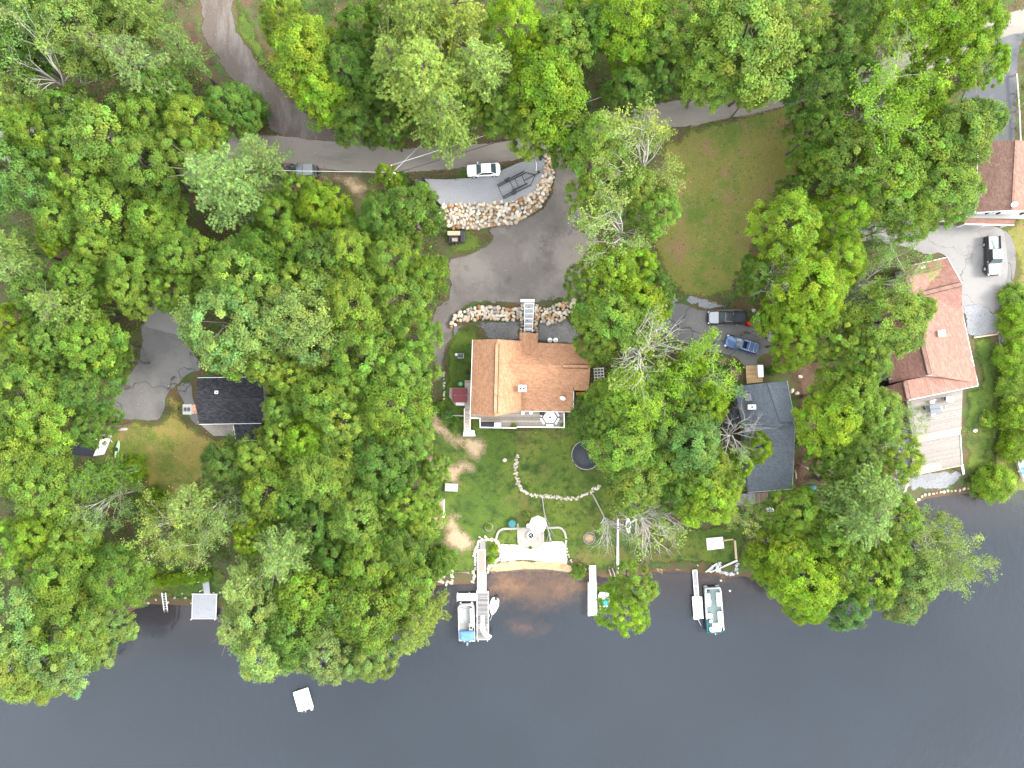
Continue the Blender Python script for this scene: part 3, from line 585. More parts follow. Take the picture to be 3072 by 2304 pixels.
def pine(seed, R, h, nw=11, per=7):
    r = np.random.default_rng(seed); P, T, cid = [], [], []; c = 0
    for w in range(nw):
        t = w / (nw - 1); z = h * (.42 + .56 * t); Lb = R * (1 - .86 * t ** 1.25)
        for k in range(per if t < .9 else 4):
            a = (k + .5 * (w % 2) + r.uniform(-.33, .33)) / per * 6.283; Lk = Lb * r.uniform(.62, 1.16); up = r.uniform(-.02, .16) + .25 * t
            dx = np.array([math.cos(a), math.sin(a), 0]); sd_ = np.array([-math.sin(a), math.cos(a), 0])
            n = max(4, int(Lk / .34))
            for i in range(n):
                s = (i + .6) / n
                if s < .16: continue
                b = dx * Lk * s + np.array([0, 0, z + Lk * (up * s - .10 * s * s)])
                tl = (.19 * Lk * (1.05 - s) + .32) * r.uniform(.6, 1.2)
                for side in (-1, 1, 0):
                    if side and s > .97: continue
                    e = dx * (.75 if side else 1) + sd_ * side * .8 + np.array([0, 0, .10]); e /= np.linalg.norm(e)
                    m = max(1, int(tl / .42)) if side else 1
                    for j in range(m):
                        p = b + e * tl * ((j + 1) / m if side else .1)
                        nn = 11; dd = rand_dir(r, nn) * .75 + e * .9 + np.array([0, 0, .42])
                        P.append(p + nrm(dd) * .17); T.append(nrm(dd)); cid += [c] * nn; c += 1
    P = np.concatenate(P); T = np.concatenate(T); cid = np.array(cid)
    N = np.array([0, 0, 1.0]) + r.normal(size=P.shape) * .45
    L = r.uniform(.32, .5, len(P))
    return leaf_quads(r, P, N, L, L * .26, tints(r, c, cid, .20, .12, .07), T)
def branch_rec(r, p, d, L, rad, depth, segs, tips, spread=.7):
    p = np.array(p, float); d = d / np.linalg.norm(d); n = 3; q = p
    for i in range(n):
        d = d + r.normal(0, .13, 3) + np.array([0, 0, .03]); d /= np.linalg.norm(d)
        e = q + d * L / n; r0 = rad * (1 - .6 * i / n); r1 = rad * (1 - .6 * (i + 1) / n)
        segs.append((q, e, r0, r1)); q = e
        if depth > 0 and i > 0 - (depth > 1):
            for _ in range(2 if depth > 1 else 2):
                o = r.normal(size=3); o -= d * o.dot(d); o /= np.linalg.norm(o)
                branch_rec(r, q, d + o * r.uniform(.5, 1) * spread * 1.5, L * r.uniform(.42, .68), r1 * .62, depth - 1, segs, tips, spread)
    tips.append(q)
def seg_mesh(name, segs, m, sides=4):
    A = np.array([s[0] for s in segs]); B = np.array([s[1] for s in segs]); ra = np.array([s[2] for s in segs]); rb = np.array([s[3] for s in segs])
    d = nrm(B - A); ref = np.where(np.abs(d[:, 2:3]) < .9, np.array([[0, 0, 1.0]]), np.array([[1.0, 0, 0]])); x = nrm(np.cross(d, ref)); y = np.cross(d, x)
    V = []
    for C_, q in ((A, ra), (B, rb)):
        for k in range(sides):
            a = 6.2832 * k / sides; V.append(C_ + (x * math.cos(a) + y * math.sin(a)) * q[:, None])
    V = np.stack(V, 1).reshape(-1, 3); n = len(A); o = (np.arange(n) * 2 * sides)[:, None]
    F = np.concatenate([o + np.array([[k, (k + 1) % sides, sides + (k + 1) % sides, sides + k]]) for k in range(sides)], 0)
    return np_mesh(name, V, F, m)
def trunk_segs(seed, h, rad, top=.9, limbs=7, R=4.0, z_lo=.35, bend=.25):
    r = np.random.default_rng(seed); segs = []; q = np.array([0, 0, -.4]); n = 7; pts = [q]
    for i in range(1, n + 1):
        e = np.array([r.normal(0, bend), r.normal(0, bend), h * top * i / n]); segs.append((q, e, rad * (1.25 - .95 * (i - 1) / n), rad * (1.25 - .95 * i / n))); q = e; pts.append(e)
    for k in range(limbs):
        i = r.integers(int(n * z_lo) + 1, n); a = k * 2.4 + r.uniform(-.3, .3); b = pts[i]
        tip = b + np.array([math.cos(a) * R * .62, math.sin(a) * R * .62, h * .16]); mid = (b + tip) / 2 + np.array([0, 0, .25])
        segs += [(b, mid, rad * .34, rad * .22), (mid, tip, rad * .22, rad * .07)]
    return segs
def sparse(seed, R, h, leafy, nl=9, depth=3, clump=34, leaf=.22):
    """open crown: pale limbs show, leaves only in tufts towards the tips"""
    r = np.random.default_rng(seed); segs, tips = [], []
    base = [(np.array([0, 0, -.4]), np.array([.1, 0, h * .3]), .2, .17), (np.array([.1, 0, h * .3]), np.array([0, .1, h * .55]), .17, .13)]
    for k in range(nl):
        a = k * 2.4 + r.uniform(-.3, .3); z = h * r.uniform(.36, .56)
        el = r.uniform(.35, 1.1); d = np.array([math.cos(a) * math.cos(el), math.sin(a) * math.cos(el), math.sin(el)])
        branch_rec(r, (0, 0, z), d, min(R * .62 / max(math.cos(el), .55), h * .5), .125, depth - 1, segs, tips)
    tips = np.array(tips); keep = r.uniform(size=len(tips)) < leafy; tl = tips[keep]
    if len(tl) == 0: return base + segs, None
    cid = np.repeat(np.arange(len(tl)), clump); P = tl[cid] + r.normal(size=(len(cid), 3)) * np.array([.32, .32, .2])
    N = np.array([0, 0, .8]) + r.normal(size=P.shape) * .5; L = leaf * r.uniform(.7, 1.3, len(cid))
    return base + segs, leaf_quads(r, P, N, L, L * .7, tints(r, len(tl), cid, .2, .15, .08))
def bush(seed, R, h, n=60, nleaf=46, leaf=.16):
    r = np.random.default_rng(seed); d = rand_dir(r, n * 2); d = d[d[:, 2] > -.15][:n]; c = d * np.array([R, R, h * .62]) * r.uniform(.55, .95, (len(d), 1)) + np.array([0, 0, h * .36])
    cid = np.repeat(np.arange(len(c)), nleaf); P = c[cid] + rand_dir(r, len(cid)) * r.uniform(.1, .34 * R ** .5, (len(cid), 1))
    N = d[cid] * .6 + np.array([0, 0, .6]) + r.normal(size=P.shape) * .4; L = leaf * r.uniform(.7, 1.3, len(cid))
    return leaf_quads(r, P, N, L, L * .7, tints(r, len(c), cid, .2, .13, .08))

PROTO = {}                                 # kind -> list of (crown mesh, wood mesh, R, h)
def cm(name, q): return np_mesh(name, q[0], q[1], MT['leaf'], False, q[2]) if q is not None else None
PROTO['M'] = []
for i, (R, Hc, h, kw) in enumerate([(4.9, 3.6, 14, {}), (5.2, 3.4, 14.5, dict(rc=(.5, .95), nl=13)), (4.4, 3.4, 13, dict(rc=(.38, .66), leaf=.19)), (4.7, 4.0, 15, dict(rc=(.45, .85), nl=9, gap=.3)),
                                    (5.6, 3.8, 15, dict(rc=(.5, .8), nl=15, leaf=.23)), (4.2, 3.0, 12, dict(rc=(.4, .8), nl=8, leaf=.21)), (4.9, 3.6, 14, dict(rc=(.34, .6), nl=14, per=34, nleaf=70, leaf=.18))]):
    PROTO['M'].append((cm('crown', broadleaf(100 + i, R, Hc, h - Hc * 1.62, **kw)), seg_mesh('trunk', trunk_segs(200 + i, h, .24, .86, 8, R), MT['bark'], 6), R, h))
PROTO['P'] = [(cm('crown', pine(300 + i, R, h, nw, per)), seg_mesh('trunk', trunk_segs(310 + i, h, .26, .97, 10, R, .4, .08), MT['bark'], 6), R, h) for i, (R, h, nw, per) in enumerate([(4.8, 18, 9, 6), (5.4, 20, 11, 6), (4.2, 16, 8, 6)])]
PROTO['S'] = []
for i, (R, h, lf) in enumerate([(4.6, 13, .8), (4.9, 14, .95), (4.3, 12, .85)]):
    sg, lv = sparse(400 + i, R, h, lf); PROTO['S'].append((cm('crown', lv), seg_mesh('trunk', sg, MT['twig']), R, h))
PROTO['D'] = []
for i, (R, h) in enumerate([(4.0, 12), (4.4, 13)]):
    sg, lv = sparse(450 + i, R, h, .05 if i else .1, nl=11); PROTO['D'].append((cm('crown', lv), seg_mesh('trunk', sg, MT['twig']), R, h))
PROTO['B'] = [(cm('leafage', bush(500 + i, R, h, n, nl)), seg_mesh('stem', trunk_segs(520 + i, h, .05, .7, 4, R, .2, .05), MT['bark'], 4), R, h) for i, (R, h, n, nl) in enumerate([(1.2, 1.3, 40, 60), (1.6, 1.7, 60, 60), (2.4, 2.6, 130, 80), (3.0, 3.4, 200, 100)])]

LEAF = dict(g=(.130, .208, .024), d=(.080, .150, .018), l=(.150, .245, .013), p=(.155, .228, .050), b=(.105, .190, .036), y=(.178, .240, .040), s=(.155, .228, .052))
TONE = dict(g='mid green', d='dark green', l='bright lime green', p='pale green', b='bluish green', y='yellow green', s='soft pale green')
KIND = dict(M=('broadleaf_tree', 'broadleaf tree', 'tree'), P=('pine_tree', 'feathery pine', 'tree'), S=('thin_crowned_tree', 'thin crowned tree', 'tree'), D=('dead_tree', 'bare dead tree', 'tree'), B=('shrub', 'shrub', 'shrub'))
def plant_tree(code, tone, ox, oy, r_, phrase, opt):
    k = 1.38889; px, py = ox * k, oy * k
    plist = PROTO[code]
    hh = opt.get('h', dict(M=8.5 + r_ * .085, P=11 + r_ * .095, S=9 + r_ * .09, D=10.5 + r_ * .085, B=max(.8, r_ * .075))[code])
    p0 = at(px, py, hh * .66); Rw = r_ * k * S * (1 - p0.z / H) * (1.07 if code in 'MP' else 1)
    i = min(range(len(plist)), key=lambda q: abs(plist[q][2] - Rw)) if code == 'B' else rnd.randrange(len(plist))
    crown, wood, R, h = plist[i]
    base = (p0.x, p0.y, G(p0.x, p0.y)); sx = Rw / R; sz = hh / h
    name, word, cat = KIND[code]
    if code == 'D': lab = word + ' with whitish twigs ' + phrase
    elif code == 'S': lab = TONE[tone] + ' ' + word + ' ' + phrase
    else: lab = ('large ' if r_ >= 80 and code != 'B' else 'small ' if r_ < 42 and code != 'B' else '') + TONE[tone] + ' ' + word + ' ' + phrase
    o = thing(name, lab, cat, base, rnd.uniform(0, 6.28)); o.scale = (sx, sx, sz)
    if 'tilt' in opt:
        a = math.radians(opt.get('dir', 0)); o.rotation_mode = 'QUATERNION'
        o.rotation_quaternion = Matrix.Rotation(math.radians(opt['tilt']), 3, Vector((-math.sin(a), math.cos(a), 0))).to_quaternion()
        sh = Vector((math.cos(a), math.sin(a), 0)) * math.sin(math.radians(opt['tilt'])) * hh * .66; o.location = Vector(base) - sh; o.location.z = G(o.location.x, o.location.y)
    c = LEAF[tone]; j = [rnd.uniform(.86, 1.14), rnd.uniform(.92, 1.08)]
    col = (c[0] * j[0] * j[1], c[1] * j[0], c[2] * j[0] * rnd.uniform(.8, 1.25))
    if wood: link(wood.name.split('.')[0], wood, o)
    if crown: link(crown.name.split('.')[0], crown, o, color=col)
    return o
TREES = """
M d 40 55 70 filling the top left corner
M p 182 70 88 with fluffy top near the upper left corner
P s 300 30 62 on the top edge left of the dirt track
P s 305 150 80 reaching toward the dirt track's left bank
P s 392 105 42 at the brown bank beside the dirt track
S p 112 165 92 with bare twigs near the upper left edge
M p 5 215 62 on the left edge below the corner trees
M b 45 385 88 bulging over the left edge, upper third
M g 240 300 84 in the upper left wood below the pines
M g 175 385 66 in the upper left wood beside the bluish edge tree
M g 325 262 62 in the upper left wood under the pine by the bank
M g 330 365 80 mid wood, between the bluish edge tree and off-roader's pine
M g 425 275 62 in the wood left of the road's visible end
M d 505 240 58 hugging the dirt track's lower left bank
B d 540 232 40 low on the bank above the road's left end
P s 480 390 98 with star shaped boughs left of the off-roader
P s 562 330 46 hanging over the road's left end
M g 245 460 72 in the left wood below the middle maples
M g 345 478 66 under the big star shaped pine
M g 150 478 62 near the left edge above the lime tree
M l 128 522 32 poking between darker trees near the left edge
P s 15 530 48 at the left edge below the dark hollow
M g 410 560 62 above the concrete apron, right side
M g 300 580 62 above the concrete apron, left side
M g 225 540 52 between the lime spot and the concrete apron
P p 28 585 52 at the left edge, level with the concrete apron
P s 140 663 70 left of the cottage driveway's upper end
M l 33 695 40 on the left edge below the small pine
M g 187 608 60 crowding the concrete apron's upper left
M g 207 743 68 beside the cottage driveway's left kerb
M g 80 742 54 deep in the left wood beside the lime edge tree
M g 300 628 58 shading the top of the concrete apron
M g 385 630 54 shading the apron's right corner
M g 535 598 84 north of the two great pale crowns
M p 500 703 102 overhanging the cottage driveway, broad and round
M g 512 762 58 drooping over the black roof's left ridge
M p 667 690 92 right of the driveway's broad crown
M g 592 792 56 covering the black roof's right end
M g 640 815 60 just right of the black roof
M g 703 858 78 between black roof and orange house, middle
M g 67 848 76 at the left edge opposite the cottage driveway
M g 112 906 70 left of the small dark roofed shed
M d 200 838 58 at the driveway's lower left bend
M d 210 922 46 leaning over the shed with the white wall
M g 25 910 60 on the left edge beside the shed wood
M g 50 990 78 on the left edge below the shed
M g 618 942 50 covering the porch roof's right side
M l 668 946 58 in the middle wood below the black roof
M d 500 1000 56 at the dry cottage lawn's lower right
M g 585 1055 66 between dry cottage lawn and the soil path
P p 420 1088 66 weeping over the foot of the dry cottage lawn
S p 483 1075 56 beside the weeping yellow tree
M g 694 1022 72 in the middle wood, left of the picnic bench
M g 112 1040 78 in the lower left wood below the shed
P d 217 1030 50 beside the canoe on the dry cottage lawn
B l 284 1012 34 at the dry cottage lawn's lower left edge
S p 233 1075 52 below the canoe's dark pine
B l 333 1085 36 at the foot of the dry cottage lawn
M l 700 452 58 below the off-roader, right of the star shaped pine
M g 655 420 44 tucked right under the off-roader
M d 832 478 58 at the gravel pad's lower left corner
M d 890 458 64 against the boulder bank's left end
M g 762 545 58 deep between off-roader and orange house
M g 850 565 66 below the lumber trailer
M g 915 598 50 at the big driveway's left edge
M d 700 560 60 in the dark hollow below the off-roader's lime tree
M l 838 383 27 with thin shoots standing at the road below the wires
M g 765 660 78 left of the big driveway, upper tier
M g 868 642 68 left of the big driveway, touching it
M g 900 725 58 left of the orange roof's upper corner
M g 782 772 80 in the wood left of the orange roof
M g 878 800 64 beside the path left of the orange roof
M g 850 884 76 beside the hot tub path
M g 752 905 74 in the wood, level with the hot tub
M g 880 955 58 above the sandy path's bend, left
M d 826 1002 76 left of the bare soil patch
M g 738 1000 66 in the wood left of the bare soil trees
M g 882 1082 62 beside the brown shed roof
M g 782 1112 76 left of the brown shed roof
M d 683 1130 62 in the wood above the left headland
M d 868 1170 58 below the brown shed roof
M g 800 1203 72 on the left headland's upper right side
M g 22 1175 62 on the left edge in the lower wood
M l 100 1150 58 in the lower left wood, brightest crown
M g 167 1158 52 right of the lower left lime crown
M g 150 1233 80 above the left shore, inner row
M d 266 1242 66 left of the bank grass by the ladder
M p 40 1325 90 on the left edge near the shore
M g 150 1342 88 leaning to the water left of the ladder
M p 217 1342 64 overhanging water just left of the ladder
M y 33 1425 82 in the waterside corner, bottom left
M p 150 1408 78 over water, lowest row left
M p 202 1398 48 over water at the left crowd's right tip
M y 83 1465 50 at the very bottom of the left crowd
S y 368 1140 72 above the grey platform walkway, left
S p 452 1135 66 above the grey platform walkway, right
M l 550 1160 44 upper left on the left headland
P p 617 1192 80 with twiggy top on the left headland
P p 533 1256 62 right of the grey platform walkway
P p 517 1345 58 over water right of the grey platform
M p 567 1308 76 right behind the grey platform's waterside pine
M g 668 1275 76 in the middle of the left headland
M p 580 1384 74 over water at the headland's lower left
M d 650 1352 78 in the left headland's dark hollow
M p 705 1396 72 over water at the headland's bottom tip
M g 806 1310 86 on the left headland's right half
M b 752 1295 64 mid headland, bluish and round
M g 885 1272 66 above the dark water by the boat ramp
P y 915 1325 56 over water left of the pontoon boat
M p 804 1408 60 over water, headland's lower right
M p 766 1414 52 over water beside the headland's bottom tip
P y 890 1372 44 over water, headland's right tip
B g 957 1212 34 on the shore beside the boat ramp
B b 935 1235 26 below the round shrub by the boat ramp
M l 665 118 82 right of the dirt track's upper end
M l 700 205 64 right of the dirt track's bend
M d 750 160 60 left of the great pale top pines
M d 775 70 52 on the top edge left of the great pines
M d 768 268 52 above the road where the dirt track joins
P y 905 45 96 on the top edge, widest pale pine
P y 988 42 80 on the top edge beside the widest pine
P y 920 172 110 north of the road, star shaped and huge
P y 1040 150 80 right of the huge star shaped pine
P y 956 255 80 overhanging the road above the wires
P y 850 145 72 left of the huge star shaped pine
M l 1110 62 62 at the top between pines and dark oaks
M l 1150 120 40 below the top lime crown
M g 1222 102 66 in the top wood behind the roadside oak
M d 1275 75 54 at the top below bare branches
M l 1354 45 78 at the top, right of the bare branches
D p 1235 22 42 at the top among dark oaks
M l 1360 130 44 below the bright top crown
M g 1425 95 62 at the top beside the great round maple
M l 1188 200 96 north of the road, round roadside oak
M g 1150 285 58 overhanging the road above the boat trailer
M g 1088 252 48 between roadside oak and yellow pines
M d 1354 198 52 behind the wires north of the road
M d 1432 170 48 under the great round maple's left side
M g 1288 318 66 where the driveway meets the road
M d 1235 318 44 above the driveway mouth
S y 1396 350 84 with cream branches beside the dry lawn's top left
M g 1368 412 58 under the cream branched tree
M g 1278 435 56 right of the driveway's upper bend
S p 1350 495 82 with white limbs right of the big driveway
M g 1415 462 54 at the dry lawn's left edge
M l 1322 590 68 right of the big driveway, lower half
M l 1372 578 52 between dry lawn and big driveway
M g 1268 622 48 at the big driveway's lower right edge
M g 1318 686 76 right of the footbridge boulders
M l 1375 652 64 below the dry lawn's left corner
M g 1292 742 44 over the orange roof's upper right corner
M d 1408 625 48 left of the gravel strip by the pickup
D p 1390 757 90 right of the orange roof, spreading and pale
S l 1405 818 72 with white twigs right of the white lattice
M g 1332 872 62 over the orange roof's lower right side
M g 1372 868 72 second crown right of the orange roof
M d 1290 905 56 above the trampoline
M g 1350 955 74 right of the trampoline, upper
M b 1420 922 58 between trampoline and slate roof
M g 1370 1036 68 at the curved stone border's right end
M g 1420 1003 58 second crown right of the trampoline
S l 1508 820 70 left of the slate roof's upper corner
M l 1493 795 36 below the round white cover
M l 1524 872 46 against the slate roof's left eave
M d 1490 888 58 in the hollow left of the slate roof
M b 1490 952 80 left of the slate roof, large bluish
M g 1526 992 56 beside the slate roof's lower left eave
M g 1508 1030 62 above the right lawn's top edge
D p 1592 942 58 sprawling across the slate roof
M l 1632 965 34 lying over the slate roof's middle
M l 1594 1002 34 over the slate roof's lower left
M l 1523 1075 68 at the top of the right lawn
S y 1580 1085 42 left of the white round table
M g 1508 33 88 at the top, left of the great round maple
M g 1608 85 116 great and round above the road
M g 1708 52 78 on the top edge right of the great maple
M g 1708 142 64 at the road's right bend
M g 1525 168 66 over the road's upper edge, left of the lobe
M g 1622 165 62 over the road behind the hanging lobe
M g 1618 206 30 hanging lobe over the road
M d 1842 35 54 in the dark gap at the top right
M d 1792 118 60 in the dark gap below the top right
S l 1942 66 72 near the top right with grey limbs
M l 2025 35 82 on the top edge near the right corner
M l 2090 68 72 nearest the top right corner
M l 2060 130 68 left of the sealed driveway's top
M l 2122 145 44 hanging over the sealed driveway
D p 1908 132 50 among the top right lime crowns
D p 2070 165 42 beside the sealed driveway's lime crown
S l 1890 232 96 with pale limbs, right of the road bend
M l 1975 215 60 right of the pale limbed spreader
M d 1758 215 60 right of the road's last visible stretch
M d 1756 285 54 at the dry lawn's upper right edge
M l 1925 290 46 below the pale limbed spreader
M g 2058 302 84 left of the brown house's upper roof
M g 2108 268 52 at the sealed driveway's lower left edge
M g 1992 335 68 between dry lawn and brown house, upper
M g 1825 362 78 right of the dry lawn's middle
M g 1908 395 84 between dry lawn and brown house, centre
M g 2025 412 74 against the brown house's white wall
M g 1756 362 46 on the dry lawn's right edge
M d 1712 412 34 low on the dry lawn's right edge
M l 1815 466 64 below the central crown, right of dry lawn
M l 1692 492 74 at the dry lawn's lower right corner
S p 1908 495 48 at the pale driveway's left end
D p 1675 602 50 beside the dry lawn's lower right crown
M l 1802 570 60 above the red roofed house's left side
M l 1740 622 84 right of the parked pickup, wide
S p 1890 605 62 left of the red roof's upper corner
D p 1842 632 38 between lime crowns left of the red roof
M l 1758 665 62 below the wide crown by the pickup
M d 1625 600 42 behind the dead tree above the pickup
M l 1690 690 56 right of the red snow blower
M l 1708 742 52 over the small grey shed
M g 1908 692 78 overhanging the red roof's left slope
M g 1858 772 68 left of the red roof's lower wing
M g 1825 855 72 between slate roof and red roof
M l 1790 908 70 beside slate roof's lower right
M g 1875 898 66 below the red roof's lower left corner
S p 1920 888 42 at the white deck's upper left corner
D p 1885 963 42 left of the white deck's steps
M g 1928 988 58 left of the white deck's lower platform
M g 1842 1003 58 below the dead tree by the deck
M d 1775 968 46 right of the slate roof's lower end
M g 1708 1100 58 below the slate roof's small deck
P s 1875 1058 78 above the right headland, upper
P s 1858 1120 82 above the right headland, middle
M g 1925 1125 58 at the small cove's left shore
M l 1684 1190 64 on the right headland's left side
M l 1656 1230 44 at the shore beside the stone bank
M l 1735 1242 76 over water, right headland's centre left
M g 1808 1216 66 in the right headland's middle
M g 1875 1235 72 over water, right headland's centre right
M p 1958 1242 68 over water, right headland's right side
S y 2008 1195 78 leaning out over the cove
S y 2050 1212 42 at the right headland's outermost tip
M l 1742 1298 48 at the right headland's bottom left
M b 1822 1306 54 at the right headland's bottom
M p 1940 1290 54 at the right headland's bottom right
B l 2204 690 44 on the right edge beside the gravel bed
B l 2200 772 46 on the right edge, level with the red roof
B g 2204 835 46 on the right edge below the roof's level
B l 2210 905 48 on the right edge beside the ring planted sapling
B l 2200 965 38 on the right edge above the pale boat
B g 2196 640 34 on the right edge above the gravel bed
B l 2158 1045 46 at the cove's top shore
B g 2120 1048 28 at the cove shore, left of the wide shrub
B g 2140 905 20 inside a hoop on the side lawn
M g 30 290 66 on the left edge above the bluish bulge
M g 95 300 62 in the upper left wood, right of the left edge
M d 160 250 58 in the upper left wood under the twiggy tree
M g 180 320 56 in the upper left wood centre, over hidden road
M g 400 330 60 left of the star shaped pine's top
M d 60 120 60 under the top left corner trees
P s 240 120 60 between the fluffy pale tree and bank pines
M g 250 20 56 on the top edge right of the fluffy tree
M d 100 20 56 on the top edge beside the corner
M d 350 200 56 below the bank pines
M g 440 330 52 above the star shaped pine, right
M g 610 470 54 below the star shaped pine's right tip
M d 580 545 60 in the hollow right of the great pine
M g 640 520 58 in the wood south west of the off-roader
M g 660 610 64 in the wood between the two pale crowns and driveway
M d 90 640 56 in the dark left wood beside small pine
M g 140 740 58 in the left wood above the driveway bend
M d 140 790 50 left of the cottage driveway's middle
M d 255 780 40 at the cottage driveway's lower left edge
M g 5 790 58 on the left edge in the middle
M g 618 880 46 over the black roof's lower right corner
M g 760 830 58 in the middle wood, right of the black roof
M d 640 1075 52 in the middle wood near the lower pines
M g 560 985 52 right of the dry cottage lawn
M g 840 1060 52 left of the brown shed, upper
M g 940 1010 34 leaning over the bare soil patch
M g 915 1120 44 touching the brown shed roof
M d 730 1190 54 in the left headland's upper centre
M l 1250 20 50 on the top edge between dark oaks
M g 840 30 50 on the top edge left of the widest pale pine
M d 820 200 50 left of the huge pine's skirts
M d 845 280 46 above the road, left of the overhanging pine
M g 615 40 50 on the top edge right of the dirt track
M g 1010 235 46 above the road between pine and oak
M d 1840 180 58 in the dark wood left of pale limbed spreader
M g 1870 320 58 in the wood right of the dry lawn, upper
M g 1955 465 56 left of the brown house's porch
M g 1800 720 58 in the wood left of the red roof's middle
M g 1972 672 36 reaching over the red roof's left slope
M d 1820 950 52 in the wood right of slate roof's foot
M g 1780 1160 60 in the right headland's upper left
M g 1900 1185 56 in the right headland's upper right
M g 1560 1040 44 below the slate roof's left eave
M d 1455 1050 50 behind the fallen tree's top
M g 1460 850 50 right of the orange house, behind white twigs
M g 1290 872 34 at the orange house lower right corner
M g 1368 1262 48 over water at the white dock, upper
M l 1345 1312 56 over water at the white dock, lower
D p 1400 1128 92 with twigs fanned out over the right lawn|tilt=24,dir=-40,h=11
D p 1330 1165 46 fallen toward the water by the white float|tilt=60,dir=-65,h=10
B d 1568 797 11 round, second left of the timber deck
B d 1546 793 13 round, left of the timber deck's path
B d 1597 790 8 tiny, nearest the timber deck
B d 1668 800 12 right of the white chest on the timber deck
B g 1250 1236 18 at the water's edge beside the white dock
B d 797 1193 14 unused
B g 950 880 13 white flowered, in the planter by the hot tub
B b 965 893 14 in the planter below the hot tub
B d 985 905 7 in the planter bed beside the walkway
B d 978 921 6 low in the mulch by the walkway
B g 1055 1040 10 unused
B d 860 390 22 at the utility pole's foot
B l 790 1190 14 unused
"""
for ln in TREES.strip().splitlines():
    if 'unused' in ln: continue
    ln, _, o_ = ln.partition('|'); a, b, x, y, r_, ph = ln.split(None, 5)
    opt = {kv.split('=')[0]: float(kv.split('=')[1]) for kv in o_.split(',') if kv}
    plant_tree(a, b, float(x), float(y), float(r_), ph, opt)

# ------------------------------------------------------------------ houses
MT['vent_shade'] = mat('painted_vent_shade', (.045, .03, .025), .9)
def lerp(a, b, t): return a + (b - a) * t
def gable(wall, roof, R0, R1, L0, L1, E0, E1, zg, th=.2, ov=.42, ends=.35):
    """two roof slopes meeting on the ridge R0-R1, eaves L and E, over a walled body; points are world vectors"""
    roof.slab([R0, R1, L1, L0], th); roof.slab([R0, R1, E1, E0], th)
    c = (L0 + L1 + E0 + E1) / 4
    def ins(p, q, o):                      # move eave point p toward the ridge point q, and end toward the middle o
        a = lerp(p, q, min(.45, ov / max((q - p).length, .1))); d = (o - a); return a + d * min(.3, ends / max(d.length, .1))
    l0, l1, e0, e1 = ins(L0, R0, L1), ins(L1, R1, L0), ins(E0, R0, E1), ins(E1, R1, E0)
    r0 = R0 + (R1 - R0) * min(.3, ends / max((R1 - R0).length, .1)); r1 = R1 + (R0 - R1) * min(.3, ends / max((R1 - R0).length, .1))
    v = []
    for l, r, e in ((l0, r0, e0), (l1, r1, e1)):
        v += [(l.x, l.y, zg), (l.x, l.y, l.z - th), (r.x, r.y, r.z - th - .04), (e.x, e.y, e.z - th), (e.x, e.y, zg)]
    wall.add(v, [(0, 1, 2, 3, 4), (9, 8, 7, 6, 5), (0, 5, 6, 1), (1, 6, 7, 2), (2, 7, 8, 3), (3, 8, 9, 4), (4, 9, 5, 0)])
    return l0, l1, e0, e1
def A(zg): return lambda px, py, z: atz(px, py, zg + z)
def window(parent, c, ux, w=1.0, h=1.2, nrm_=None, shutters=False):
    """a wall window: frame > pane; ux = unit vector along the wall, nrm_ = outward"""
    up = Vector((0, 0, 1)); f = MB()
    for s in (-1, 1):
        f.bar(c + ux * s * w / 2 - up * h / 2, c + ux * s * w / 2 + up * h / 2, .09, .12); f.bar(c - ux * (w / 2 + .045) + up * s * (h / 2), c + ux * (w / 2 + .045) + up * s * (h / 2), .12, .09)
    f.bar(c - ux * w / 2, c + ux * w / 2, .06, .05)
    o = part('window', f, 'white', parent, True)
    g = MB(); a = [c - ux * w / 2 - up * h / 2, c + ux * w / 2 - up * h / 2, c + ux * w / 2 + up * h / 2, c - ux * w / 2 + up * h / 2]
    g.add([p + nrm_ * .015 for p in a] + [p - nrm_ * .03 for p in a], [(0, 1, 2, 3), (7, 6, 5, 4), (0, 4, 5, 1), (1, 5, 6, 2), (2, 6, 7, 3), (3, 7, 4, 0)])
    part('pane', g, 'glass', o, True)
    if shutters:
        for s in (-1, 1):
            sh = MB(); sh.bar(c + ux * s * (w / 2 + .3) - up * h / 2 + nrm_ * .03, c + ux * s * (w / 2 + .3) + up * h / 2 + nrm_ * .03, .42, .05)
            part('shutter', sh, 'slate_shutter', parent, True)
MT['slate_shutter'] = mat('slate_shutter', (.045, .06, .065), .6)
def wall_windows(parent, a, b, z, n, w=1.0, h=1.1, shutters=False, off=.05, out=None):
    ux = (b - a); ux.z = 0; L = ux.length; ux.normalize(); nn = Vector((ux.y, -ux.x, 0))
    if out is not None and nn.dot(out) < 0: nn = -nn
    for i in range(n):
        c = a + ux * L * (i + .5) / n; c.z = z; window(parent, c + nn * off, ux, w, h, nn, shutters)
def ridge_cap(parent, a, b, m, w=.3, h=.14, name='ridge_vent'):
    k = MB(); k.bar(a + Vector((0, 0, .03)), b + Vector((0, 0, .03)), w, h); o = part(name, k, m, parent, True)
    if name == 'ridge_vent':  # dark bars stand in for the shade lines along the ridge vent
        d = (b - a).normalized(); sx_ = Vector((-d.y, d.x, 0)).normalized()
        for s in (-1, 1): k = MB(); q = sx_ * s * (w / 2 + .05) + Vector((0, 0, .0)); k.bar(a + q, b + q, .11, .1); part('vent_shade_bar', k, 'vent_shade', o, True)
    return o
def fascia(parent, a, b, m='white', w=.05, h=.22):
    k = MB(); d = Vector((0, 0, -.09)); k.bar(a + d, b + d, w, h); return part('fascia_board', k, m, parent, True)
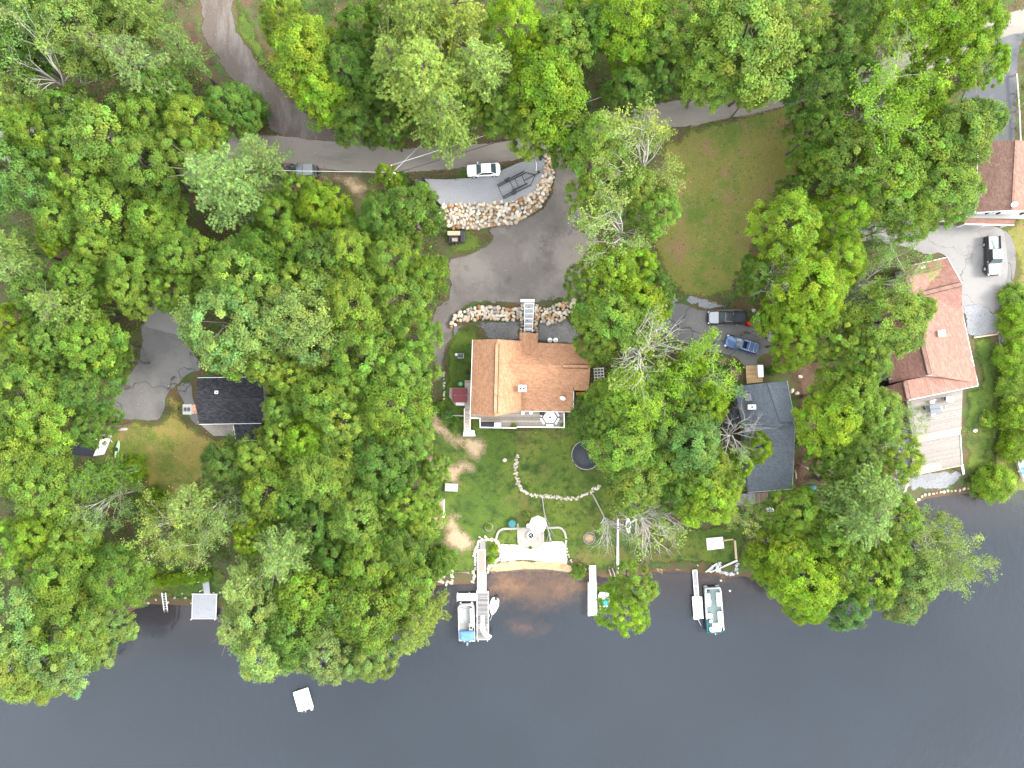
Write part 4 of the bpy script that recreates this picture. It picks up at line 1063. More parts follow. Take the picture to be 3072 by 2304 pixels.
def dish(parent, c, col='aluminium'):
    k = MB(); k.lathe([(.04, 0), (.2, .03), (.36, .11), (.42, .17), (.40, .17), (.2, .06), (.02, .03)], 16)
    R_ = Matrix.Rotation(math.radians(50), 4, Vector((1, -.4, 0))); k.v = [tuple(R_ @ Vector(v) + Vector(c) + Vector((0, 0, .5))) for v in k.v]
    k.tube([c, c + Vector((0, 0, .45))], .03, 6); k.tube([c + Vector((0, 0, .5)), c + Vector((.18, -.4, .75))], .015, 5)
    return part('satellite_dish', k, 'siding', parent, True)
def chimney(parent, c, w, d, h, flues=2, cap='concrete', body='brick'):
    k = MB(); k.box(c + Vector((0, 0, h / 2 - .6)), (w, d, h + 1.2)); o = part('chimney', k, body, parent, True)
    k = MB(); k.box(c + Vector((0, 0, h + .05)), (w + .16, d + .16, .1)); part('cap', k, cap, o, True)
    k = MB()
    for i in range(flues): k.box(c + Vector(((i - (flues - 1) / 2) * w * .45, 0, h + .15)), (w * .26, d * .42, .14))
    part('flue', k, 'black', o, True)
    return o

# --- orange roofed house
p0 = at(1570, 1130); zg = p0.z; a = A(zg)
hA = thing('house', 'house with bright orange shingled roof and white two hole chimney', 'house', (p0.x, p0.y, zg))
wl, rf = MB(), MB()
Rn, Rs = a(1491.6, 1017.5, 6.3), a(1485, 1249, 6.3)
q = gable(wl, rf, Rn, Rs, a(1417.5, 1019, 4.5), a(1410.5, 1242, 4.5), a(1567, 1023, 4.6), a(1563, 1233, 4.6), zg)
q2 = gable(wl, rf, a(1500, 1093.5, 5.65), a(1722, 1098, 5.65), a(1500, 1024, 4.05), a(1686, 1030.5, 4.05), a(1500, 1233, 3.2), a(1719, 1235.5, 3.2), zg)
part('roof', rf, 'roof_orange', hA, True)
r2 = MB(); r2.slab([a(1677, 1096.5, 5.74), a(1771, 1098.6, 5.74), a(1770, 1034, 4.2), a(1678, 1031, 4.2)], .2)
r2.slab([a(1719, 1098, 5.70), a(1771, 1099, 5.70), a(1766, 1172, 4.5), a(1722, 1171, 4.5)], .2); part('side_roof', r2, 'roof_orange', hA, True)
r3 = MB(); gable(wl, r3, a(1585.6, 997, 5.15), a(1584.5, 1062, 5.15), a(1558.6, 1000, 4.3), a(1560, 1062, 4.3), a(1614, 1002, 4.3), a(1612, 1062, 4.3), zg + 1.5, .16, .2, .3); part('entry_roof', r3, 'roof_orange', hA, True)
wl.prism([tuple(a(x, y, 3.5)[:2]) for x, y in ((1700, 1038), (1762, 1040), (1760, 1160), (1716, 1160))], zg, zg + 4.2)
part('wall', wl, 'siding_tan', hA, True)
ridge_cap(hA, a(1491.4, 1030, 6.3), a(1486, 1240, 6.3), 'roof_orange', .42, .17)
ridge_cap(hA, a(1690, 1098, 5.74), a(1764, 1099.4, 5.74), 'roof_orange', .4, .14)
for u, v in ((a(1417.5, 1019, 4.5), a(1410.5, 1242, 4.5)), (a(1563, 1233.5, 3.22), a(1719, 1236, 3.2)), (a(1719.3, 1235.5, 3.2), a(1721.5, 1174, 4.32))): fascia(hA, u, v)
ch = chimney(hA, a(1566.5, 1165, 4.5), .95, .75, 1.15, 2, 'white', 'siding'); dish(hA, a(1688, 1192, 3.9))
wall_windows(hA, q2[2], q2[3], zg + 1.9, 4, 1.3, 1.3, out=Vector((0, -1, 0))); wall_windows(hA, q[0], q[1], zg + 2.2, 3, out=Vector((-1, 0, 0)))
d_ = MB(); d_.box(a(1585.5, 999.5, 2.9) + Vector((0, .0, 0)), (1.0, .08, 2.05)); part('door', d_, 'black', hA, True)

# --- brown roofed house, top right
p0 = at(3000, 540); zg = p0.z; a = A(zg)
hB = thing('house', 'white sided house with brown roof at the right edge', 'house', (p0.x, p0.y, zg))
wl, rf = MB(), MB()
q = gable(wl, rf, a(3048, 420.6, 5.6), a(3037, 631, 5.6), a(2935.8, 423.7, 3.9), a(2926.5, 638, 3.9), a(3160, 428, 3.9), a(3147, 642, 3.9), zg, .18, .3, .25)
part('roof', rf, 'roof_brown', hB, True); part('wall', wl, 'siding', hB, True)
ridge_cap(hB, a(3048, 421, 5.6), a(3037, 630, 5.6), 'roof_brown', .35, .1, 'ridge_cap')
fascia(hB, a(2935.8, 423.7, 3.9), a(2926.5, 638, 3.9)); fascia(hB, a(2926.5, 638, 3.9), a(3037, 631, 5.6)); fascia(hB, a(3037, 631, 5.6), a(3147, 642, 3.9))
wall_windows(hB, q[1], q[0], zg + 2.9, 4, .9, 1.1, True, out=Vector((-1, 0, 0)))
e0, e1 = Vector(q[1]), Vector(q[3]); e0.z = e1.z = 0; wall_windows(hB, e0, e1, zg + 3.5, 2, .9, .9, True, out=Vector((0, -1, 0)))
pr = MB(); pr.slab([a(2897, 654, 2.7), a(3048, 659, 2.7), a(3041, 674, 2.2), a(2893, 672, 2.2)], .14); part('porch_roof', pr, 'roof_red', hB, True)
pg = MB(); pg.bar(a(2893, 673, 2.17), a(3041, 675, 2.17), .12, .18); part('gutter', pg, 'white', hB, True)
for x in (2900, 2970, 3034):
    k = MB(); u = a(x, 671, 2.1); k.box((u.x, u.y, zg + 1.05), (.14, .14, 2.1)); part('porch_post', k, 'white', hB, True)
pr = MB(); pr.slab([a(2839.6, 612.7, 2.3), a(2875.5, 611.7, 2.7), a(2875.5, 659, 2.7), a(2837.6, 660, 2.3)], .14); part('side_porch_roof', pr, 'roof_brown', hB, True)
k = MB(); k.prism([tuple(a(x, y, 2)[:2]) for x, y in ((2843, 616), (2880, 616), (2880, 656), (2842, 656))], zg, zg + 2.25); part('side_porch_wall', k, 'siding', hB, True)
dish(hB, a(3035, 614, 5.55))
k = MB(); u = atz(2888, 454, zg + 5.2); part('spare', k, 'white', hB, True) if False else None

# --- red brown roofed house
p0 = at(2790, 1000); zg = p0.z; a = A(zg)
hC = thing('house', 'long house with red brown roof beside the white deck', 'house', (p0.x, p0.y, zg))
wl, rf = MB(), MB()
q = gable(wl, rf, a(2720, 829, 5.6), a(2788, 1125, 5.6), a(2622, 872, 3.3), a(2668, 1150, 3.3), a(2861, 802, 3.3), a(2934, 1150, 3.0), zg)
q2 = gable(wl, rf, a(2714, 1143, 5.05), a(2725.5, 1200, 5.05), a(2644, 1165, 3.3), a(2655, 1217, 3.3), a(2924, 1098, 3.12), a(2934, 1157, 3.12), zg)
part('roof', rf, 'roof_red', hC, True)
r2 = MB(); gable(wl, r2, a(2758, 883, 5.0), a(2886.5, 851, 5.0), a(2703, 804, 3.3), a(2842.4, 772, 3.3), a(2762, 955, 3.4), a(2884, 924, 3.4), zg); part('cross_roof', r2, 'roof_red', hC, True)
r3 = MB(); r3.slab([a(2700, 803, 3.5), a(2786, 786, 3.7), a(2787, 816, 5.1), a(2719, 829, 5.2)], .18); part('hip_roof', r3, 'roof_red', hC, True)
part('wall', wl, 'siding', hC, True)
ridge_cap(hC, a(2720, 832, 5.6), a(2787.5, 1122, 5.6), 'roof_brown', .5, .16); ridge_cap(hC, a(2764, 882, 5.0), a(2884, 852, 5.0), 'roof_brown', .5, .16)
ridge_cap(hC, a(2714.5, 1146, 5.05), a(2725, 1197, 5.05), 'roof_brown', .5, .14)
for u, v in ((a(2703, 803.5, 3.3), a(2842.4, 771.5, 3.3)), (a(2884, 924, 3.2), a(2934.5, 1155, 3.05)), (a(2725.5, 1200.5, 5.05), a(2934, 1157.5, 3.12)), (a(2655, 1217, 3.3), a(2644, 1165, 3.3)), (a(2842.6, 772, 3.3), a(2886.7, 851, 5.0))): fascia(hC, u, v)
k = MB(); k.box(a(2824.5, 1000, 4.9), (.95, .85, .3), math.radians(10)); o = part('skylight', k, 'white', hC, True)
k = MB(); k.box(a(2824.5, 1000, 5.06), (.78, .68, .04), math.radians(10)); part('pane', k, 'white', o, True)
k = MB(); u = a(2757, 805, 3.9); k.tube([u, u + Vector((0, 0, .6))], .12, 10); k.tube([u + Vector((.35, .05, .0)), u + Vector((.35, .05, .5))], .22, 12); k.tube([u + Vector((-.4, .05, .3)), u + Vector((0, 0, .3))], .05, 6); part('roof_vent', k, 'white', hC, True)
k = MB(); u = a(2665, 1136, 4.0); k.box(u + Vector((0, 0, .2)), (.5, .22, .6), .2); part('vent_stack', k, 'black', hC, True)
wall_windows(hC, q2[3], Vector(q2[1]), zg + 1.5, 4, 1.2, 1.4, out=Vector((0, -1, 0)))

# --- slate roofed house
p0 = at(2300, 1310); zg = p0.z; a = A(zg)
hD = thing('house', 'house with slate grey roof and raised right dormer', 'house', (p0.x, p0.y, zg))
wl, rf = MB(), MB()
gable(wl, rf, a(2302, 1148.6, 5.6), a(2341, 1278, 5.6), a(2201.5, 1159.5, 3.1), a(2231, 1287, 3.1), a(2361, 1143, 4.9), a(2385, 1276, 4.9), zg)
q = [a(x, y, z) for x, y, z in ((2231, 1281, 4.75), (2385, 1276, 4.75), (2382, 1366, 4.1), (2238, 1370, 4.1))]; rf.slab(q, .2)
q3 = [a(x, y, z) for x, y, z in ((2238, 1366, 4.05), (2382, 1362, 4.05), (2377, 1466.7, 3.0), (2243.8, 1477.7, 3.0))]; rf.slab(q3, .2)
part('roof', rf, 'roof_slate', hD, True)
dm = MB(); dm.slab([a(2301, 1149, 5.78), a(2361.3, 1142.3, 5.3), a(2384.8, 1263, 5.3), a(2340, 1267, 5.78)], .3); part('dormer_roof', dm, 'roof_slate', hD, True)
wl.prism([tuple(a(x, y, 3)[:2]) for x, y in ((2242, 1285), (2374, 1280), (2369, 1458), (2251, 1467))], zg, zg + 2.8); part('wall', wl, 'siding_grey', hD, True)
fascia(hD, a(2361.5, 1142.3, 5.2), a(2385, 1263, 5.2)); fascia(hD, a(2385, 1280, 4.7), a(2377.3, 1466, 3.0)); fascia(hD, a(2243.8, 1478, 3.0), a(2377, 1467, 3.0), 'siding')
k = MB(); k.box(a(2244.5, 1192, 4.35), (.82, 1.0, .18), math.radians(10)); o = part('skylight', k, 'siding_grey', hD, True)
k = MB(); k.box(a(2244.5, 1192, 4.46), (.56, .75, .04), math.radians(10)); part('pane', k, 'glass', o, True)
chimney(hD, a(2250, 1220.5, 4.3), .95, .5, .7, 1, 'white', 'brick')
lr = MB(); lr.slab([a(2186, 1228, 2.4), a(2220, 1216, 2.7), a(2231, 1279, 2.7), a(2172, 1292, 2.4)], .14); part('lean_to_roof', lr, 'roof_black', hD, True)
k = MB(); k.prism([tuple(a(x, y, 1)[:2]) for x, y in ((2192, 1232), (2222, 1224), (2232, 1274), (2182, 1284))], zg, zg + 2.3); part('lean_to_wall', k, 'siding_grey', hD, True)
wall_windows(hD, Vector((*a(2251, 1467, 3)[:2], 0)), Vector((*a(2369, 1458, 3)[:2], 0)), zg + 1.5, 3, 1.1, 1.2, out=Vector((0, -1, 0)))

# --- black roofed cottage
p0 = at(690, 1200); zg = p0.z; a = A(zg)
hE = thing('cottage', 'cottage with black roof and pale brick end chimney', 'house', (p0.x, p0.y, zg))
wl, rf = MB(), MB()
q = gable(wl, rf, a(587, 1201.8, 4.6), a(790, 1197, 4.6), a(592.6, 1133.7, 2.9), a(785, 1131, 2.9), a(597, 1272.6, 2.9), a(784, 1269.5, 2.9), zg)
part('roof', rf, 'roof_black', hE, True)
pr = MB(); pr.slab([a(700, 1274, 2.72), a(784, 1271.5, 2.72), a(784, 1321, 2.3), a(707, 1321.5, 2.3)], .14); part('porch_roof', pr, 'roof_black', hE, True)
part('wall', wl, 'siding', hE, True); ridge_cap(hE, a(588, 1201.8, 4.6), a(789, 1197, 4.6), 'roof_black', .34, .08, 'ridge_cap')
for u, v in ((a(592.6, 1133.3, 2.9), a(785, 1130.6, 2.9)), (a(597, 1273, 2.9), a(784, 1270, 2.9)), (a(707, 1322, 2.3), a(784, 1321.5, 2.3)), (a(700, 1275, 2.7), a(707, 1321, 2.3))): fascia(hE, u, v)
for x in (712, 733, 778):
    k = MB(); u = a(x, 1318, 2.2); k.box((u.x, u.y, zg + 1.1), (.13, .13, 2.2)); part('porch_post', k, 'white', hE, True)
chimney(hE, a(576, 1227, 4.0), 1.1, 1.25, 1.3, 2)
k = MB(); k.box(a(650, 1177, 4.0), (.42, .42, .3)); o = part('roof_vent', k, 'white', hE, True)
k = MB(); k.box(a(650, 1177, 4.16), (.2, .2, .02)); part('vent_grille', k, 'black', o, True)
k = MB(); u = a(673, 1174, 3.9); k.tube([u, u + Vector((0, 0, .4))], .07, 8); part('vent_pipe', k, 'black', hE, True)
wall_windows(hE, q[2], q[3], zg + 1.4, 3, 1.0, 1.1, out=Vector((0, -1, 0)))

# --- small sheds
p0 = at(265, 1335); zg = p0.z; a = A(zg)
sh = thing('shed', 'small shed with dark flat roof and one bright white wall', 'shed', (p0.x, p0.y, zg))
q = [a(205, 1301, 2.9), a(304, 1307, 2.9), a(277, 1370, 2.9), a(190, 1362, 2.9)]
rf = MB(); rf.slab(q, .16); part('roof', rf, 'navy', sh, True)
k = MB(); k.prism([tuple(lerp(p, sum(q, Vector()) / 4, .03)[:2]) for p in q], zg, zg + 2.75); part('wall', k, 'siding', sh, True)
k = MB(); k.bar(a(289, 1311, 3.0), a(292, 1343, 3.0), .16, .12); part('roof_plank', k, 'siding', sh, True)
p0 = at(2340, 1005); zg = p0.z; a = A(zg)
sh = thing('shed', 'small grey roofed shed half hidden under lime trees', 'shed', (p0.x, p0.y, zg))
q = [a(2318, 990, 2.3), a(2366, 992, 2.3), a(2364, 1024, 2.3), a(2320, 1023, 2.3)]
rf = MB(); rf.slab(q, .12); part('roof', rf, 'roof_slate', sh, True)
k = MB(); k.prism([tuple(lerp(p, sum(q, Vector()) / 4, .06)[:2]) for p in q], zg, zg + 2.19); part('wall', k, 'siding', sh, True)
p0 = at(1312, 1550); zg = p0.z; a = A(zg)
sh = thing('shed', 'shed with flat pinkish brown roof under the left wood', 'shed', (p0.x, p0.y, zg))
q = [a(1288, 1502, 2.4), a(1331, 1502, 2.4), a(1329, 1586, 2.4), a(1292, 1586, 2.4)]
k = MB(); k.prism([tuple(lerp(p, sum(q, Vector()) / 4, .05)[:2]) for p in q], zg, zg + 2.25); part('wall', k, 'siding', sh, True)
for i in range(9):
    k = MB(); u, v = lerp(q[0], q[3], (i + .04) / 9), lerp(q[1], q[2], (i + .04) / 9); u2, v2 = lerp(q[0], q[3], (i + .96) / 9), lerp(q[1], q[2], (i + .96) / 9)
    k.slab([u, v, v2, u2], .1); part('roof_board', k, 'terracotta', sh, True)
k = MB(); k.bar(a(1330.5, 1538, 2.46), a(1330.5, 1556, 2.46), .2, .06); part('roof_cap', k, 'white', sh, True)

# ------------------------------------------------------------------ stones
def rock_mesh(seed):
    r = random.Random(seed); bm = bmesh.new(); bmesh.ops.create_icosphere(bm, subdivisions=2, radius=1)
    k = [Vector((r.gauss(0, 1), r.gauss(0, 1), r.gauss(0, 1))).normalized() for _ in range(7)]; o = [r.uniform(.62, .95) for _ in k]
    for v in bm.verts:
        d = v.co.normalized(); f = min([1.0] + [c / max(d.dot(q), .01) for q, c in zip(k, o) if d.dot(q) > .2]); v.co = d * f * r.uniform(.95, 1.04)
    me = bpy.data.meshes.new('stone'); bm.to_mesh(me); bm.free(); me.materials.append(MT['rock']); return me
ROCKS = [rock_mesh(i) for i in range(9)]
STONE_COL = [(.36, .30, .235)] * 4 + [(.42, .37, .31)] * 4 + [(.36, .27, .185)] * 2 + [(.32, .19, .10), (.27, .14, .065), (.22, .205, .19)] + [(.42, .35, .27)] * 2
def scatter(poly, rmin, seed, tries=9000):
    r = random.Random(seed); xs = [p[0] for p in poly]; ys = [p[1] for p in poly]; pts = []; cell = {}
    for _ in range(tries):
        p = (r.uniform(min(xs), max(xs)), r.uniform(min(ys), max(ys)))
        if not inside(*p, poly): continue
        k = (int(p[0] / rmin), int(p[1] / rmin))
        if any((q[0] - p[0]) ** 2 + (q[1] - p[1]) ** 2 < rmin * rmin for i in (-1, 0, 1) for j in (-1, 0, 1) for q in cell.get((k[0] + i, k[1] + j), ())): continue
        cell.setdefault(k, []).append(p); pts.append(p)
    return pts
def stones(owner, pts, size, hfun, seed, cols=STONE_COL, name='stone', flat=.7):
    r = random.Random(seed); ox, oy, oz = owner.location; n = 0; rest = []
    for x, y in pts:
        s = size * r.uniform(.72, 1.3); e = r.uniform(.85, 1.3)
        o = bpy.data.objects.new(name, ROCKS[r.randrange(9)]); COL.objects.link(o); o.parent = owner
        o.location = (x - ox, y - oy, hfun(x, y) + s * .2 - oz); o.scale = (s * e, s / e, s * flat * r.uniform(.8, 1.2))
        o.rotation_euler = (r.uniform(-.4, .4), r.uniform(-.4, .4), r.uniform(0, 6.28))
        c = r.choice(cols); j = r.uniform(.8, 1.15); o.color = (c[0] * j, c[1] * j, c[2] * j * r.uniform(.9, 1.05), 1)
        n += 1
        if n > 300: rest.append(o)
    if rest:                               # past three hundred: one joined part
        k = MB(); bpy.context.view_layer.update()
        for o in rest:
            M_ = Matrix.LocRotScale(o.location, o.rotation_euler, o.scale); k.add([M_ @ v.co for v in o.data.vertices], [tuple(p.vertices) for p in o.data.polygons], True); bpy.data.objects.remove(o)
        part('small_stones', k, 'rock', owner, color=(.42, .37, .31))['kind'] = 'stuff'
def wline(px, step):                       # points every step metres along a photo polyline
    P = [Vector(at(*p)[:2]) for p in px]; out = []
    for p, q in zip(P, P[1:]):
        n = max(1, int((q - p).length / step)); out += [tuple(p.lerp(q, i / n)) for i in range(n)]
    return out + [tuple(P[-1])]
# crushed stone parking pad, raised above the driveway, and its boulder bank
PAD = smooth_poly(Z4([(270, 430), (420, 410), (640, 420), (940, 400), (1200, 380), (1380, 300), (1650, 190), (1900, 140), (1935, 230), (1925, 330), (1880, 430), (1800, 560), (1700, 660), (1500, 710), (1200, 735), (900, 735), (640, 750), (560, 690), (440, 540)]), 3, .6, 5)
pc = at(1440, 570); PADZ = pc.z + .95
pw = [tuple(atz(x, y, PADZ)[:2]) for x, y in PAD]; OPEN.append(pw)
k = MB(); k.prism(pw, pc.z - 1.2, PADZ); o = link('gravel_pad', k.mesh('gravel_pad', MT['gravel_solid'])); o['kind'] = 'structure'
sheet('pad_verge', Z4([(100, 430), (260, 370), (560, 330), (800, 280), (1040, 230), (1380, 280), (1500, 230), (1700, 150), (1900, 120), (1900, 180), (1650, 205), (1380, 310), (1150, 400), (900, 400), (500, 420), (300, 430)]), 'lawn_dry', 5, jit=1.5)
bank = [tuple(atz(x, y, PADZ - .5)[:2]) for x, y in Z4([(1935, 110), (2005, 100), (2025, 250), (2050, 380), (2010, 520), (1960, 640), (1870, 770), (1700, 890), (1560, 960), (1400, 980), (1050, 1045), (900, 1035), (720, 1030), (660, 930), (560, 820), (640, 745), (900, 728), (1200, 728), (1500, 705), (1700, 650), (1800, 550), (1880, 430), (1925, 330)])]
OPEN.append(bank)
def bank_h(x, y):
    d = min((Vector((x, y)) - Vector(p)).length for p in pw); return max(G(x, y) + .1, PADZ - .05 - .30 * d)
pc2 = at(1500, 640); sw = thing('boulder_bank', 'broad bank of tan boulders below the crushed stone pad', 'stone bank', pc2)
sl_ = MB(); ring = bank; cz = [bank_h(*p) - .1 for p in ring]
sl_.slab([(p[0], p[1], z) for p, z in zip(ring, cz)], .8); part('rubble_bed', sl_, 'soil_solid', sw, True)
stones(sw, scatter(bank, .43, 3, 22000), .315, bank_h, 4)
# boulder wall between driveway and house, split by the footbridge
b2 = [tuple(at(x, y)[:2]) for x, y in Z1([(225, 440), (240, 350), (300, 260), (420, 205), (560, 180), (760, 175), (950, 200), (1110, 190), (1130, 330), (1000, 350), (850, 330), (620, 330), (420, 355), (300, 370), (245, 440)])]
b3 = [tuple(at(x, y)[:2]) for x, y in Z1([(1290, 200), (1420, 185), (1550, 150), (1700, 110), (1800, 80), (1830, 200), (1720, 280), (1620, 380), (1500, 395), (1350, 370), (1290, 330)])]
b4 = [tuple(at(x, y)[:2]) for x, y in Z1([(1110, 130), (1165, 130), (1165, 520), (1100, 520), (1110, 350)])]; b5 = [tuple(at(x, y)[:2]) for x, y in Z1([(1270, 130), (1320, 120), (1320, 330), (1300, 420), (1350, 540), (1290, 540), (1262, 400)])]
OPEN += [b2, b3, b4, b5]
pc2 = at(1470, 945); sw = thing('boulder_wall', 'boulder wall left of the footbridge, above the house', 'stone wall', pc2)
stones(sw, scatter(b2, .41, 5), .31, lambda x, y: G(x, y) + .35, 6); stones(sw, scatter(b4, .45, 7), .3, lambda x, y: G(x, y) + .2, 8)
pc2 = at(1640, 940); sw = thing('boulder_wall', 'boulder wall right of the footbridge, running under trees', 'stone wall', pc2)
stones(sw, scatter(b3, .41, 9), .31, lambda x, y: G(x, y) + .35, 10); stones(sw, scatter(b5, .45, 11), .3, lambda x, y: G(x, y) + .2, 12)
g0 = lambda x, y: max(G(x, y), -.05)
def border(name, label, cat, px, step, size, seed, cols=STONE_COL, rows=1, h=g0):
    pts = wline(px, step); c = pts[len(pts) // 2]; o = thing(name, label, cat, (c[0], c[1], max(G(*c), 0))); r = random.Random(seed)
    stones(o, [(x + r.uniform(-.1, .1) * rows, y + r.uniform(-.1, .1) * rows) for x, y in pts for _ in range(rows)], size, h, seed, cols)
PALE = [(.40, .35, .28), (.44, .40, .34), (.36, .30, .22), (.32, .28, .24)]
border('stone_border', 'curved pale stone border across the back lawn', 'stone border', T5([(1145, 1292), (1130, 1340), (1128, 1400), (1145, 1470), (1180, 1530), (1260, 1555), (1350, 1555), (1450, 1570), (1520, 1570), (1600, 1540), (1640, 1510), (1680, 1490)]), .24, .19, 21, PALE, 2)
border('stone_border', 'pale stones along the left side of the walkway ramp', 'stone border', Z2_([(690, 490), (640, 560), (615, 660), (620, 760), (625, 850), (590, 920), (600, 980), (590, 1040)]), .25, .21, 22, PALE, 2)
border('stone_border', 'pale stones between walkway ramp and beach sand', 'stone border', Z2_([(740, 490), (830, 500), (900, 530), (930, 600), (945, 680), (930, 760), (860, 810), (790, 840), (770, 920)]), .26, .22, 23, PALE, 2)
border('stone_border', 'thin row of small stones at the beach sand right edge', 'stone border', Z2_([(1775, 530), (1790, 620), (1800, 700), (1830, 760), (1865, 830)]), .36, .17, 24, PALE)
border('stone_border', 'short row of pale stones beside the white dock', 'stone border', Z2_([(1985, 900), (2020, 875), (2070, 865)]), .34, .24, 25, PALE)
border('stone_border', 'stones edging the path beside the hot tub', 'stone border', Z1([(135, 1010), (140, 1100), (130, 1180), (130, 1260), (125, 1340)]), .45, .2, 26)
border('stone_bank', 'shore stones left of the concrete boat ramp', 'stone bank', Z2_([(100, 1010), (180, 1010), (260, 880), (310, 900), (330, 980), (320, 1040), (240, 1060), (160, 1040)]), .28, .22, 27, PALE, 2)
border('stone_bank', 'grey stone bank beside the right lawn timbers', 'stone bank', Z3_([(1560, 1150), (1640, 1100), (1700, 1060), (1660, 1150), (1750, 1185), (1840, 1200), (1920, 1180), (1900, 1110), (1930, 1070)]), .26, .21, 28, [(.40, .40, .42), (.30, .30, .32), (.5, .5, .5)], 2)
border('shore_stones', 'stones along the cove shore under the white deck', 'stone bank', [(2735, 1512), (2775, 1484), (2820, 1476), (2865, 1471), (2905, 1466)], .5, .24, 29, PALE, 1)
border('shore_stones', 'scattered stones on the grassy bank by the ladder', 'stone bank', [(445, 1808), (470, 1800), (505, 1806), (545, 1780), (555, 1795), (575, 1808), (640, 1780), (660, 1775)], 1.0, .2, 30, PALE)

# ------------------------------------------------------------------ docks and decks
def planks(owner, quad, n, m='wood', gap=.012, th=.05, cols=((.34, .33, .32), (.42, .41, .40), (.38, .37, .35)), name='plank', seed=1):
    """n boards laid side by side from edge quad[0]-quad[1] to edge quad[3]-quad[2] (world points)"""
    r = random.Random(seed); q0, q1, q2, q3 = [Vector(p) for p in quad]; step = ((q3 - q0).length / n); g = gap / max(step, .01)
    for i in range(n):
        t0, t1 = (i + g / 2) / n, (i + 1 - g / 2) / n
        k = MB(); dz = Vector((0, 0, r.uniform(-.004, .004))); k.slab([lerp(q0, q3, t0) + dz, lerp(q1, q2, t0) + dz, lerp(q1, q2, t1) + dz, lerp(q0, q3, t1) + dz], th)
        c = r.choice(cols); j = r.uniform(.85, 1.12); part(name, k, m, owner, True, color=(c[0] * j, c[1] * j, c[2] * j))
def quadz(pts, z): return [atz(x, y, z) for x, y in pts]
def frame(owner, quad, m='white', w=.09, h=.16, dz=-.06, name='frame'):
    k = MB(); q = [Vector(p) + Vector((0, 0, dz)) for p in quad]
    for a_, b_ in zip(q, q[1:] + q[:1]): k.bar(a_, b_, w, h)
    return part(name, k, m, owner, True)
def posts(owner, pts, z1, z0=-1.6, r=.05, m='white', name='post'):
    for p in pts:
        k = MB(); k.tube([(p[0], p[1], z0), (p[0], p[1], z1)], r, 8); part(name, k, m, owner, True)
# centre dock
Q = lambda pts: shift_pts(pts, .1326, 1340, 1740)
z = .62; q = quadz(Q([(690, 262), (945, 262), (945, 1345), (690, 1345)]), z)
dk = thing('dock', 'long weathered plank dock between pontoon boat and rowing boat', 'dock', (q[0].x, q[0].y, 0))
planks(dk, q, 50, cols=((.13, .126, .12), (.21, .205, .195), (.17, .165, .158)), gap=.035, seed=3); frame(dk, q); posts(dk, [q[2] + Vector((-.15, -.12, 0)), q[3] + Vector((.15, -.12, 0)), lerp(q[0], q[3], .5) + Vector((-.08, 0, 0)), lerp(q[1], q[2], .5) + Vector((.08, 0, 0)), q[0] + Vector((-.07, .05, 0))], 1.0)
dq = q
q = quadz(Q([(240, 312), (684, 312), (684, 462), (240, 462)]), z); dk = thing('dock', 'short white cross dock at the pontoon boat bow', 'dock', (q[0].x, q[0].y, 0))
planks(dk, [q[0], q[3], q[2], q[1]], 26, cols=((.30, .29, .28), (.34, .33, .32))); frame(dk, q); posts(dk, [q[0], q[3], lerp(q[0], q[1], .6)], .9)
q = quadz(Z2_([(650, 935), (755, 935), (755, 1180), (650, 1180)]), .66); dk = thing('gangway', 'bright white gangway between brown ramp and weathered dock', 'gangway', (q[0].x, q[0].y, 0))
planks(dk, q, 16, 'white'); frame(dk, q)
q = quadz(Z2_([(652, 637), (748, 637), (748, 935), (652, 935)]), .95); dk = thing('ramp', 'brown boarded ramp leading down to the white gangway', 'ramp', (q[0].x, q[0].y, .4))
planks(dk, q, 24, 'terracotta', .02); frame(dk, q); posts(dk, [q[0], q[1], q[2], q[3]], 1.0, 0)
k = MB(); p = at(1446, 1634, .12); k.prism([tuple(atz(x, y, p.z)[:2]) for x, y in Z2_([(680, 500), (750, 500), (750, 632), (676, 632)])], p.z - .5, p.z); single('stone_slab', k, 'concrete', 'grey slab landing at the top of the brown ramp', 'slab')
k = MB(); p = at(1385, 1730, .06); k.slab([atz(*c, z_) for c, z_ in zip(Z2_([(345, 920), (545, 918), (548, 1030), (340, 1030)]), (.55, .55, .02, .02))], .25); single('boat_ramp', k, 'concrete', 'short pale concrete boat ramp at the water', 'boat ramp')
# white dock with the teal boat
q = quadz(Z2_([(2063, 1065), (2165, 1065), (2170, 1472), (2063, 1472)]), .7); dk = thing('dock', 'plain white dock beside the teal seated boat', 'dock', (q[0].x, q[0].y, 0))
planks(dk, q, 22, 'white'); frame(dk, q); posts(dk, [q[2] + Vector((.1, -.2, 0)), q[3] + Vector((.1, -.1, 0)), q[0], q[1]], .75)
q = quadz(Z2_([(2080, 842), (2155, 842), (2158, 1065), (2080, 1065)]), .72); dk = thing('gangway', 'pale three panel gangway of the white dock', 'gangway', (q[0].x, q[0].y, 0))
planks(dk, q, 13, cols=((.32, .32, .31), (.36, .36, .35))); frame(dk, q)
# right dock
Q2 = lambda pts: shift_pts(pts, .1386, 2060, 1690)
q = quadz(Q2([(130, 150), (222, 145), (262, 728), (175, 730)]), .6); dk = thing('gangway', 'narrow pale gangway leading to the right platform', 'gangway', (q[0].x, q[0].y, 0))
planks(dk, q, 20, cols=((.27, .255, .245), (.30, .285, .27))); frame(dk, q, 'aluminium'); posts(dk, [q[1] + Vector((.1, .7, 0))], .9)
q = quadz(Q2([(125, 728), (325, 728), (355, 1185), (165, 1210)]), .62); dk = thing('dock', 'small pale platform beside the green decked pontoon boat', 'dock', (q[0].x, q[0].y, 0))
planks(dk, q, 16, cols=((.31, .295, .285), (.34, .325, .31))); frame(dk, q); posts(dk, [q[3], q[2]], .8)
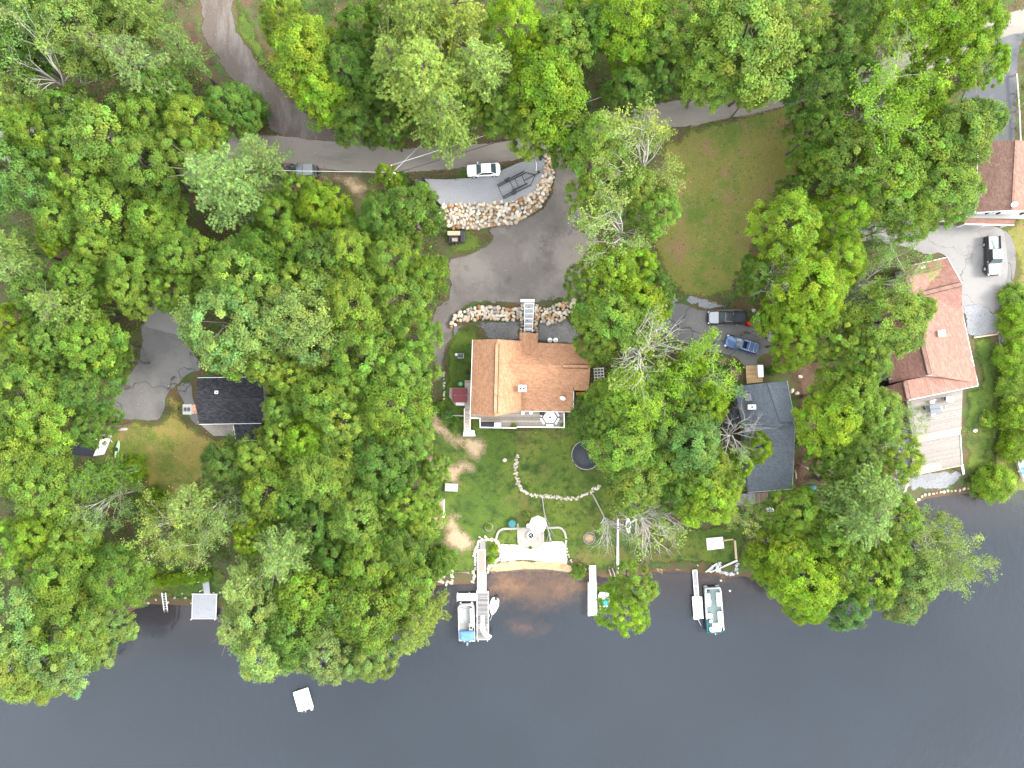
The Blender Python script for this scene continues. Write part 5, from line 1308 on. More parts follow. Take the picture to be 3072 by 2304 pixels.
# left platform, walkway, ladder, raft
T7 = lambda pts: shift_pts(pts, 1 / 2.16, 0, 1536)
q = quadz(T7([(1247, 531), (1404, 533), (1398, 692), (1243, 692)]), .75); dk = thing('dock', 'square light grey platform at the end of the left walkway', 'dock', (q[0].x, q[0].y, 0))
planks(dk, q, 24, 'grey_panel', .006); frame(dk, q, 'white', .07, .14); posts(dk, [q[2] + Vector((-.1, -.1, 0)), q[3] + Vector((-.1, -.1, 0)), q[0], q[1]], .9, r=.07)
q1 = quadz(T7([(1288, 300), (1337, 297), (1362, 531), (1322, 531)]), .9); dk = thing('gangway', 'light grey walkway through ferns to the grey platform', 'gangway', (q1[0].x, q1[0].y, .2))
planks(dk, q1, 24, 'grey_panel', .01); posts(dk, [lerp(q1[0], q1[3], t) + Vector((-.12, 0, 0)) for t in (.02, .42, .62, .88)] + [lerp(q1[1], q1[2], t) + Vector((.05, 0, 0)) for t in (.05, .42, .64)], 1.9, 0, .06, 'white')
lq = quadz(T7([(1048, 524), (1073, 524), (1066, 664), (1044, 664)]), .8); ld = thing('ladder', 'white ladder lying from the grassy bank into the water', 'ladder', (lq[0].x, lq[0].y, .3))
for u, v in ((lq[0], lq[3]), (lq[1], lq[2])): k = MB(); v = v.copy(); v.z = -.15; k.bar(u, v, .10, .10); part('rail', k, 'white', ld, True)
for i in range(8):
    k = MB(); t = (i + .5) / 8; u, v = lerp(lq[0], lq[3], t), lerp(lq[1], lq[2], t); u.z = v.z = .8 - .9 * t; k.bar(u, v, .07, .04); part('rung', k, 'siding', ld, True)
rq = quadz(T7([(1902, 1172), (1990, 1143), (2026, 1266), (1936, 1292)]), .45); rf_ = thing('swim_raft', 'square white swim raft alone on open water', 'raft', tuple(sum(rq, Vector()) / 4 - Vector((0, 0, .45))))
planks(rf_, rq, 12, 'white', .006); frame(rf_, rq, 'white', .1, .3, -.12)
for s in (.2, .8): k = MB(); k.tube([lerp(rq[0], rq[1], s) - Vector((0, 0, .4)), lerp(rq[3], rq[2], s) - Vector((0, 0, .4))], .26, 10); part('float', k, 'navy', rf_, True)
k = MB(); u = lerp(rq[3], rq[2], .42); k.tube([u + Vector((-.25, .1, 0)), u + Vector((-.25, .05, .5)), u + Vector((-.25, -.2, .4)), u + Vector((-.25, -.2, -.5))], .025, 6); k.tube([u + Vector((.25, .1, 0)), u + Vector((.25, .05, .5)), u + Vector((.25, -.2, .4)), u + Vector((.25, -.2, -.5))], .025, 6); part('ladder', k, 'aluminium', rf_, True)
k = MB(); u = atz(934, 2128, .2); k.lathe([(.05, -.18), (.2, -.1), (.22, 0), (.16, .14), (.05, .2)], 10, (u.x, u.y, .05)); single('buoy', k, 'white', 'white mooring buoy touching the swim raft corner', 'buoy')
for x, y, l in ((2163, 1742, 'larger white buoy off the right stone bank'), (2190, 1773, 'tiny white buoy right of the green decked boat')):
    k = MB(); u = atz(x, y, .1); k.lathe([(.05, -.14), (.15, -.08), (.17, 0), (.12, .1), (.04, .15)], 10, (u.x, u.y, .04)); single('buoy', k, 'white', l, 'buoy')

# orange house deck, walkway, hot tub
zD = at(1560, 1265).z + 1.0; Q3 = lambda pts: shift_pts(pts, .208, 1300, 1220)
q = quadz(Q3([(540, 20), (1890, 20), (1890, 296), (540, 296)]), zD)
dk = thing('deck', 'weathered timber deck along the orange roofed house', 'deck', (q[0].x, q[0].y, zD - 1))
WEA = ((.27, .225, .18), (.33, .285, .235), (.30, .25, .20), (.36, .32, .27))
a_ = quadz(Q3([(540, 20), (1890, 20), (1890, 160), (540, 160)]), zD); planks(dk, a_, 10, cols=WEA, seed=5)
a_ = quadz(Q3([(675, 160), (1890, 160), (1890, 296), (675, 296)]), zD); planks(dk, a_, 10, cols=WEA, seed=6)
rl = quadz(Q3([(545, 166), (675, 168), (677, 298), (1190, 308), (1218, 291), (1888, 300), (1886, 90)]), zD + .95)
for u, v in zip(rl, rl[1:]):
    k = MB(); k.bar(u, v, .14, .05); k.bar(u - Vector((0, 0, .75)), v - Vector((0, 0, .75)), .05, .07)
    n = max(2, int((v - u).length / .25))
    for i in range(n): w = lerp(u, v, i / n); k.bar(w - Vector((0, 0, .75)), w, .035)
    part('railing', k, 'white', dk, True)
for u in rl: k = MB(); k.box(u + Vector((0, 0, -.9)), (.12, .12, 2.0)); part('post', k, 'white', dk, True)
q = quadz(Q3([(452, -380), (538, -380), (538, 340), (455, 340)]), zD - .02); dk = thing('walkway', 'weathered board walkway between hot tub and deck', 'walkway', (q[0].x, q[0].y, zD - 1)); planks(dk, q, 46, cols=WEA, seed=8)
for s in (0, 1):
    u, v = (q[1], q[2]) if s else (q[0], q[3]); u = lerp(u, v, .56); k = MB(); up = Vector((0, 0, .9)); k.bar(u + up, v + up, .09, .05)
    for i in range(6): w = lerp(u, v, i / 5); k.bar(w, w + up, .06)
    part('railing', k, 'white', dk, True)
st = thing('steps', 'pale steps at the foot of the board walkway', 'steps', (q[2].x, q[2].y, zD - 1))
for i in range(4):
    u = quadz(Q3([(440 - i * 4, 340 + i * 21), (590 + i * 5, 340 + i * 21), (592 + i * 5, 363 + i * 21), (438 - i * 4, 363 + i * 21)]), zD - .2 - .2 * i); k = MB(); k.slab(u, .2); part('tread', k, 'siding', st, True)
zT = at(1383, 1180).z; tb = thing('hot_tub', 'hot tub under a maroon folding cover', 'hot tub', atz(1380, 1186, zT)); q = quadz(Z1([(250, 1212), (432, 1212), (430, 1390), (252, 1390)]), zT + 1.0); cq = sum(q, Vector()) / 4
k = MB(); k.prism([tuple(lerp(p, cq, .04)[:2]) for p in q], zT, zT + .93); part('shell', k, 'siding', tb, True)
for u in ([q[0], q[1], lerp(q[1], q[2], .49), lerp(q[0], q[3], .49)], [lerp(q[0], q[3], .51), lerp(q[1], q[2], .51), q[2], q[3]]):
    k = MB(); c = sum(u, Vector()) / 4; k.rings([[tuple(lerp(p, c, .02) + Vector((0, 0, -.1))) for p in u], [tuple(p + Vector((0, 0, -.03))) for p in u], [tuple(lerp(p, c, .04) + Vector((0, 0, .03))) for p in u]], False); part('cover', k, 'maroon', tb, True)
q = quadz(Z1([(205, 1204), (468, 1206), (468, 1440), (282, 1434), (202, 1322)]), zT + .32); k = MB(); k.prism([tuple(p[:2]) for p in q], zT - .1, zT + .32); hd = single('hot_tub_deck', k, 'terracotta', 'low grey brown deck with cut corner under the hot tub', 'deck')
k = MB(); u = quadz(Z1([(285, 1394), (398, 1394), (398, 1432), (290, 1428)]), zT + .42); k.slab(u, .1); part('step', k, 'siding', hd, True)
tm = thing('planter_bed', 'timber edged planter below the hot tub deck', 'planter', at(1360, 1225)); ps = [at(x, y, .25) for x, y in Z1([(118, 1380), (120, 1556), (400, 1562), (395, 1480)])]
for u, v in zip(ps, ps[1:]): k = MB(); k.bar(u, v, .16, .3); part('timber', k, 'paver', tm, True)
# footbridge
zB = at(1585, 950).z + .9
br = thing('footbridge', 'white plank footbridge over the boulder wall', 'footbridge', atz(1585, 950, zB - .9)); r_ = random.Random(4)
for i in range(17):
    y0 = 120 + i * 21.6; q = quadz(Z1([(1152 if i < 4 else 1160, y0), (1285 - i * 1.2, y0), (1285 - i * 1.2, y0 + 17.5), (1152 if i < 4 else 1160, y0 + 17.5)]), zB - .02 * i)
    k = MB(); k.slab(q, .06); part('plank', k, ('siding', 'grey_panel', 'grey_panel')[i % 3], br, True)
q = quadz(Z1([(1112, 74), (1292, 74), (1292, 112), (1112, 112)]), zB + .03); k = MB(); k.slab(q, .2); part('threshold_beam', k, 'siding', br, True)
q = quadz(Z1([(1160, 120), (1285, 120), (1262, 490), (1165, 490)]), zB - .1)
for u, v in ((q[0], q[3]), (q[1], q[2])): k = MB(); k.bar(u, v, .1, .2); part('stringer', k, 'siding', br, True)
k = MB(); k.slab(quadz(Z1([(1175, 480), (1250, 480), (1250, 518), (1175, 518)]), zB - .3), .05); single('door_mat', k, 'black', 'black mat at the orange house entry gable', 'mat')
# slate house timber deck with chest, lower decks
zD = at(2262, 1122).z + .5; q = quadz(Z5([(1292, 1090), (1545, 1082), (1550, 1335), (1310, 1362)]), zD); dk = thing('deck', 'fresh golden timber deck above the slate roofed house', 'deck', (q[0].x, q[0].y, zD - .5))
planks(dk, [q[1], q[0], q[3], q[2]], 18, cols=((.40, .26, .13), (.46, .31, .165), (.43, .285, .145)), gap=.02, seed=12)
q = quadz(Z5([(1472, 1080), (1556, 1080), (1566, 1262), (1484, 1266)]), zD + .65); ck = thing('storage_chest', 'long white storage chest on the golden timber deck', 'chest', (q[0].x, q[0].y, zD)); c = sum(q, Vector()) / 4
k = MB(); k.prism([tuple(lerp(p, c, .06)[:2]) for p in q], zD, zD + .56); part('body', k, 'siding', ck, True); k = MB(); k.slab(q, .08); part('lid', k, 'white', ck, True)
Q4 = lambda pts: shift_pts(pts, .3134, 2120, 1100)
zD = at(2255, 1497).z + .8; q = quadz(Q4([(265, 1222), (462, 1210), (468, 1310), (290, 1330)]), zD); dk = thing('deck', 'pale grey deck strip along the slate roof lower eave', 'deck', (q[0].x, q[0].y, zD - .8)); planks(dk, [q[0], q[3], q[2], q[1]], 22, cols=((.25, .25, .25), (.30, .295, .29)), seed=13)
q = quadz(Q4([(466, 1210), (590, 1202), (590, 1300), (470, 1310)]), zD - .05); dk = thing('deck', 'brown deck corner right of the pale grey strip', 'deck', (q[0].x, q[0].y, zD - .8)); planks(dk, [q[0], q[3], q[2], q[1]], 14, cols=((.20, .15, .11), (.26, .19, .14)), seed=14)
zP = at(2300, 1530).z + .2; k = MB(); k.prism([tuple(p[:2]) for p in quadz(Q4([(528, 1310), (625, 1330), (635, 1425), (530, 1428)]), zP)], zP - .3, zP); single('patio', k, 'asphalt_mid', 'grey square patio under the round white table', 'patio')
def round_table(px, py, r, label, m='white', z=None, h=.74):
    p = at(px, py) if z is None else atz(px, py, z); t = thing('round_table', label, 'table', p)
    k = MB(); k.lathe([(r * .9, h - .05), (r, h - .03), (r, h), (r * .95, h + .02)], 20); part('tabletop', k, m, t)
    for i in range(4): k = MB(); an = i * 1.57 + .4; k.tube([(math.cos(an) * r * .4, math.sin(an) * r * .4, h - .04), (math.cos(an) * r * .75, math.sin(an) * r * .75, 0)], .03, 6); part('leg', k, m, t)
    return t
round_table(2304, 1530, .62, 'round white table on the grey square patio', z=zP)
def bench(px, py, L, D_, label, m='siding', rz=0, n=6, z=None, h=.45):
    p = at(px, py) if z is None else atz(px, py, z); b = thing('bench', label, 'bench', p, rz)
    for i in range(n): k = MB(); k.box(((i + .5) / n * L - L / 2, 0, h), (L / n * .86, D_, .05)); part('slat', k, m, b)
    for sx in (-1, 1):
        for sy in (-1, 1): k = MB(); k.box((sx * L * .42, sy * D_ * .38, h / 2), (.07, .07, h)); part('leg', k, m, b)
    return b
bench(2306, 1558, .85, .95, 'white slatted bench below the round white table', 'white')
bench(1355, 1461, 1.9, 1.15, 'grey slatted wooden bench table on the bare soil', 'grey_panel', math.radians(-3), 12)
# white deck of the red roofed house
zW = at(2800, 1250).z + 1.1
q = quadz(Z7([(695, 480), (1418, 330), (1400, 825), (768, 955)]), zW); dk = thing('deck', 'wide upper white deck with the square glass table', 'deck', (q[0].x, q[0].y, zW - 1.1)); PW = ((.185, .162, .143), (.205, .18, .16), (.195, .172, .152))
planks(dk, q, 42, cols=PW, seed=15, gap=.01); k = MB(); pts = [lerp(q[0], q[3], i / 9) for i in range(10)]
for i, p in enumerate(pts):
    k = MB(); k.bar(p, p + Vector((-.0, 0, .95)), .05); part('rail_post', k, 'black', dk, True)
for hgt in (.5, .92): k = MB(); k.bar(q[0] + Vector((0, 0, hgt)), q[3] + Vector((0, 0, hgt)), .03); part('rail_wire', k, 'black', dk, True)
k = MB(); k.bar(q[0] - Vector((0, 0, .25)), q[3] - Vector((0, 0, .25)), .08, .35); part('rim_board', k, 'terracotta', dk, True)
st = thing('steps', 'wide pale timber steps between the two white decks', 'steps', (q[3].x, q[3].y, zW - 1))
for i in range(3):
    t0, t1 = i / 3, (i + 1) / 3; L0, L1, R0_, R1_ = (768 + 12 * i, 955 + 25 * i), (768 + 12 * (i + 1), 955 + 25 * (i + 1)), (1402 - 6 * i, 825 + 32 * i), (1402 - 6 * (i + 1), 825 + 32 * (i + 1))
    k = MB(); k.slab(quadz(Z7([L0, R0_, R1_, L1]), zW - .16 * (i + 1)), .16); part('tread', k, 'tread_wood', st, True)
q = quadz(Z7([(790, 1028), (1384, 920), (1408, 1320), (745, 1458)]), zW - .62); dk = thing('deck', 'lower white deck platform nearest the cove', 'deck', (q[0].x, q[0].y, zW - 1.4)); planks(dk, q, 40, cols=PW, seed=16, gap=.01)
k = MB(); k.bar(q[3], q[2], .1, .2); part('rim_board', k, 'tread_wood', dk, True); k = MB(); k.bar(q[1], q[2], .1, .2); part('rim_board', k, 'siding', dk, True)
k = MB(); k.slab(quadz(Z7([(840, 1330), (1120, 1290), (1150, 1380), (745, 1458)]), zW - .6), .03); part('stair_landing', k, 'tread_wood', dk, True)
st = thing('steps', 'narrow timber stair edge running down to the cove', 'steps', q[3]); u, v = atz(2729, 1420, zW - .7), atz(2715, 1476, .9); k = MB(); k.bar(u, v, .3, .1); part('stringer', k, 'tread_wood', st, True)
k = MB(); k.bar(atz(2886, 1395, zW - .7), atz(2891, 1423, .8), .35, .12); single('ramp_board', k, 'siding', 'short white board at the lower white deck corner', 'board')
# glass table with chairs
def chair(px, py, rz, label, m, z, group=None):
    c = thing('chair', label, 'chair', atz(px, py, z), rz, group)
    k = MB(); k.box((0, 0, .42), (.5, .5, .06)); part('seat', k, m, c); k = MB(); k.box((-.25, 0, .72), (.06, .48, .55), ry=-.18); part('backrest', k, m, c)
    for sx in (-1, 1):
        for sy in (-1, 1): k = MB(); k.tube([(sx * .21, sy * .21, .4), (sx * .24, sy * .24, 0)], .022, 6); part('leg', k, m, c)
    return c
t = thing('table', 'square glass topped table on the upper white deck', 'table', atz(2797, 1226, zW)); k = MB(); k.box((0, 0, .72), (1.5, 1.25, .04), math.radians(10)); part('tabletop', k, 'glass_pale', t)
k = MB(); k.bar((-.7, -.05, .76), (.75, .1, .76), .1, .03); part('folded_parasol', k, 'black', t)
for sx in (-1, 1):
    for sy in (-1, 1): k = MB(); k.tube([(sx * .62, sy * .5, .7), (sx * .62, sy * .5, 0)], .03, 6); part('leg', k, 'aluminium', t)
chair(2792, 1206, -1.5, 'white chair above the square glass table', 'white', zW); chair(2770, 1223, .2, 'dark chair left of the square glass table', 'black', zW); chair(2795, 1246, 1.5, 'white chair below the square glass table', 'white', zW); chair(2818, 1222, 3.3, 'pale chair right of the square glass table', 'siding', zW)
g = thing('storage_box', 'white lidded box on the upper white deck', 'storage box', atz(2839, 1198, zW), math.radians(-8)); k = MB(); k.box((0, 0, .4), (.95, .6, .8)); part('body', k, 'siding', g); k = MB(); k.box((0, 0, .84), (1.05, .7, .08)); part('lid', k, 'white', g); k = MB(); k.box((-.62, 0, .6), (.2, .55, .05)); part('side_shelf', k, 'black', g)

# ------------------------------------------------------------------ vehicles (local x points to the front)
def paint(name, c, coat=.6, rough=.35, metal=0.0): MT[name] = mat(name, c, rough, spec=.5, coat=coat, metal=metal)
paint('paint_white', (.72, .73, .74)); paint('paint_black', (.014, .014, .016)); paint('paint_sky_sheen', (.24, .25, .27)); paint('paint_blue', (.04, .085, .19)); paint('paint_graphite', (.085, .09, .10)); paint('paint_grey_top', (.19, .20, .215), .1, .6)
def rrect(x0, x1, w, r0, r1, z, n=4, pinch0=0., pinch1=0.):
    """rounded rectangle loop: r0 rear corner radius, r1 front; pinch narrows the ends"""
    pts = []
    for cx, cy, r, a0, pn in ((x1 - r1, w / 2 - r1, r1, 0, pinch1), (x0 + r0, w / 2 - r0, r0, 90, pinch0), (x0 + r0, -w / 2 + r0, r0, 180, pinch0), (x1 - r1, -w / 2 + r1, r1, 270, pinch1)):
        for i in range(n + 1):
            a = math.radians(a0 + 90 * i / n); pts.append((cx + r * math.cos(a), (cy + r * math.sin(a)) * (1 - pn), z))
    return pts
def wheels(o, xs, w, r=.36, tw=.24):
    for x in xs:
        for s in (-1, 1):
            k = MB(); k.tube([(x, s * (w / 2 - tw), r), (x, s * (w / 2 + .02), r)], r, 16); t = part('wheel', k, 'rubber', o)
            k = MB(); k.tube([(x, s * (w / 2 - .02), r), (x, s * (w / 2 + .035), r)], r * .62, 12); part('rim', k, 'alloy', t)
def vehicle(name, label, cat, px, py, ang, L, W_, H_, body, prof, hood=None, roofm=None, dzs=0.0, gz=None):
    """prof: belt height, hood height, windscreen base/top x, rear glass base/top x, cab end (pickups)"""
    p = at(px, py, dzs) if gz is None else atz(px, py, gz)
    o = thing(name, label, cat, p, math.radians(ang)); h2, f, r = L / 2, L / 2, -L / 2
    belt, hz = prof['belt'], prof['hood']; wb, wt, rb, rt = prof['wb'], prof['wt'], prof['rb'], prof['rt']
    rf_, rr = prof.get('rf', .45), prof.get('rr', .3); pf = prof.get('pf', .06)
    deck = prof.get('deck', belt)
    def top(pts):
        out = []
        for x, y, z in pts:
            if x > wb: z = belt + (hz - belt) * ((x - wb) / (f - wb)) ** 1.3
            elif x < rb and 'bed' not in prof: z = belt + (deck - belt) * (rb - x) / max(rb - r, .01)
            out.append((x, y, z))
        return out
    k = MB()
    R_ = [rrect(r + .06, f - .08, W_ * .93, rr, rf_, .24, 4, .02, pf), rrect(r, f, W_, rr, rf_, .45, 4, .02, pf), rrect(r + .02, f - .02, W_, rr, rf_, .68, 4, .03, pf), top(rrect(r + .05, f - .08, W_ * .96, rr, rf_, belt - .06, 4, .04, pf + .02)), top(rrect(r + .12, f - .16, W_ * .90, rr, rf_, belt, 4, .05, pf + .04))]
    R_[3] = [(x, y, z - .05) for x, y, z in R_[3]]
    k.rings(R_); part('body', k, body, o)
    ws = .86 * W_; wr = .70 * W_ if 'boxy' not in prof else .8 * W_
    def quad(m, name, a, th=.02, parent=o):
        k = MB(); k.add(a, [(0, 1, 2, 3)]); c = sum((Vector(v) for v in a), Vector()) / 4; k.add([tuple(Vector(v) * .97 + c * .03 - Vector((0, 0, th))) for v in a], [(3, 2, 1, 0)]); return part(name, k, m, parent)
    zt = H_ - .05
    # pillars and inner cab
    k = MB(); k.rings([[(wb, -ws / 2, belt - .05), (wb, ws / 2, belt - .05), (rb, ws / 2, belt - .05), (rb, -ws / 2, belt - .05)], [(wt, -wr / 2, zt), (wt, wr / 2, zt), (rt, wr / 2, zt), (rt, -wr / 2, zt)]], False); part('cab', k, body, o)
    def inset(a, b, c, d, t=.12, off=None):   # a,b bottom; c,d top
        a, b, c, d = map(Vector, (a, b, c, d)); m_ = (a + b + c + d) / 4; n = (b - a).cross(d - a).normalized()
        if n.dot(m_ - Vector((0, 0, belt))) < 0: n = -n
        return [tuple(lerp(v, m_, t) + n * .014) for v in (a, b, c, d)]
    g1 = prof.get('glass', 'glass_pale')
    quad(g1, 'windshield', inset((wb, -ws / 2, belt - .03), (wb, ws / 2, belt - .03), (wt, wr / 2, zt), (wt, -wr / 2, zt), .07))
    quad(g1, 'rear_window', inset((rb, ws / 2, belt - .03), (rb, -ws / 2, belt - .03), (rt, -wr / 2, zt), (rt, wr / 2, zt), .1))
    for s in (-1, 1): quad('glass', 'side_window', inset((wb - .1, s * ws / 2, belt), (rb + .1, s * ws / 2, belt), (rt, s * wr / 2, zt), (wt, s * wr / 2, zt), .1))
    k = MB(); k.rings([rrect(rt - .04, wt + .04, wr + .06, .12, .16, zt - .02, 3), rrect(rt, wt, wr, .12, .16, zt + .03, 3), rrect(rt + .12, wt - .12, wr * .84, .12, .16, zt + .05, 3)]); part('roof', k, roofm or body, o)
    if hood:
        hy = W_ * .40; k = MB(); k.rings([top(rrect(wb + .06, f - .2, W_ * .86, .08, rf_ * .8, belt, 3, 0, pf)), [(x, y, z + .03) for x, y, z in top(rrect(wb + .08, f - .26, W_ * .8, .08, rf_ * .7, belt, 3, 0, pf))]]); part('hood', k, hood, o)
    if 'bed' in prof:
        bx0, bx1 = r + .08, prof['bed']; k = MB()
        k.box(((bx0 + bx1) / 2, 0, belt - .02), (bx1 - bx0, W_ * .72, .06)); part('bed_floor', k, prof['bedm'], o)
        for c, d in ((((bx0 + bx1) / 2, W_ * .43, belt + .1), (bx1 - bx0, .12, .32)), (((bx0 + bx1) / 2, -W_ * .43, belt + .1), (bx1 - bx0, .12, .32)), ((bx0 - .02, 0, belt + .1), (.1, W_ * .9, .32))): k = MB(); k.box(c, d); part('bed_side', k, body, o)
    for s in (-1, 1):
        k = MB(); k.box((f - .22, s * W_ * .36, prof['hood'] - .12), (.26, .3, .14), s * -.35); part('headlight', k, 'lamp_white', o)
        k = MB(); k.box((r + .06, s * W_ * .4, .78), (.1, .2, .16)); part('taillight', k, 'lamp_red', o)
        k = MB(); k.box((wb - .25, s * (W_ / 2 + .05), belt + .06), (.14, .2, .13)); part('mirror', k, body, o)
    wheels(o, (f - L * .19, r + L * .2), W_, prof.get('wr', .34), .24)
    return o
SEDAN = dict(belt=.90, hood=.68, wb=1.02, wt=.30, rb=-1.75, rt=-1.02, deck=.86, pf=.1, rf=.55, rr=.4, glass='glass_pale')
vehicle('car', 'white sedan parked beside the road on crushed stone', 'car', 1451.5, 514, 183.2, 4.7, 1.82, 1.44, 'paint_white', SEDAN, gz=PADZ)
SUV = dict(belt=1.02, hood=.86, wb=1.05, wt=.42, rb=-2.32, rt=-1.95, pf=.09, rf=.5, rr=.35, wr=.36)
o = vehicle('suv', 'blue sport utility vehicle parked askew below the pickup', 'suv', 2220.6, 1036, 163.6, 4.95, 1.92, 1.72, 'paint_blue', SUV)
for s in (-1, 1): k = MB(); k.tube([(.2, s * .66, 1.76), (-1.7, s * .66, 1.76)], .03, 6); part('roof_rail', k, 'alloy', o)
k = MB(); k.box((-.15, 0, 1.735), (.55, .95, .02)); part('sunroof', k, 'glass', o)
for x in (-.75, -1.45): k = MB(); k.bar((x, -.7, 1.8), (x, .7, 1.8), .07, .04); part('roof_bar', k, 'alloy', o)
PICK = dict(belt=1.12, hood=1.02, wb=1.15, wt=.55, rb=-.95, rt=-.72, pf=.05, rf=.35, rr=.12, bed=-.98, bedm='mesh_black', wr=.4)
vehicle('pickup_truck', 'black pickup with hood greyed by sky reflection beside the blue car', 'pickup truck', 2174, 954.5, 180.5, 5.5, 1.98, 1.85, 'paint_black', PICK, 'paint_sky_sheen', None)  # hood coloured grey for the sky mirrored in black paint
o = vehicle('pickup_truck', 'black and white pickup at the far right on pale concrete', 'pickup truck', 2967, 771, -88, 5.7, 2.0, 1.9, 'paint_black', dict(PICK, bedm='grey_panel'), 'paint_white', 'paint_white')
k = MB(); k.rings([rrect(-.45, .2, 1.1, .1, .1, 1.93, 3), rrect(-.4, .15, 1.0, .1, .1, 1.97, 3)]); part('sunroof', k, 'grey_panel', o)
k = MB(); k.bar((-1.0, .1, 1.25), (-2.2, -.3, 1.2), .1, .06); part('lumber_strap', k, 'green_plastic', o)
BOXY = dict(belt=1.12, hood=1.05, wb=.62, wt=.40, rb=-1.92, rt=-1.80, pf=.05, rf=.18, rr=.16, boxy=1, wr=.4)
o = vehicle('off_road_vehicle', 'black boxy off roader with grey hardtop, nose under trees', 'off-road vehicle', 909, 521, 180, 4.6, 1.9, 1.85, 'paint_black', BOXY, None, 'paint_black')
k = MB(); k.rings([rrect(-1.88, -.55, 1.62, .1, .06, 1.83, 3), rrect(-1.82, -.57, 1.54, .1, .06, 1.90, 3)]); part('hardtop', k, 'paint_graphite', o)
k = MB(); k.rings([rrect(-.42, .42, 1.48, .06, .1, 1.84, 3), rrect(-.40, .40, 1.42, .06, .1, 1.885, 3)]); part('roof_panel', k, 'glass_pale', o)
k = MB(); k.tube([(-2.32, 0, .95), (-2.5, 0, .95)], .38, 16); t = part('spare_wheel', k, 'rubber', o)
# boat trailer on the pad
bt = thing('boat_trailer', 'black boat trailer with paired bunks on crushed stone', 'trailer', atz(1560, 542, PADZ))
B = lambda x, y, z=.55: atz(*Z4([(x, y)])[0], PADZ + z)
for u, v in ((B(1325, 492, .66), B(1670, 314, .66)), (B(1340, 508, .62), B(1685, 336, .62)), (B(1400, 640, .62), B(1712, 470, .62)), (B(1402, 664, .66), B(1757, 488, .66)), (B(1510, 560, .64), B(1712, 468, .64))):
    k = MB(); k.bar(u, v, .16, .1); part('bunk', k, 'black', bt, True)
for u, v in ((B(1335, 505), B(1402, 650)), (B(1485, 432), B(1535, 545)), (B(1640, 368), B(1688, 482)), (B(1545, 400), B(1600, 520))): k = MB(); k.bar(u, v, .09, .08); part('cross_member', k, 'black', bt, True)
for u, v in ((B(1665, 436, .5), B(1880, 322, .5)), (B(1685, 330, .5), B(1805, 358, .5)), (B(1755, 488, .5), B(1812, 362, .5))): k = MB(); k.bar(u, v, .1, .1); part('tongue', k, 'black', bt, True)
for u in (B(1452, 425, .33), B(1540, 596, .33)):
    k = MB(); d = (B(1670, 314) - B(1325, 492)).normalized(); n_ = Vector((-d.y, d.x, 0)); k.tube([u - n_ * .1, u + n_ * .1], .32, 14); part('wheel', k, 'rubber', bt, True)
    k = MB(); k.bar(u - d * .42 + Vector((0, 0, .36)), u + d * .42 + Vector((0, 0, .36)), .26, .05); part('fender', k, 'black', bt, True)
k = MB(); u = B(1850, 340, 0); k.tube([u, u + Vector((0, 0, .95))], .05, 8); k.box(u + Vector((0, 0, .75)), (.3, .2, .25)); part('winch_post', k, 'black', bt, True)
k = MB(); k.tube([B(1815, 170, .05), B(1828, 240, .06), B(1822, 310, .05)], .05, 8); single('pipe', k, 'white', 'white pipe lying beside the boat trailer tongue', 'pipe')
k = MB(); u = B(1880, 160, 0); k.lathe([(.2, 0), (.24, .5), (.26, .52), (.2, .55)], 12, tuple(u)); single('bucket', k, 'black', 'dark bucket at the pad top right corner', 'bucket')
# dark open trailer with boxes at the pad's left corner
tp = atz(*Z4([(385, 520)])[0], PADZ); tr_ = thing('utility_trailer', 'small black trailer with boxes at the pad left corner', 'trailer', tp, math.radians(-62))
k = MB(); k.box((0, 0, .5), (2.3, 1.35, .08)); part('bed', k, 'mesh_black', tr_)
for s in (-1, 1): k = MB(); k.box((0, s * .66, .7), (2.3, .05, .35)); part('side_rail', k, 'black', tr_)
k = MB(); k.box((1.13, 0, .7), (.05, 1.3, .35)); part('tailgate', k, 'black', tr_); wheels(tr_, (0,), 1.65, .3, .18)
k = MB(); k.box((.72, -.22, .72), (.55, .42, .36)); b_ = single('box', k, 'siding', 'white box in the small black trailer', 'box', tp, math.radians(-62)); k = MB(); k.box((.72, .3, .7), (.6, .42, .3)); single('box', k, 'tread_wood', 'tan box in the small black trailer', 'box', tp, math.radians(-62))
tp = at(*Z4([(830, 1165)])[0]); ut = thing('utility_trailer', 'black trailer loaded with lumber on grass by the driveway', 'trailer', tp)
k = MB(); k.box((-.2, 0, .55), (2.2, 1.7, .08)); part('bed', k, 'mesh_black', ut)
for s in (-1, 1): k = MB(); k.box((-.2, s * .85, .75), (2.2, .06, .4)); part('side_rail', k, 'black', ut)
k = MB(); k.rings([rrect(.35, 1.05, 1.75, .1, .3, .5, 3), rrect(.35, 1.05, 1.75, .1, .3, .95, 3), rrect(.42, .95, 1.6, .1, .3, 1.0, 3)]); part('toolbox', k, 'black', ut); wheels(ut, (-.3,), 1.95, .32, .2)
k = MB(); k.bar((1.0, 0, .5), (2.0, 0, .45), .08); part('tongue', k, 'black', ut)
k = MB(); k.box((-.55, .45, .86), (1.75, .55, .5)); lb = single('lumber_stack', k, 'tread_wood', 'pale lumber stack on the black trailer', 'lumber', tp)
for i in range(4): k = MB(); k.box((-.55, .24 + i * .14, 1.13), (1.78, .125, .04)); part('board', k, 'tread_wood', lb)
k = MB(); k.box((-.45, -.42, .72), (.8, .5, .26)); single('crate', k, 'terracotta', 'brown crate on the black trailer beside lumber', 'crate', tp)
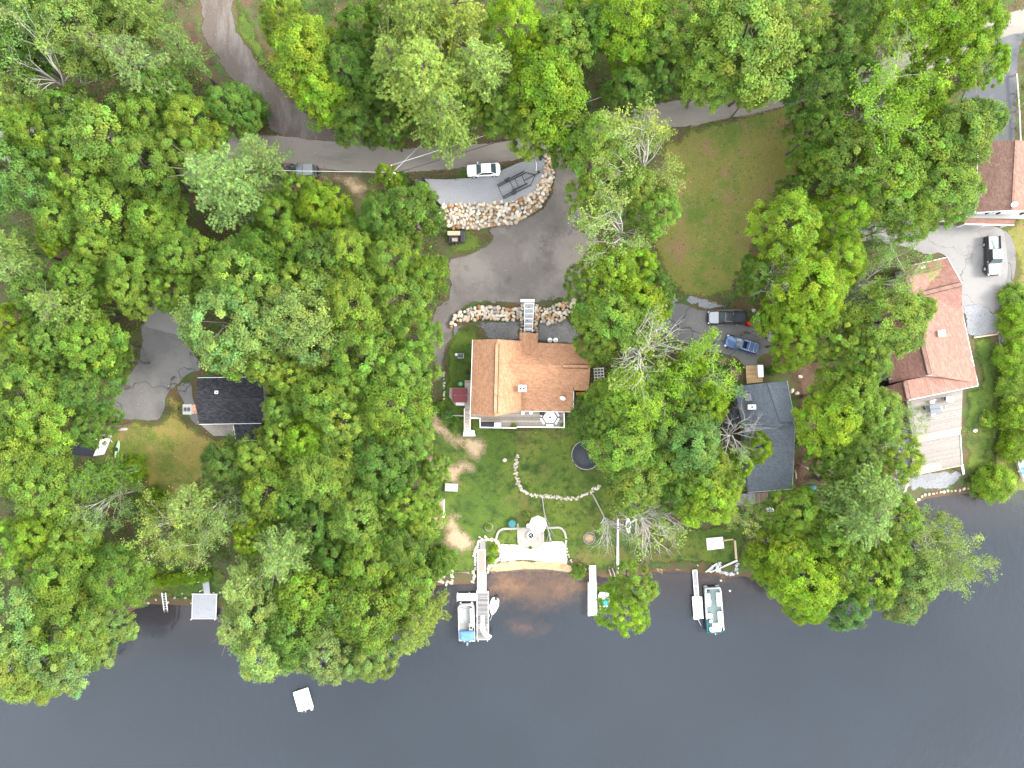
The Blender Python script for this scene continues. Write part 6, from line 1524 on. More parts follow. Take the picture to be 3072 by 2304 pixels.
# snow blower and bins by the pickup
tp = at(2238, 970); sb = thing('snow_blower', 'red snow blower behind the black pickup', 'snow blower', tp, 2.6)
k = MB(); k.rings([[(.1, -.42, .1), (.62, -.42, .05), (.62, .42, .05), (.1, .42, .1)], [(.12, -.4, .55), (.5, -.42, .6), (.5, .42, .6), (.12, .4, .55)]], False); part('auger_housing', k, 'red', sb); k = MB(); k.box((-.25, 0, .5), (.6, .45, .4)); part('engine', k, 'red', sb)
k = MB(); k.tube([(.15, 0, .6), (.15, 0, .95), (.4, .05, 1.1)], .12, 8); part('chute', k, 'red', sb)
for s in (-1, 1): k = MB(); k.tube([(-.4, s * .25, .5), (-1.1, s * .28, .95), (-1.25, s * .28, .97)], .022, 6); part('handle', k, 'black', sb)
wheels(sb, (-.2,), .8, .24, .14)
k = MB(); k.rings([rrect(-.45, .45, .6, .1, .1, 0, 3), rrect(-.5, .5, .66, .1, .1, .4, 3), rrect(-.46, .46, .6, .1, .1, .46, 3)]); single('bin', k, 'siding', 'pale plastic bin right of the red snow blower', 'bin', at(2266, 965), -.3)
k = MB(); k.lathe([(.55, 0), (.58, .35), (.55, .38), (.1, .4)], 20); single('well_cover', k, 'concrete', 'round pale concrete cover below the parking area', 'well cover', at(2093, 1068))

# ------------------------------------------------------------------ boats
def pontoon_tubes(o, L, W_, ys, r=.3):
    for y in ys: k = MB(); k.tube([(-L / 2, y, .0), (L / 2 - .7, y, .0), (L / 2 - .2, y, .08), (L / 2, y, .16)], [r, r, r * .75, .06], 12); part('pontoon', k, 'aluminium', o)
def seat(o, c, d, m='vinyl', back=None):
    k = MB(); x, y, z = c; a, b, h = d; k.rings([rrect(x - a / 2, x + a / 2, b, .06, .06, z, 2), rrect(x - a / 2, x + a / 2, b, .08, .08, z + h, 2), rrect(x - a / 2 + .06, x + a / 2 - .06, b - .12, .08, .08, z + h + .05, 2)])
    k.v = [(u, v + y, w) for u, v, w in k.v]; s = part('seat', k, m, o)
    if back: k = MB(); k.box(*back); part('backrest', k, m, s)
pp = atz(1400.5, 1861, .0); pb = thing('pontoon_boat', 'pontoon boat with blue folded cover moored left of the dock', 'boat', pp, math.radians(92)); L, W_ = 5.5, 2.4
pontoon_tubes(pb, 5.7, W_, (-.85, .85)); k = MB(); k.rings([rrect(-2.75, 2.7, W_, .15, .5, .34, 5), rrect(-2.75, 2.7, W_, .15, .5, .44, 5)], False); part('deck', k, 'carpet', pb)
k = MB(); fr = rrect(-2.65, 2.62, W_ - .08, .15, .5, 1.05, 5); fl = [(x, y, .44) for x, y, z in fr]
for i in range(len(fr)):
    j = (i + 1) % len(fr); a_, b_ = Vector(fr[i]), Vector(fr[j]); c_, d_ = Vector(fl[i]), Vector(fl[j]); n_ = Vector((a_.x, a_.y, 0)).normalized() * .03
    k.add([a_, b_, d_, c_, a_ - n_, b_ - n_, d_ - n_, c_ - n_], [(0, 1, 2, 3), (7, 6, 5, 4), (0, 4, 5, 1)])
part('fence', k, 'paint_white', pb); k = MB(); k.tube(fr + [fr[0]], .04, 6, False); part('top_rail', k, 'aluminium', pb)
k = MB(); fr2 = [(x * .96, y * .93, 1.06) for x, y, z in fr]; k.tube(fr2[:9] + fr2[-9:] if False else [p for p in fr2 if p[0] > 1.6], .03, 6); part('bow_rail', k, 'aluminium', pb)
seat(pb, (1.05, .80, .44), (2.0, .5, .42), 'vinyl', ((1.05, 1.03, .95), (2.0, .12, .3))); seat(pb, (.95, -.80, .44), (2.2, .5, .42), 'vinyl', ((.95, -1.03, .95), (2.2, .12, .3)))
k = MB(); k.rings([rrect(-.95, -.15, .72, .25, .15, .44, 4), rrect(-.9, -.18, .66, .25, .15, 1.05, 4), rrect(-.82, -.28, .5, .2, .1, 1.12, 4)]); k.v = [(x, y - .68, z) for x, y, z in k.v]; cs = part('console', k, 'vinyl', pb)
k = MB(); k.lathe([(.17, 0), (.2, .02), (.17, .04)], 14, (-.72, -.68, 1.14)); part('steering_wheel', k, 'black', cs); seat(pb, (-1.15, -.62, .44), (.5, .55, .4), 'vinyl')
k = MB(); k.rings([[(-1.15, -1.08, 1.2), (-1.15, 1.06, 1.2), (-2.35, 1.10, 1.15), (-2.75, .55, 1.05), (-2.75, -.55, 1.05), (-2.35, -1.1, 1.15)], [(-1.2, -1.0, 1.42), (-1.2, 1.0, 1.42), (-2.3, .98, 1.36), (-2.6, .5, 1.26), (-2.6, -.5, 1.26), (-2.3, -.98, 1.36)], [(-1.45, -.7, 1.52), (-1.45, .7, 1.52), (-2.1, .7, 1.47), (-2.3, .4, 1.36), (-2.3, -.4, 1.36), (-2.1, -.7, 1.47)]], False); cv = part('cover', k, 'blue_canvas', pb)
k = MB(); k.bar((-1.85, -1.02, 1.42), (-1.85, 1.02, 1.42), .05, .16); part('cover_seam', k, 'blue_canvas', cv)
def outboard(o, x, m='black'):
    k = MB(); k.rings([[(x + .1, -.17, .75), (x + .1, .17, .75), (x - .55, .12, .78), (x - .62, 0, .8), (x - .55, -.12, .78)], [(x + .08, -.2, 1.0), (x + .08, .2, 1.0), (x - .45, .15, 1.02), (x - .52, 0, 1.02), (x - .45, -.15, 1.02)], [(x, -.1, 1.12), (x, .1, 1.12), (x - .3, .08, 1.12), (x - .34, 0, 1.12), (x - .3, -.08, 1.12)]]); k.box((x - .2, 0, .3), (.22, .1, 1.0)); mt = part('outboard_motor', k, m, o); return mt
outboard(pb, -2.95, 'paint_graphite')
for s in (-1, 1): k = MB(); k.box((-2.9, s * .42, .36), (.4, .22, .1)); part('swim_step', k, 'siding', pb)
k = MB(); k.box((-2.86, -.9, .38), (.3, .5, .08)); part('boarding_platform', k, 'siding', pb)
def hull(L, W_, H_, n=9, tp=.05):
    P = []; k = MB()
    rings = []
    for i in range(n):
        t = i / (n - 1); x = -L / 2 + L * t; w = W_ / 2 * (1 - max(0, (t - .35) / .65) ** 2.0) * (.82 + .18 * min(1, t / .3)); w = max(w, .02); zt = H_ + .12 * t * t
        rings.append([(x, -w, zt), (x, -w * .75, .0 + .1 * t * t), (x, 0, -.12 + .25 * t ** 4), (x, w * .75, .1 * t * t), (x, w, zt), (x, w * .86, zt), (x, w * .62, .12 + .12 * t * t), (x, 0, .1 + .12 * t * t), (x, -w * .62, .12 + .12 * t * t), (x, -w * .86, zt)])
    return k.rings(rings, False)
rp = atz(1481.5, 1818, .0); rb_ = thing('rowing_boat', 'small white rowing boat tied right of the weathered dock', 'boat', rp, math.radians(-103)); part('hull', hull(2.55, 1.3, .42), 'paint_white', rb_)
for x, m in ((-.15, 'lt_blue'), (-.9, 'vinyl')):
    k = MB(); k.box((x, 0, .36), (.32, .98, .05)); part('thwart', k, 'carpet' if m == 'lt_blue' else m, rb_)
k = MB(); k.rings([[(.45, -.5, .5), (1.15, -.08, .56), (1.15, .08, .56), (.45, .5, .5)], [(.45, -.4, .56), (1.1, -.06, .6), (1.1, .06, .6), (.45, .4, .56)]], False); part('foredeck', k, 'paint_white', rb_)
k = MB(); k.bar((-.8, -.3, .45), (-.2, .1, .48), .06); part('oar', k, 'tread_wood', rb_)
outboard(rb_, -1.3, 'black')
k = MB(); e = atz(1475, 1850, .3); k.tube([rp + Vector((-.28, -1.2, .5)), e, atz(1470, 1862, .55)], .02, 5); single('mooring_rope', k, 'siding', 'rope from the rowing boat bow to the dock', 'rope')
# slide on the dock
sl2 = thing('water_slide', 'white curved slide with steps on the weathered dock', 'slide', atz(1455, 1885, .62))
path = [(795, 992, 1.9), (798, 1060, 1.75), (812, 1130, 1.5), (850, 1200, 1.2), (910, 1255, .95), (985, 1300, .8)]
P = [atz(*Q([(x + 15, y)])[0], .62 + z) for x, y, z in path]; k = MB()
rings = []
for i, p in enumerate(P):
    d = (P[min(i + 1, 5)] - P[max(i - 1, 0)]); d.z = 0; d.normalize(); n_ = Vector((-d.y, d.x, 0)); w = .31
    rings.append([tuple(p + n_ * w + Vector((0, 0, .2))), tuple(p + n_ * w * .9 - Vector((0, 0, .02))), tuple(p - n_ * w * .9 - Vector((0, 0, .02))), tuple(p - n_ * w + Vector((0, 0, .2))), tuple(p - n_ * w * .84 + Vector((0, 0, .2))), tuple(p - n_ * w * .76 + Vector((0, 0, .04))), tuple(p + n_ * w * .76 + Vector((0, 0, .04))), tuple(p + n_ * w * .84 + Vector((0, 0, .2)))])
k.rings(rings, False); part('chute', k, 'paint_white', sl2, True)
for i in range(7): u = atz(*Q([(775, 815 + i * 26)])[0], .75 + .17 * i); v = atz(*Q([(855, 815 + i * 26)])[0], .75 + .17 * i); k = MB(); k.bar(u, v, .12, .05); part('step', k, 'paint_white', sl2, True)
for x in (772, 856): k = MB(); k.bar(atz(*Q([(x, 805)])[0], .65), atz(*Q([(x, 995)])[0], 2.5), .05); part('ladder_rail', k, 'aluminium', sl2, True)
for i in (1, 3, 4): k = MB(); k.tube([P[i], (P[i].x, P[i].y, .64)], .04, 6); part('support', k, 'aluminium', sl2, True)
# right pontoon boat
pp = atz(2137.5, 1825, 0); pb = thing('pontoon_boat', 'white pontoon boat with green grey deck at the right dock', 'boat', pp, math.radians(-86.5)); W_ = 2.45
pontoon_tubes(pb, 7.0, W_, (-.85, .85)); k = MB(); k.rings([rrect(-3.35, 3.35, W_, .15, .3, .34, 4), rrect(-3.35, 3.35, W_, .15, .3, .44, 4)], False); part('deck', k, 'carpet_green', pb)
for a_, b_ in (((-2.45, 1.15), (3.0, 1.2)), ((-2.45, -1.15), (1.2, -1.2)), ((-3.3, 1.05), (-2.45, 1.15)), ((-3.3, -1.05), (-2.45, -1.15)), ((-3.3, -1.05), (-3.3, 1.05)), ((3.0, 1.2), (3.25, .8)), ((3.25, .8), (3.4, 0)), ((3.4, 0), (3.2, -1.25)), ((1.2, -1.2), (3.2, -1.25))):
    k = MB(); k.bar((*a_, .74), (*b_, .74), .05, .58); k.bar((*a_, 1.05), (*b_, 1.05), .08, .06); part('fence', k, 'teal_dark' if a_[0] > 1.0 and b_[1] < 1 else 'paint_white', pb)
seat(pb, (-1.55, .78, .44), (2.0, .58, .42), 'paint_white', ((-1.55, 1.05, .92), (2.0, .12, .28))); seat(pb, (-1.55, -.75, .44), (1.9, .55, .42), 'paint_white', ((-1.55, -1.02, .92), (1.9, .12, .28)))
seat(pb, (1.35, .8, .44), (2.2, .55, .42), 'paint_white', ((1.35, 1.05, .92), (2.2, .12, .28))); seat(pb, (2.2, .1, .44), (.5, .9, .42), 'paint_white')
k = MB(); k.rings([rrect(2.5, 3.25, 1.8, .1, .25, .44, 3), rrect(2.5, 3.2, 1.7, .1, .25, 1.0, 3), rrect(2.6, 3.1, 1.5, .1, .25, 1.06, 3)]); part('sun_pad', k, 'paint_white', pb)
k = MB(); k.rings([rrect(.45, 1.1, .75, .12, .1, .44, 3), rrect(.45, 1.05, .7, .12, .1, 1.1, 3), rrect(.55, .98, .55, .1, .1, 1.16, 3)]); k.v = [(x, y - .72, z) for x, y, z in k.v]; cs = part('console', k, 'paint_white', pb); k = MB(); k.lathe([(.17, 0), (.2, .02), (.17, .04)], 14, (1.12, -.72, 1.05)); part('steering_wheel', k, 'black', cs)
k = MB(); k.lathe([(.22, .44), (.26, .85), (.2, .95)], 14, (1.6, -.6, 0)); part('captain_seat', k, 'paint_white', pb); k = MB(); k.box((2.0, -.95, .47), (1.0, .5, .05)); part('floor_mat', k, 'teal_dark', pb)
k = MB(); k.box((2.95, -.75, .47), (.6, .9, .06)); part('stern_mat', k, 'teal', pb); k = MB(); k.box((-2.9, -.6, .5), (.3, .4, .1)); part('anchor', k, 'mesh_black', pb); k = MB(); k.tube([(3.4, .05, .6), (3.75, .05, .6)], .06, 8); part('stern_bracket', k, 'aluminium', pb)
k = MB(); k.tube([(-1.5, -.25, .48), (-1.1, -.2, .5), (-.9, -.35, .48), (-.6, -.3, .48)], .04, 6); part('hose', k, 'aluminium', pb)
k = MB(); k.tube([atz(2094, 1858, .5), atz(2104, 1877, .1)], .03, 6); single('mooring_pole', k, 'siding', 'thin pole between right platform and pontoon boat', 'pole')
# boat with teal seat under the tree by the white dock
pp = atz(1810, 1805, 0); bb = thing('motor_boat', 'white boat with bright teal bench under the waterside tree', 'boat', pp, math.radians(-91)); part('hull', hull(2.9, 1.75, .5), 'paint_white', bb)
k = MB(); k.rings([rrect(-.38, .36, 1.5, .1, .1, .2, 3), rrect(-.38, .36, 1.5, .1, .1, .6, 3), rrect(-.3, .3, 1.38, .1, .1, .66, 3)]); part('bench_seat', k, 'teal', bb)
k = MB(); k.box((-.95, 0, .5), (.75, 1.5, .1)); part('rear_deck', k, 'paint_white', bb); k = MB(); k.box((.75, 0, .52), (.6, 1.1, .08)); part('foredeck', k, 'paint_white', bb)
# covered boat at the right edge
pp = at(3066, 1402, .1); bb = thing('motor_boat', 'pale boat partly out of frame at the right edge', 'boat', pp, math.radians(-80)); part('hull', hull(5.2, 2.1, .9), 'paint_white', bb)
k = MB(); k.box((.3, -.1, .96), (1.0, 1.5, .1)); part('windscreen', k, 'teal', bb); k = MB(); k.box((-1.2, 0, .98), (1.8, 1.6, .1)); part('cockpit_cover', k, 'siding', bb); k = MB(); k.bar((.2, -1.6, 1.2), (.1, 1.4, 1.25), .14, .08); part('canopy_bar', k, 'mauve', bb)
# canoes and kayaks ashore
def kayak(px, py, ang, L, w, m, label, name='kayak', roll=0.0, dz=.1):
    o = thing(name, label, name, at(px, py, dz), math.radians(ang)); k = MB(); R_ = []
    for i in range(11):
        t = i / 10; x = -L / 2 + L * t; a = max(math.sin(math.pi * t) ** .7, .04) * w / 2; R_.append([(x, a * math.cos(q_), a * .55 * math.sin(q_) + .28 + .16 * (2 * t - 1) ** 4) for q_ in [j * 2 * math.pi / 10 for j in range(10)]])
    k.rings(R_); part('hull', k, m, o); k = MB(); k.lathe([(.24, .0), (.3, .05), (.26, .09)], 12, (0, 0, .28 + w * .24)); part('cockpit_rim', k, 'black', o); return o
kayak(355, 1347, 78, 2.7, .62, 'canoe_green', 'faded green canoe on the dry cottage lawn', 'canoe')
kayak(1884, 1575, 91, 2.3, .85, 'paint_white', 'white kayak beached under the bare fallen tree')
kayak(2460, 1432, -38, 2.0, .6, 'mauve', 'mauve grey kayak in the shade right of the slate roof'); kayak(2412, 1478, 20, 1.5, .9, 'orange', 'orange brown kayak beside the teal tarp')

# ------------------------------------------------------------------ garden things
tp_ = at(1757, 1363); t = thing('trampoline', 'round black trampoline on the back lawn under trees', 'trampoline', tp_); R0 = 2.08
k = MB(); k.lathe([(.02, .84), (R0 * .84, .84), (R0 * .84, .86), (.02, .87)], 40); part('jumping_mat', k, 'mesh_black', t)
k = MB(); n = 40
v = [(r_ * math.cos(2 * math.pi * i / n), r_ * math.sin(2 * math.pi * i / n), z) for r_, z in ((R0 * .84, .90), (R0, .91), (R0, .85), (R0 * .84, .85)) for i in range(n)]
k.add(v, [(a * n + i, a * n + (i + 1) % n, ((a + 1) % 4) * n + (i + 1) % n, ((a + 1) % 4) * n + i) for a in range(4) for i in range(n)]); part('spring_cover', k, 'black', t)
k = MB(); k.tube([(R0 * 1.02 * math.cos(2 * math.pi * i / n), R0 * 1.02 * math.sin(2 * math.pi * i / n), .88) for i in range(n + 1)], .035, 6, False); part('frame_ring', k, 'alloy', t)
k = MB(); k.tube([(R0 * 1.04 * math.cos(2 * math.pi * i / n), R0 * 1.04 * math.sin(2 * math.pi * i / n), 2.55) for i in range(n + 1)], .025, 6, False); part('net_ring', k, 'black', t)
for i in range(8):
    a = i * math.pi / 4 + .2; k = MB(); k.tube([(R0 * 1.03 * math.cos(a), R0 * 1.03 * math.sin(a), 0), (R0 * 1.04 * math.cos(a), R0 * 1.04 * math.sin(a), 2.6)], .028, 6); part('pole', k, 'black', t)
def umbrella(p, r, h, label, m='umbrella', n=8, flare=.45):
    u = thing('parasol', label, 'parasol', p); k = MB()
    top = [(0, 0, h + .02)]; ring = [(r * math.cos(2 * math.pi * i / n), r * math.sin(2 * math.pi * i / n), h - flare) for i in range(n)]
    mid = [(r * .5 * math.cos(2 * math.pi * i / n), r * .5 * math.sin(2 * math.pi * i / n), h - flare * .36) for i in range(n)]; val = [(r * .95 * math.cos(2 * math.pi * i / n), r * .95 * math.sin(2 * math.pi * i / n), h - flare - .16) for i in range(n)]
    V = top + mid + ring + val; k.add(V, [(0, 1 + i, 1 + (i + 1) % n) for i in range(n)] + [(1 + i, 1 + n + i, 1 + n + (i + 1) % n, 1 + (i + 1) % n) for i in range(n)] + [(1 + n + i, 1 + 2 * n + i, 1 + 2 * n + (i + 1) % n, 1 + n + (i + 1) % n) for i in range(n)])
    part('canopy', k, m, u); k = MB(); k.tube([(0, 0, 0), (0, 0, h + .12)], .03, 8); part('pole', k, 'siding', u)
    for i in range(n): a = 2 * math.pi * i / n; k = MB(); k.bar((0, 0, h + .045), (r * .98 * math.cos(a), r * .98 * math.sin(a), h - flare + .02), .035, .02); part('rib', k, 'siding', u)
    return u
# patio with fire pit, parasol and curved edging
zp = at(1590, 1600).z + .1
k = MB(); pts = Z2_([(1155, 240), (1320, 238), (1330, 300), (1490, 300), (1495, 535), (1430, 620), (1240, 622), (1165, 545)]); W2 = [tuple(atz(x, y, zp)[:2]) for x, y in pts]; k.prism(W2, zp - .4, zp); pt = single('patio', k, 'slab', 'beige concrete patio with cut corners above the beach sand', 'patio')
c = Vector((sum(p[0] for p in W2) / 8, sum(p[1] for p in W2) / 8, zp)); ed = [Vector((*p, zp + .02)) for p in W2]
for i in (3, 4, 5, 6, 7): k = MB(); k.bar(lerp(ed[i], c, .03), lerp(ed[(i + 1) % 8], c, .03), .22, .08); part('edge_course', k, 'paver', pt)
OPEN.append(W2)
fp = thing('fire_pit', 'round stone fire pit in the middle of the patio', 'fire pit', atz(*Z2_([(1328, 448)])[0], zp)); n = 14
for i in range(n):
    k = MB(); a = 2 * math.pi * i / n; k.box((.50 * math.cos(a), .50 * math.sin(a), .16), (.2, .2, .32), a); part('stone_block', k, 'siding', fp)
k = MB(); k.lathe([(.02, .02), (.40, .02), (.40, .06), (.02, .1)], 18); part('ash_bed', k, 'char', fp); k = MB(); k.bar((-.25, -.1, .12), (.2, .15, .16), .08); k.bar((-.1, .2, .13), (.12, -.2, .2), .07); part('log', k, 'twig', fp)
umbrella(atz(1612, 1565, zp), 1.32, 2.5, 'big faded white parasol at the patio corner')
k = MB(); k.rings([rrect(-.3, .3, .55, .2, .2, 0, 3), rrect(-.34, .34, .6, .2, .2, .8, 3), rrect(-.25, .25, .5, .2, .2, .9, 3)]); single('covered_chair', k, 'white', 'white covered seat left of the big patio parasol', 'chair', atz(1586, 1574, zp))
def edging(pts, label, sm=4):
    P = [Vector(at(x, y, .12)) for x, y in pts]; o = thing('stone_edging', label, 'edging', P[0]); Q_ = []
    for a, b in zip(P, P[1:]):
        m_ = max(1, round((b - a).length / .42)); Q_ += [lerp(a, b, i / m_) for i in range(m_)]
    Q_.append(P[-1])
    for a, b in zip(Q_, Q_[1:]): k = MB(); d = (b - a).normalized() * .012; k.bar(a + d, b - d, .30, .26); part('edging_stone', k, 'paver', o, True)
edging(Z2_([(1160, 362), (1060, 364), (980, 368), (935, 385), (905, 425), (890, 480), (882, 525)]), 'curved stone edging left of the beige patio'); edging(Z2_([(1495, 352), (1600, 354), (1690, 348), (1735, 372), (1765, 420), (1780, 490)]), 'curved stone edging right of the beige patio')
def ring_bed(px, py, r, label, plant=True):
    o = thing('tree_ring', label, 'planter', at(px, py)); n = max(16, int(r * 20)); 
    for i in range(n): a0, a1 = 2 * math.pi * i / n, 2 * math.pi * (i + .93) / n; k = MB(); k.bar((r * math.cos(a0), r * math.sin(a0), .08), (r * math.cos(a1), r * math.sin(a1), .08), .13, .2); part('edging_stone', k, 'concrete', o)
    k = MB(); k.lathe([(r * .95, .0), (r * .95, .06), (.02, .09)], 20); part('soil', k, 'soil_solid', o)
ring_bed(1467, 1581, .58, 'small round stone ring with grass left of the patio'); ring_bed(1767.5, 1614, .88, 'larger round stone ring right of the patio'); ring_bed(2955, 1258, .95, 'thin ring edging round the side lawn sapling')
k = MB(); k.lathe([(.5, 0), (.62, .5), (.66, .52), (.4, .56), (.05, .58)], 14); single('fire_table', k, 'tarp', 'small round green cover on lawn left of the patio', 'covered grill', at(1535, 1569))
def bush_at(code_tone, px, py, r_, label, z=None): return plant_tree('B', code_tone, px / 1.38889, py / 1.38889, r_, label, {})
bush_at('l', 1467, 1581, 7, 'tuft inside the small stone ring'); bush_at('y', 1580, 1548, 11, 'weedy at the patio top edge'); bush_at('l', 1484, 1646, 9, 'between ramp and beach stones, upper'); bush_at('l', 1474, 1680, 9, 'between ramp and beach stones, lower'); bush_at('y', 1592, 1644, 4, 'tiny in the sand at the patio foot')
for i in range(9):
    bush_at('l', 445 + i * 21 + (i % 2) * 8, 1712 + (i * 37) % 40, 15, ['leftmost fern clump on the bank by the ladder', 'second fern clump from left on the bank', 'third fern clump from left on the bank', 'fern clump above the ladder top', 'fern clump midway on the bank', 'fern clump right of the bank middle', 'fern clump left of the grey walkway, lower', 'fern clump touching the grey walkway', 'fern clump right of the grey walkway'][i])
# back deck furniture
zD = at(1560, 1265).z + 1.0
tb = thing('picnic_table', 'white hexagonal table with attached benches on the deck', 'picnic table', atz(1649, 1251.5, zD))
k = MB(); R6 = [(1.02 * math.cos(i * math.pi / 3), .92 * math.sin(i * math.pi / 3)) for i in range(6)]; k.prism(R6, .70, .75); part('tabletop', k, 'white', tb)
k = MB(); R7 = [(x * 1.05, y * 1.05) for x, y in R6]; k.prism(R7, .66, .69); part('table_rim', k, 'slate_shutter', tb)
k = MB(); k.lathe([(.02, .75), (.15, .75), (.15, .765), (.02, .765)], 14); part('centre_cap', k, 'slate_shutter', tb)
for i in (0, 2, 3, 4, 5):
    a = (i + .5) * math.pi / 3; k = MB(); k.box((1.22 * math.cos(a), 1.14 * math.sin(a), .43), (.30, 1.0, .05), a); part('bench_seat', k, 'white', tb)
for i in range(6): a = (i + .5) * math.pi / 3; k = MB(); k.bar((0.3 * math.cos(a), .3 * math.sin(a), .65), (1.15 * math.cos(a), 1.1 * math.sin(a), .02), .07); part('leg', k, 'siding', tb)
chair(1569, 1238, -1.5, 'left white chair under the orange roof eave', 'white', zD); chair(1593, 1237, -1.5, 'right white chair under the orange roof eave', 'white', zD)
gr = thing('grill', 'long black covered grill at the deck left end', 'grill', atz(1462, 1273, zD)); k = MB(); k.rings([rrect(-.98, .98, .66, .1, .1, .0, 3), rrect(-.98, .98, .66, .1, .1, .85, 3), rrect(-.85, .85, .5, .1, .1, 1.1, 3)]); part('cover', k, 'navy', gr); k = MB(); k.bar((.1, -.35, .6), (.1, -.42, .6), .8, .05); part('handle', k, 'alloy', gr)
dc = thing('storage_box', 'white box right of the black covered grill', 'storage box', atz(1493, 1274.5, zD)); k = MB(); k.box((0, 0, .28), (.92, .62, .56)); part('body', k, 'siding', dc); k = MB(); k.box((0, 0, .6), (.98, .68, .07)); part('lid', k, 'white', dc)
def pot_plant(px, py, z, label, tone='l', pot='maroon', r=.26):
    o = thing('potted_plant', label, 'potted plant', atz(px, py, z)); k = MB(); k.lathe([(r * .6, 0), (r * .85, .28), (r * .75, .3), (.02, .27)], 12); part('pot', k, pot, o)
    V, F, tt = bush(int(px), r * 1.2, .55, 22, 22, .12); V[:, 2] += .22; c = LEAF[tone]; link('leafage', np_mesh('leafage', V, F, MT['leaf'], False, tt), o, color=c)
pot_plant(1540, 1277, zD, 'potted plant by the deck front railing'); pot_plant(1692, 1271, zD, 'yellow potted plant at the deck right corner', 'y'); pot_plant(1685, 1277, zD, 'low potted plant inside the deck right corner', 'y'); pot_plant(1692, 1282, zD - .3, 'pink pot plant outside the deck right corner', 'y', 'red')
kk = MB(); u = atz(1625, 1239, zD); kk.rings([rrect(-.3, .3, .6, .15, .15, .3, 3), rrect(-.32, .32, .62, .15, .15, .9, 3), rrect(-.2, .2, .5, .15, .15, 1.0, 3)]); single('kettle_grill', kk, 'black', 'black grill left of the hexagonal white table', 'grill', u)
# yard equipment round the orange house
ac = thing('air_conditioner', 'dark square unit on the grass left of the house', 'air conditioner', at(1383, 1068)); k = MB(); k.box((0, 0, .35), (.85, .65, .7)); part('case', k, 'siding', ac); k = MB(); k.box((0, 0, .72), (.78, .58, .04)); part('top_grille', k, 'slate_shutter', ac)
k = MB(); k.lathe([(.05, 0), (.21, .12), (.22, .3), (.15, .46), (.03, .5)], 14); single('globe_lamp', k, 'white', 'white globe beside the dark square unit', 'globe', at(1369, 1064))
for x, l in ((1649, 'left of two white gas tanks behind the house'), (1665.5, 'right of two white gas tanks behind the house')):
    o = thing('gas_tank', l, 'gas tank', at(x, 1022), group=None); k = MB(); k.lathe([(.2, 0), (.33, .12), (.36, .4), (.36, 1.0), (.3, 1.25), (.1, 1.35)], 18); part('tank', k, 'white', o); k = MB(); k.lathe([(.14, 1.34), (.14, 1.5), (.1, 1.54)], 12); part('valve_cap', k, 'siding', o)
k = MB(); k.lathe([(.32, 0), (.32, .12), (.26, .16), (.02, .17)], 18); single('septic_lid', k, 'green_plastic', 'pale green round lid above the hot tub', 'lid', at(1381.5, 1152))
lg = thing('lattice_stand', 'white lattice stand right of the orange roof', 'stand', at(1794, 1123, .0), .06); 
for i in range(5): k = MB(); k.box((0, -.85 + i * .42, 1.2), (1.5, .16, .05)); part('slat', k, 'siding', lg)
for i in range(4): k = MB(); k.box((-.66 + i * .44, 0, 1.16), (.1, 1.9, .05)); part('slat', k, 'siding', lg)
for sx in (-1, 1):
    for sy in (-1, 1): k = MB(); k.box((sx * .68, sy * .85, .58), (.08, .08, 1.16)); part('post', k, 'siding', lg)
ye = thing('wood_splitter', 'yellow machine at the orange house lower right corner', 'machine', at(1738, 1181)); k = MB(); k.box((.1, 0, .55), (1.3, .42, .3)); part('beam', k, 'yellow', ye); k = MB(); k.box((-.75, 0, .5), (.35, .5, .5)); part('engine', k, 'black', ye); wheels(ye, (-.3,), .9, .22, .14); k = MB(); k.bar((-.1, -.15, .72), (.3, .12, .74), .08, .05); part('lever', k, 'black', ye)
k = MB(); k.rings([rrect(-.2, .2, .5, .1, .1, 0, 3), rrect(-.22, .22, .55, .1, .1, .5, 3)], False); single('hose_reel', k, 'navy', 'dark blue reel at the orange house left wall', 'hose reel', at(1404, 1119))
k = MB(); k.box((0, 0, .22), (.75, .6, .44)); single('box', k, 'navy', 'dark box on bare soil by the left wood', 'box', at(1274, 1410))
tp_ = thing('tarp_pile', 'teal tarp heap behind the orange brown kayak', 'tarp', at(2432, 1472)); k = MB(); k.rings([rrect(-.9, .9, 1.9, .4, .4, .02, 4), rrect(-.7, .6, 1.6, .4, .4, .5, 4), rrect(-.3, .3, .7, .3, .3, .7, 4)]); part('sheet', k, 'tarp', tp_)
# right lawn raft, timbers, chairs, hoist
q = quadz(Z3_([(1533, 748), (1735, 728), (1753, 868), (1545, 893)]), at(2145, 1630).z + .35); rf_ = thing('swim_raft', 'white raft resting on the right lawn', 'raft', (q[0].x, q[0].y, at(2145, 1630).z)); planks(rf_, q, 9, 'white', .01, cols=((.6, .6, .6),)); frame(rf_, q, 'siding', .08, .3, -.17)
k = MB(); k.bar(at(2166, 1622, .3), at(2200, 1618, .3), .18, .06); single('board', k, 'tread_wood', 'pale board bridging raft and timber edging', 'board')
k = MB(); k.bar(at(2204.5, 1621, .15), at(2208.5, 1677, .15), .26, .3); single('timber', k, 'tread_wood', 'pale timber at the right lawn end', 'timber')
for i, (u, v) in enumerate((((2117, 1716), (2150, 1690)), ((2130, 1717), (2213, 1682)), ((2172, 1698), (2212, 1680)))): k = MB(); k.bar(at(*u, .2), at(*v, .35), .14, .14); single('timber', k, 'siding', ['left timber in the grey stone bank', 'long lower timber in the grey stone bank', 'upper timber in the grey stone bank'][i], 'timber')
gw = thing('long_pole', 'long white pole lying down the lawn to the shore', 'pole', at(1854, 1640)); k = MB(); k.bar(at(1854, 1556, .35), at(1853, 1720, .3), .28, .12); part('pole', k, 'white', gw, True); k = MB(); k.bar(at(1853.5, 1640, .3), at(1853.5, 1720, .25), .34, .06); part('pole_cover', k, 'siding', gw, True)
lc = thing('lounge_chair', 'blue striped lounge chair under the fallen tree', 'chair', at(1813, 1561), 1.2)
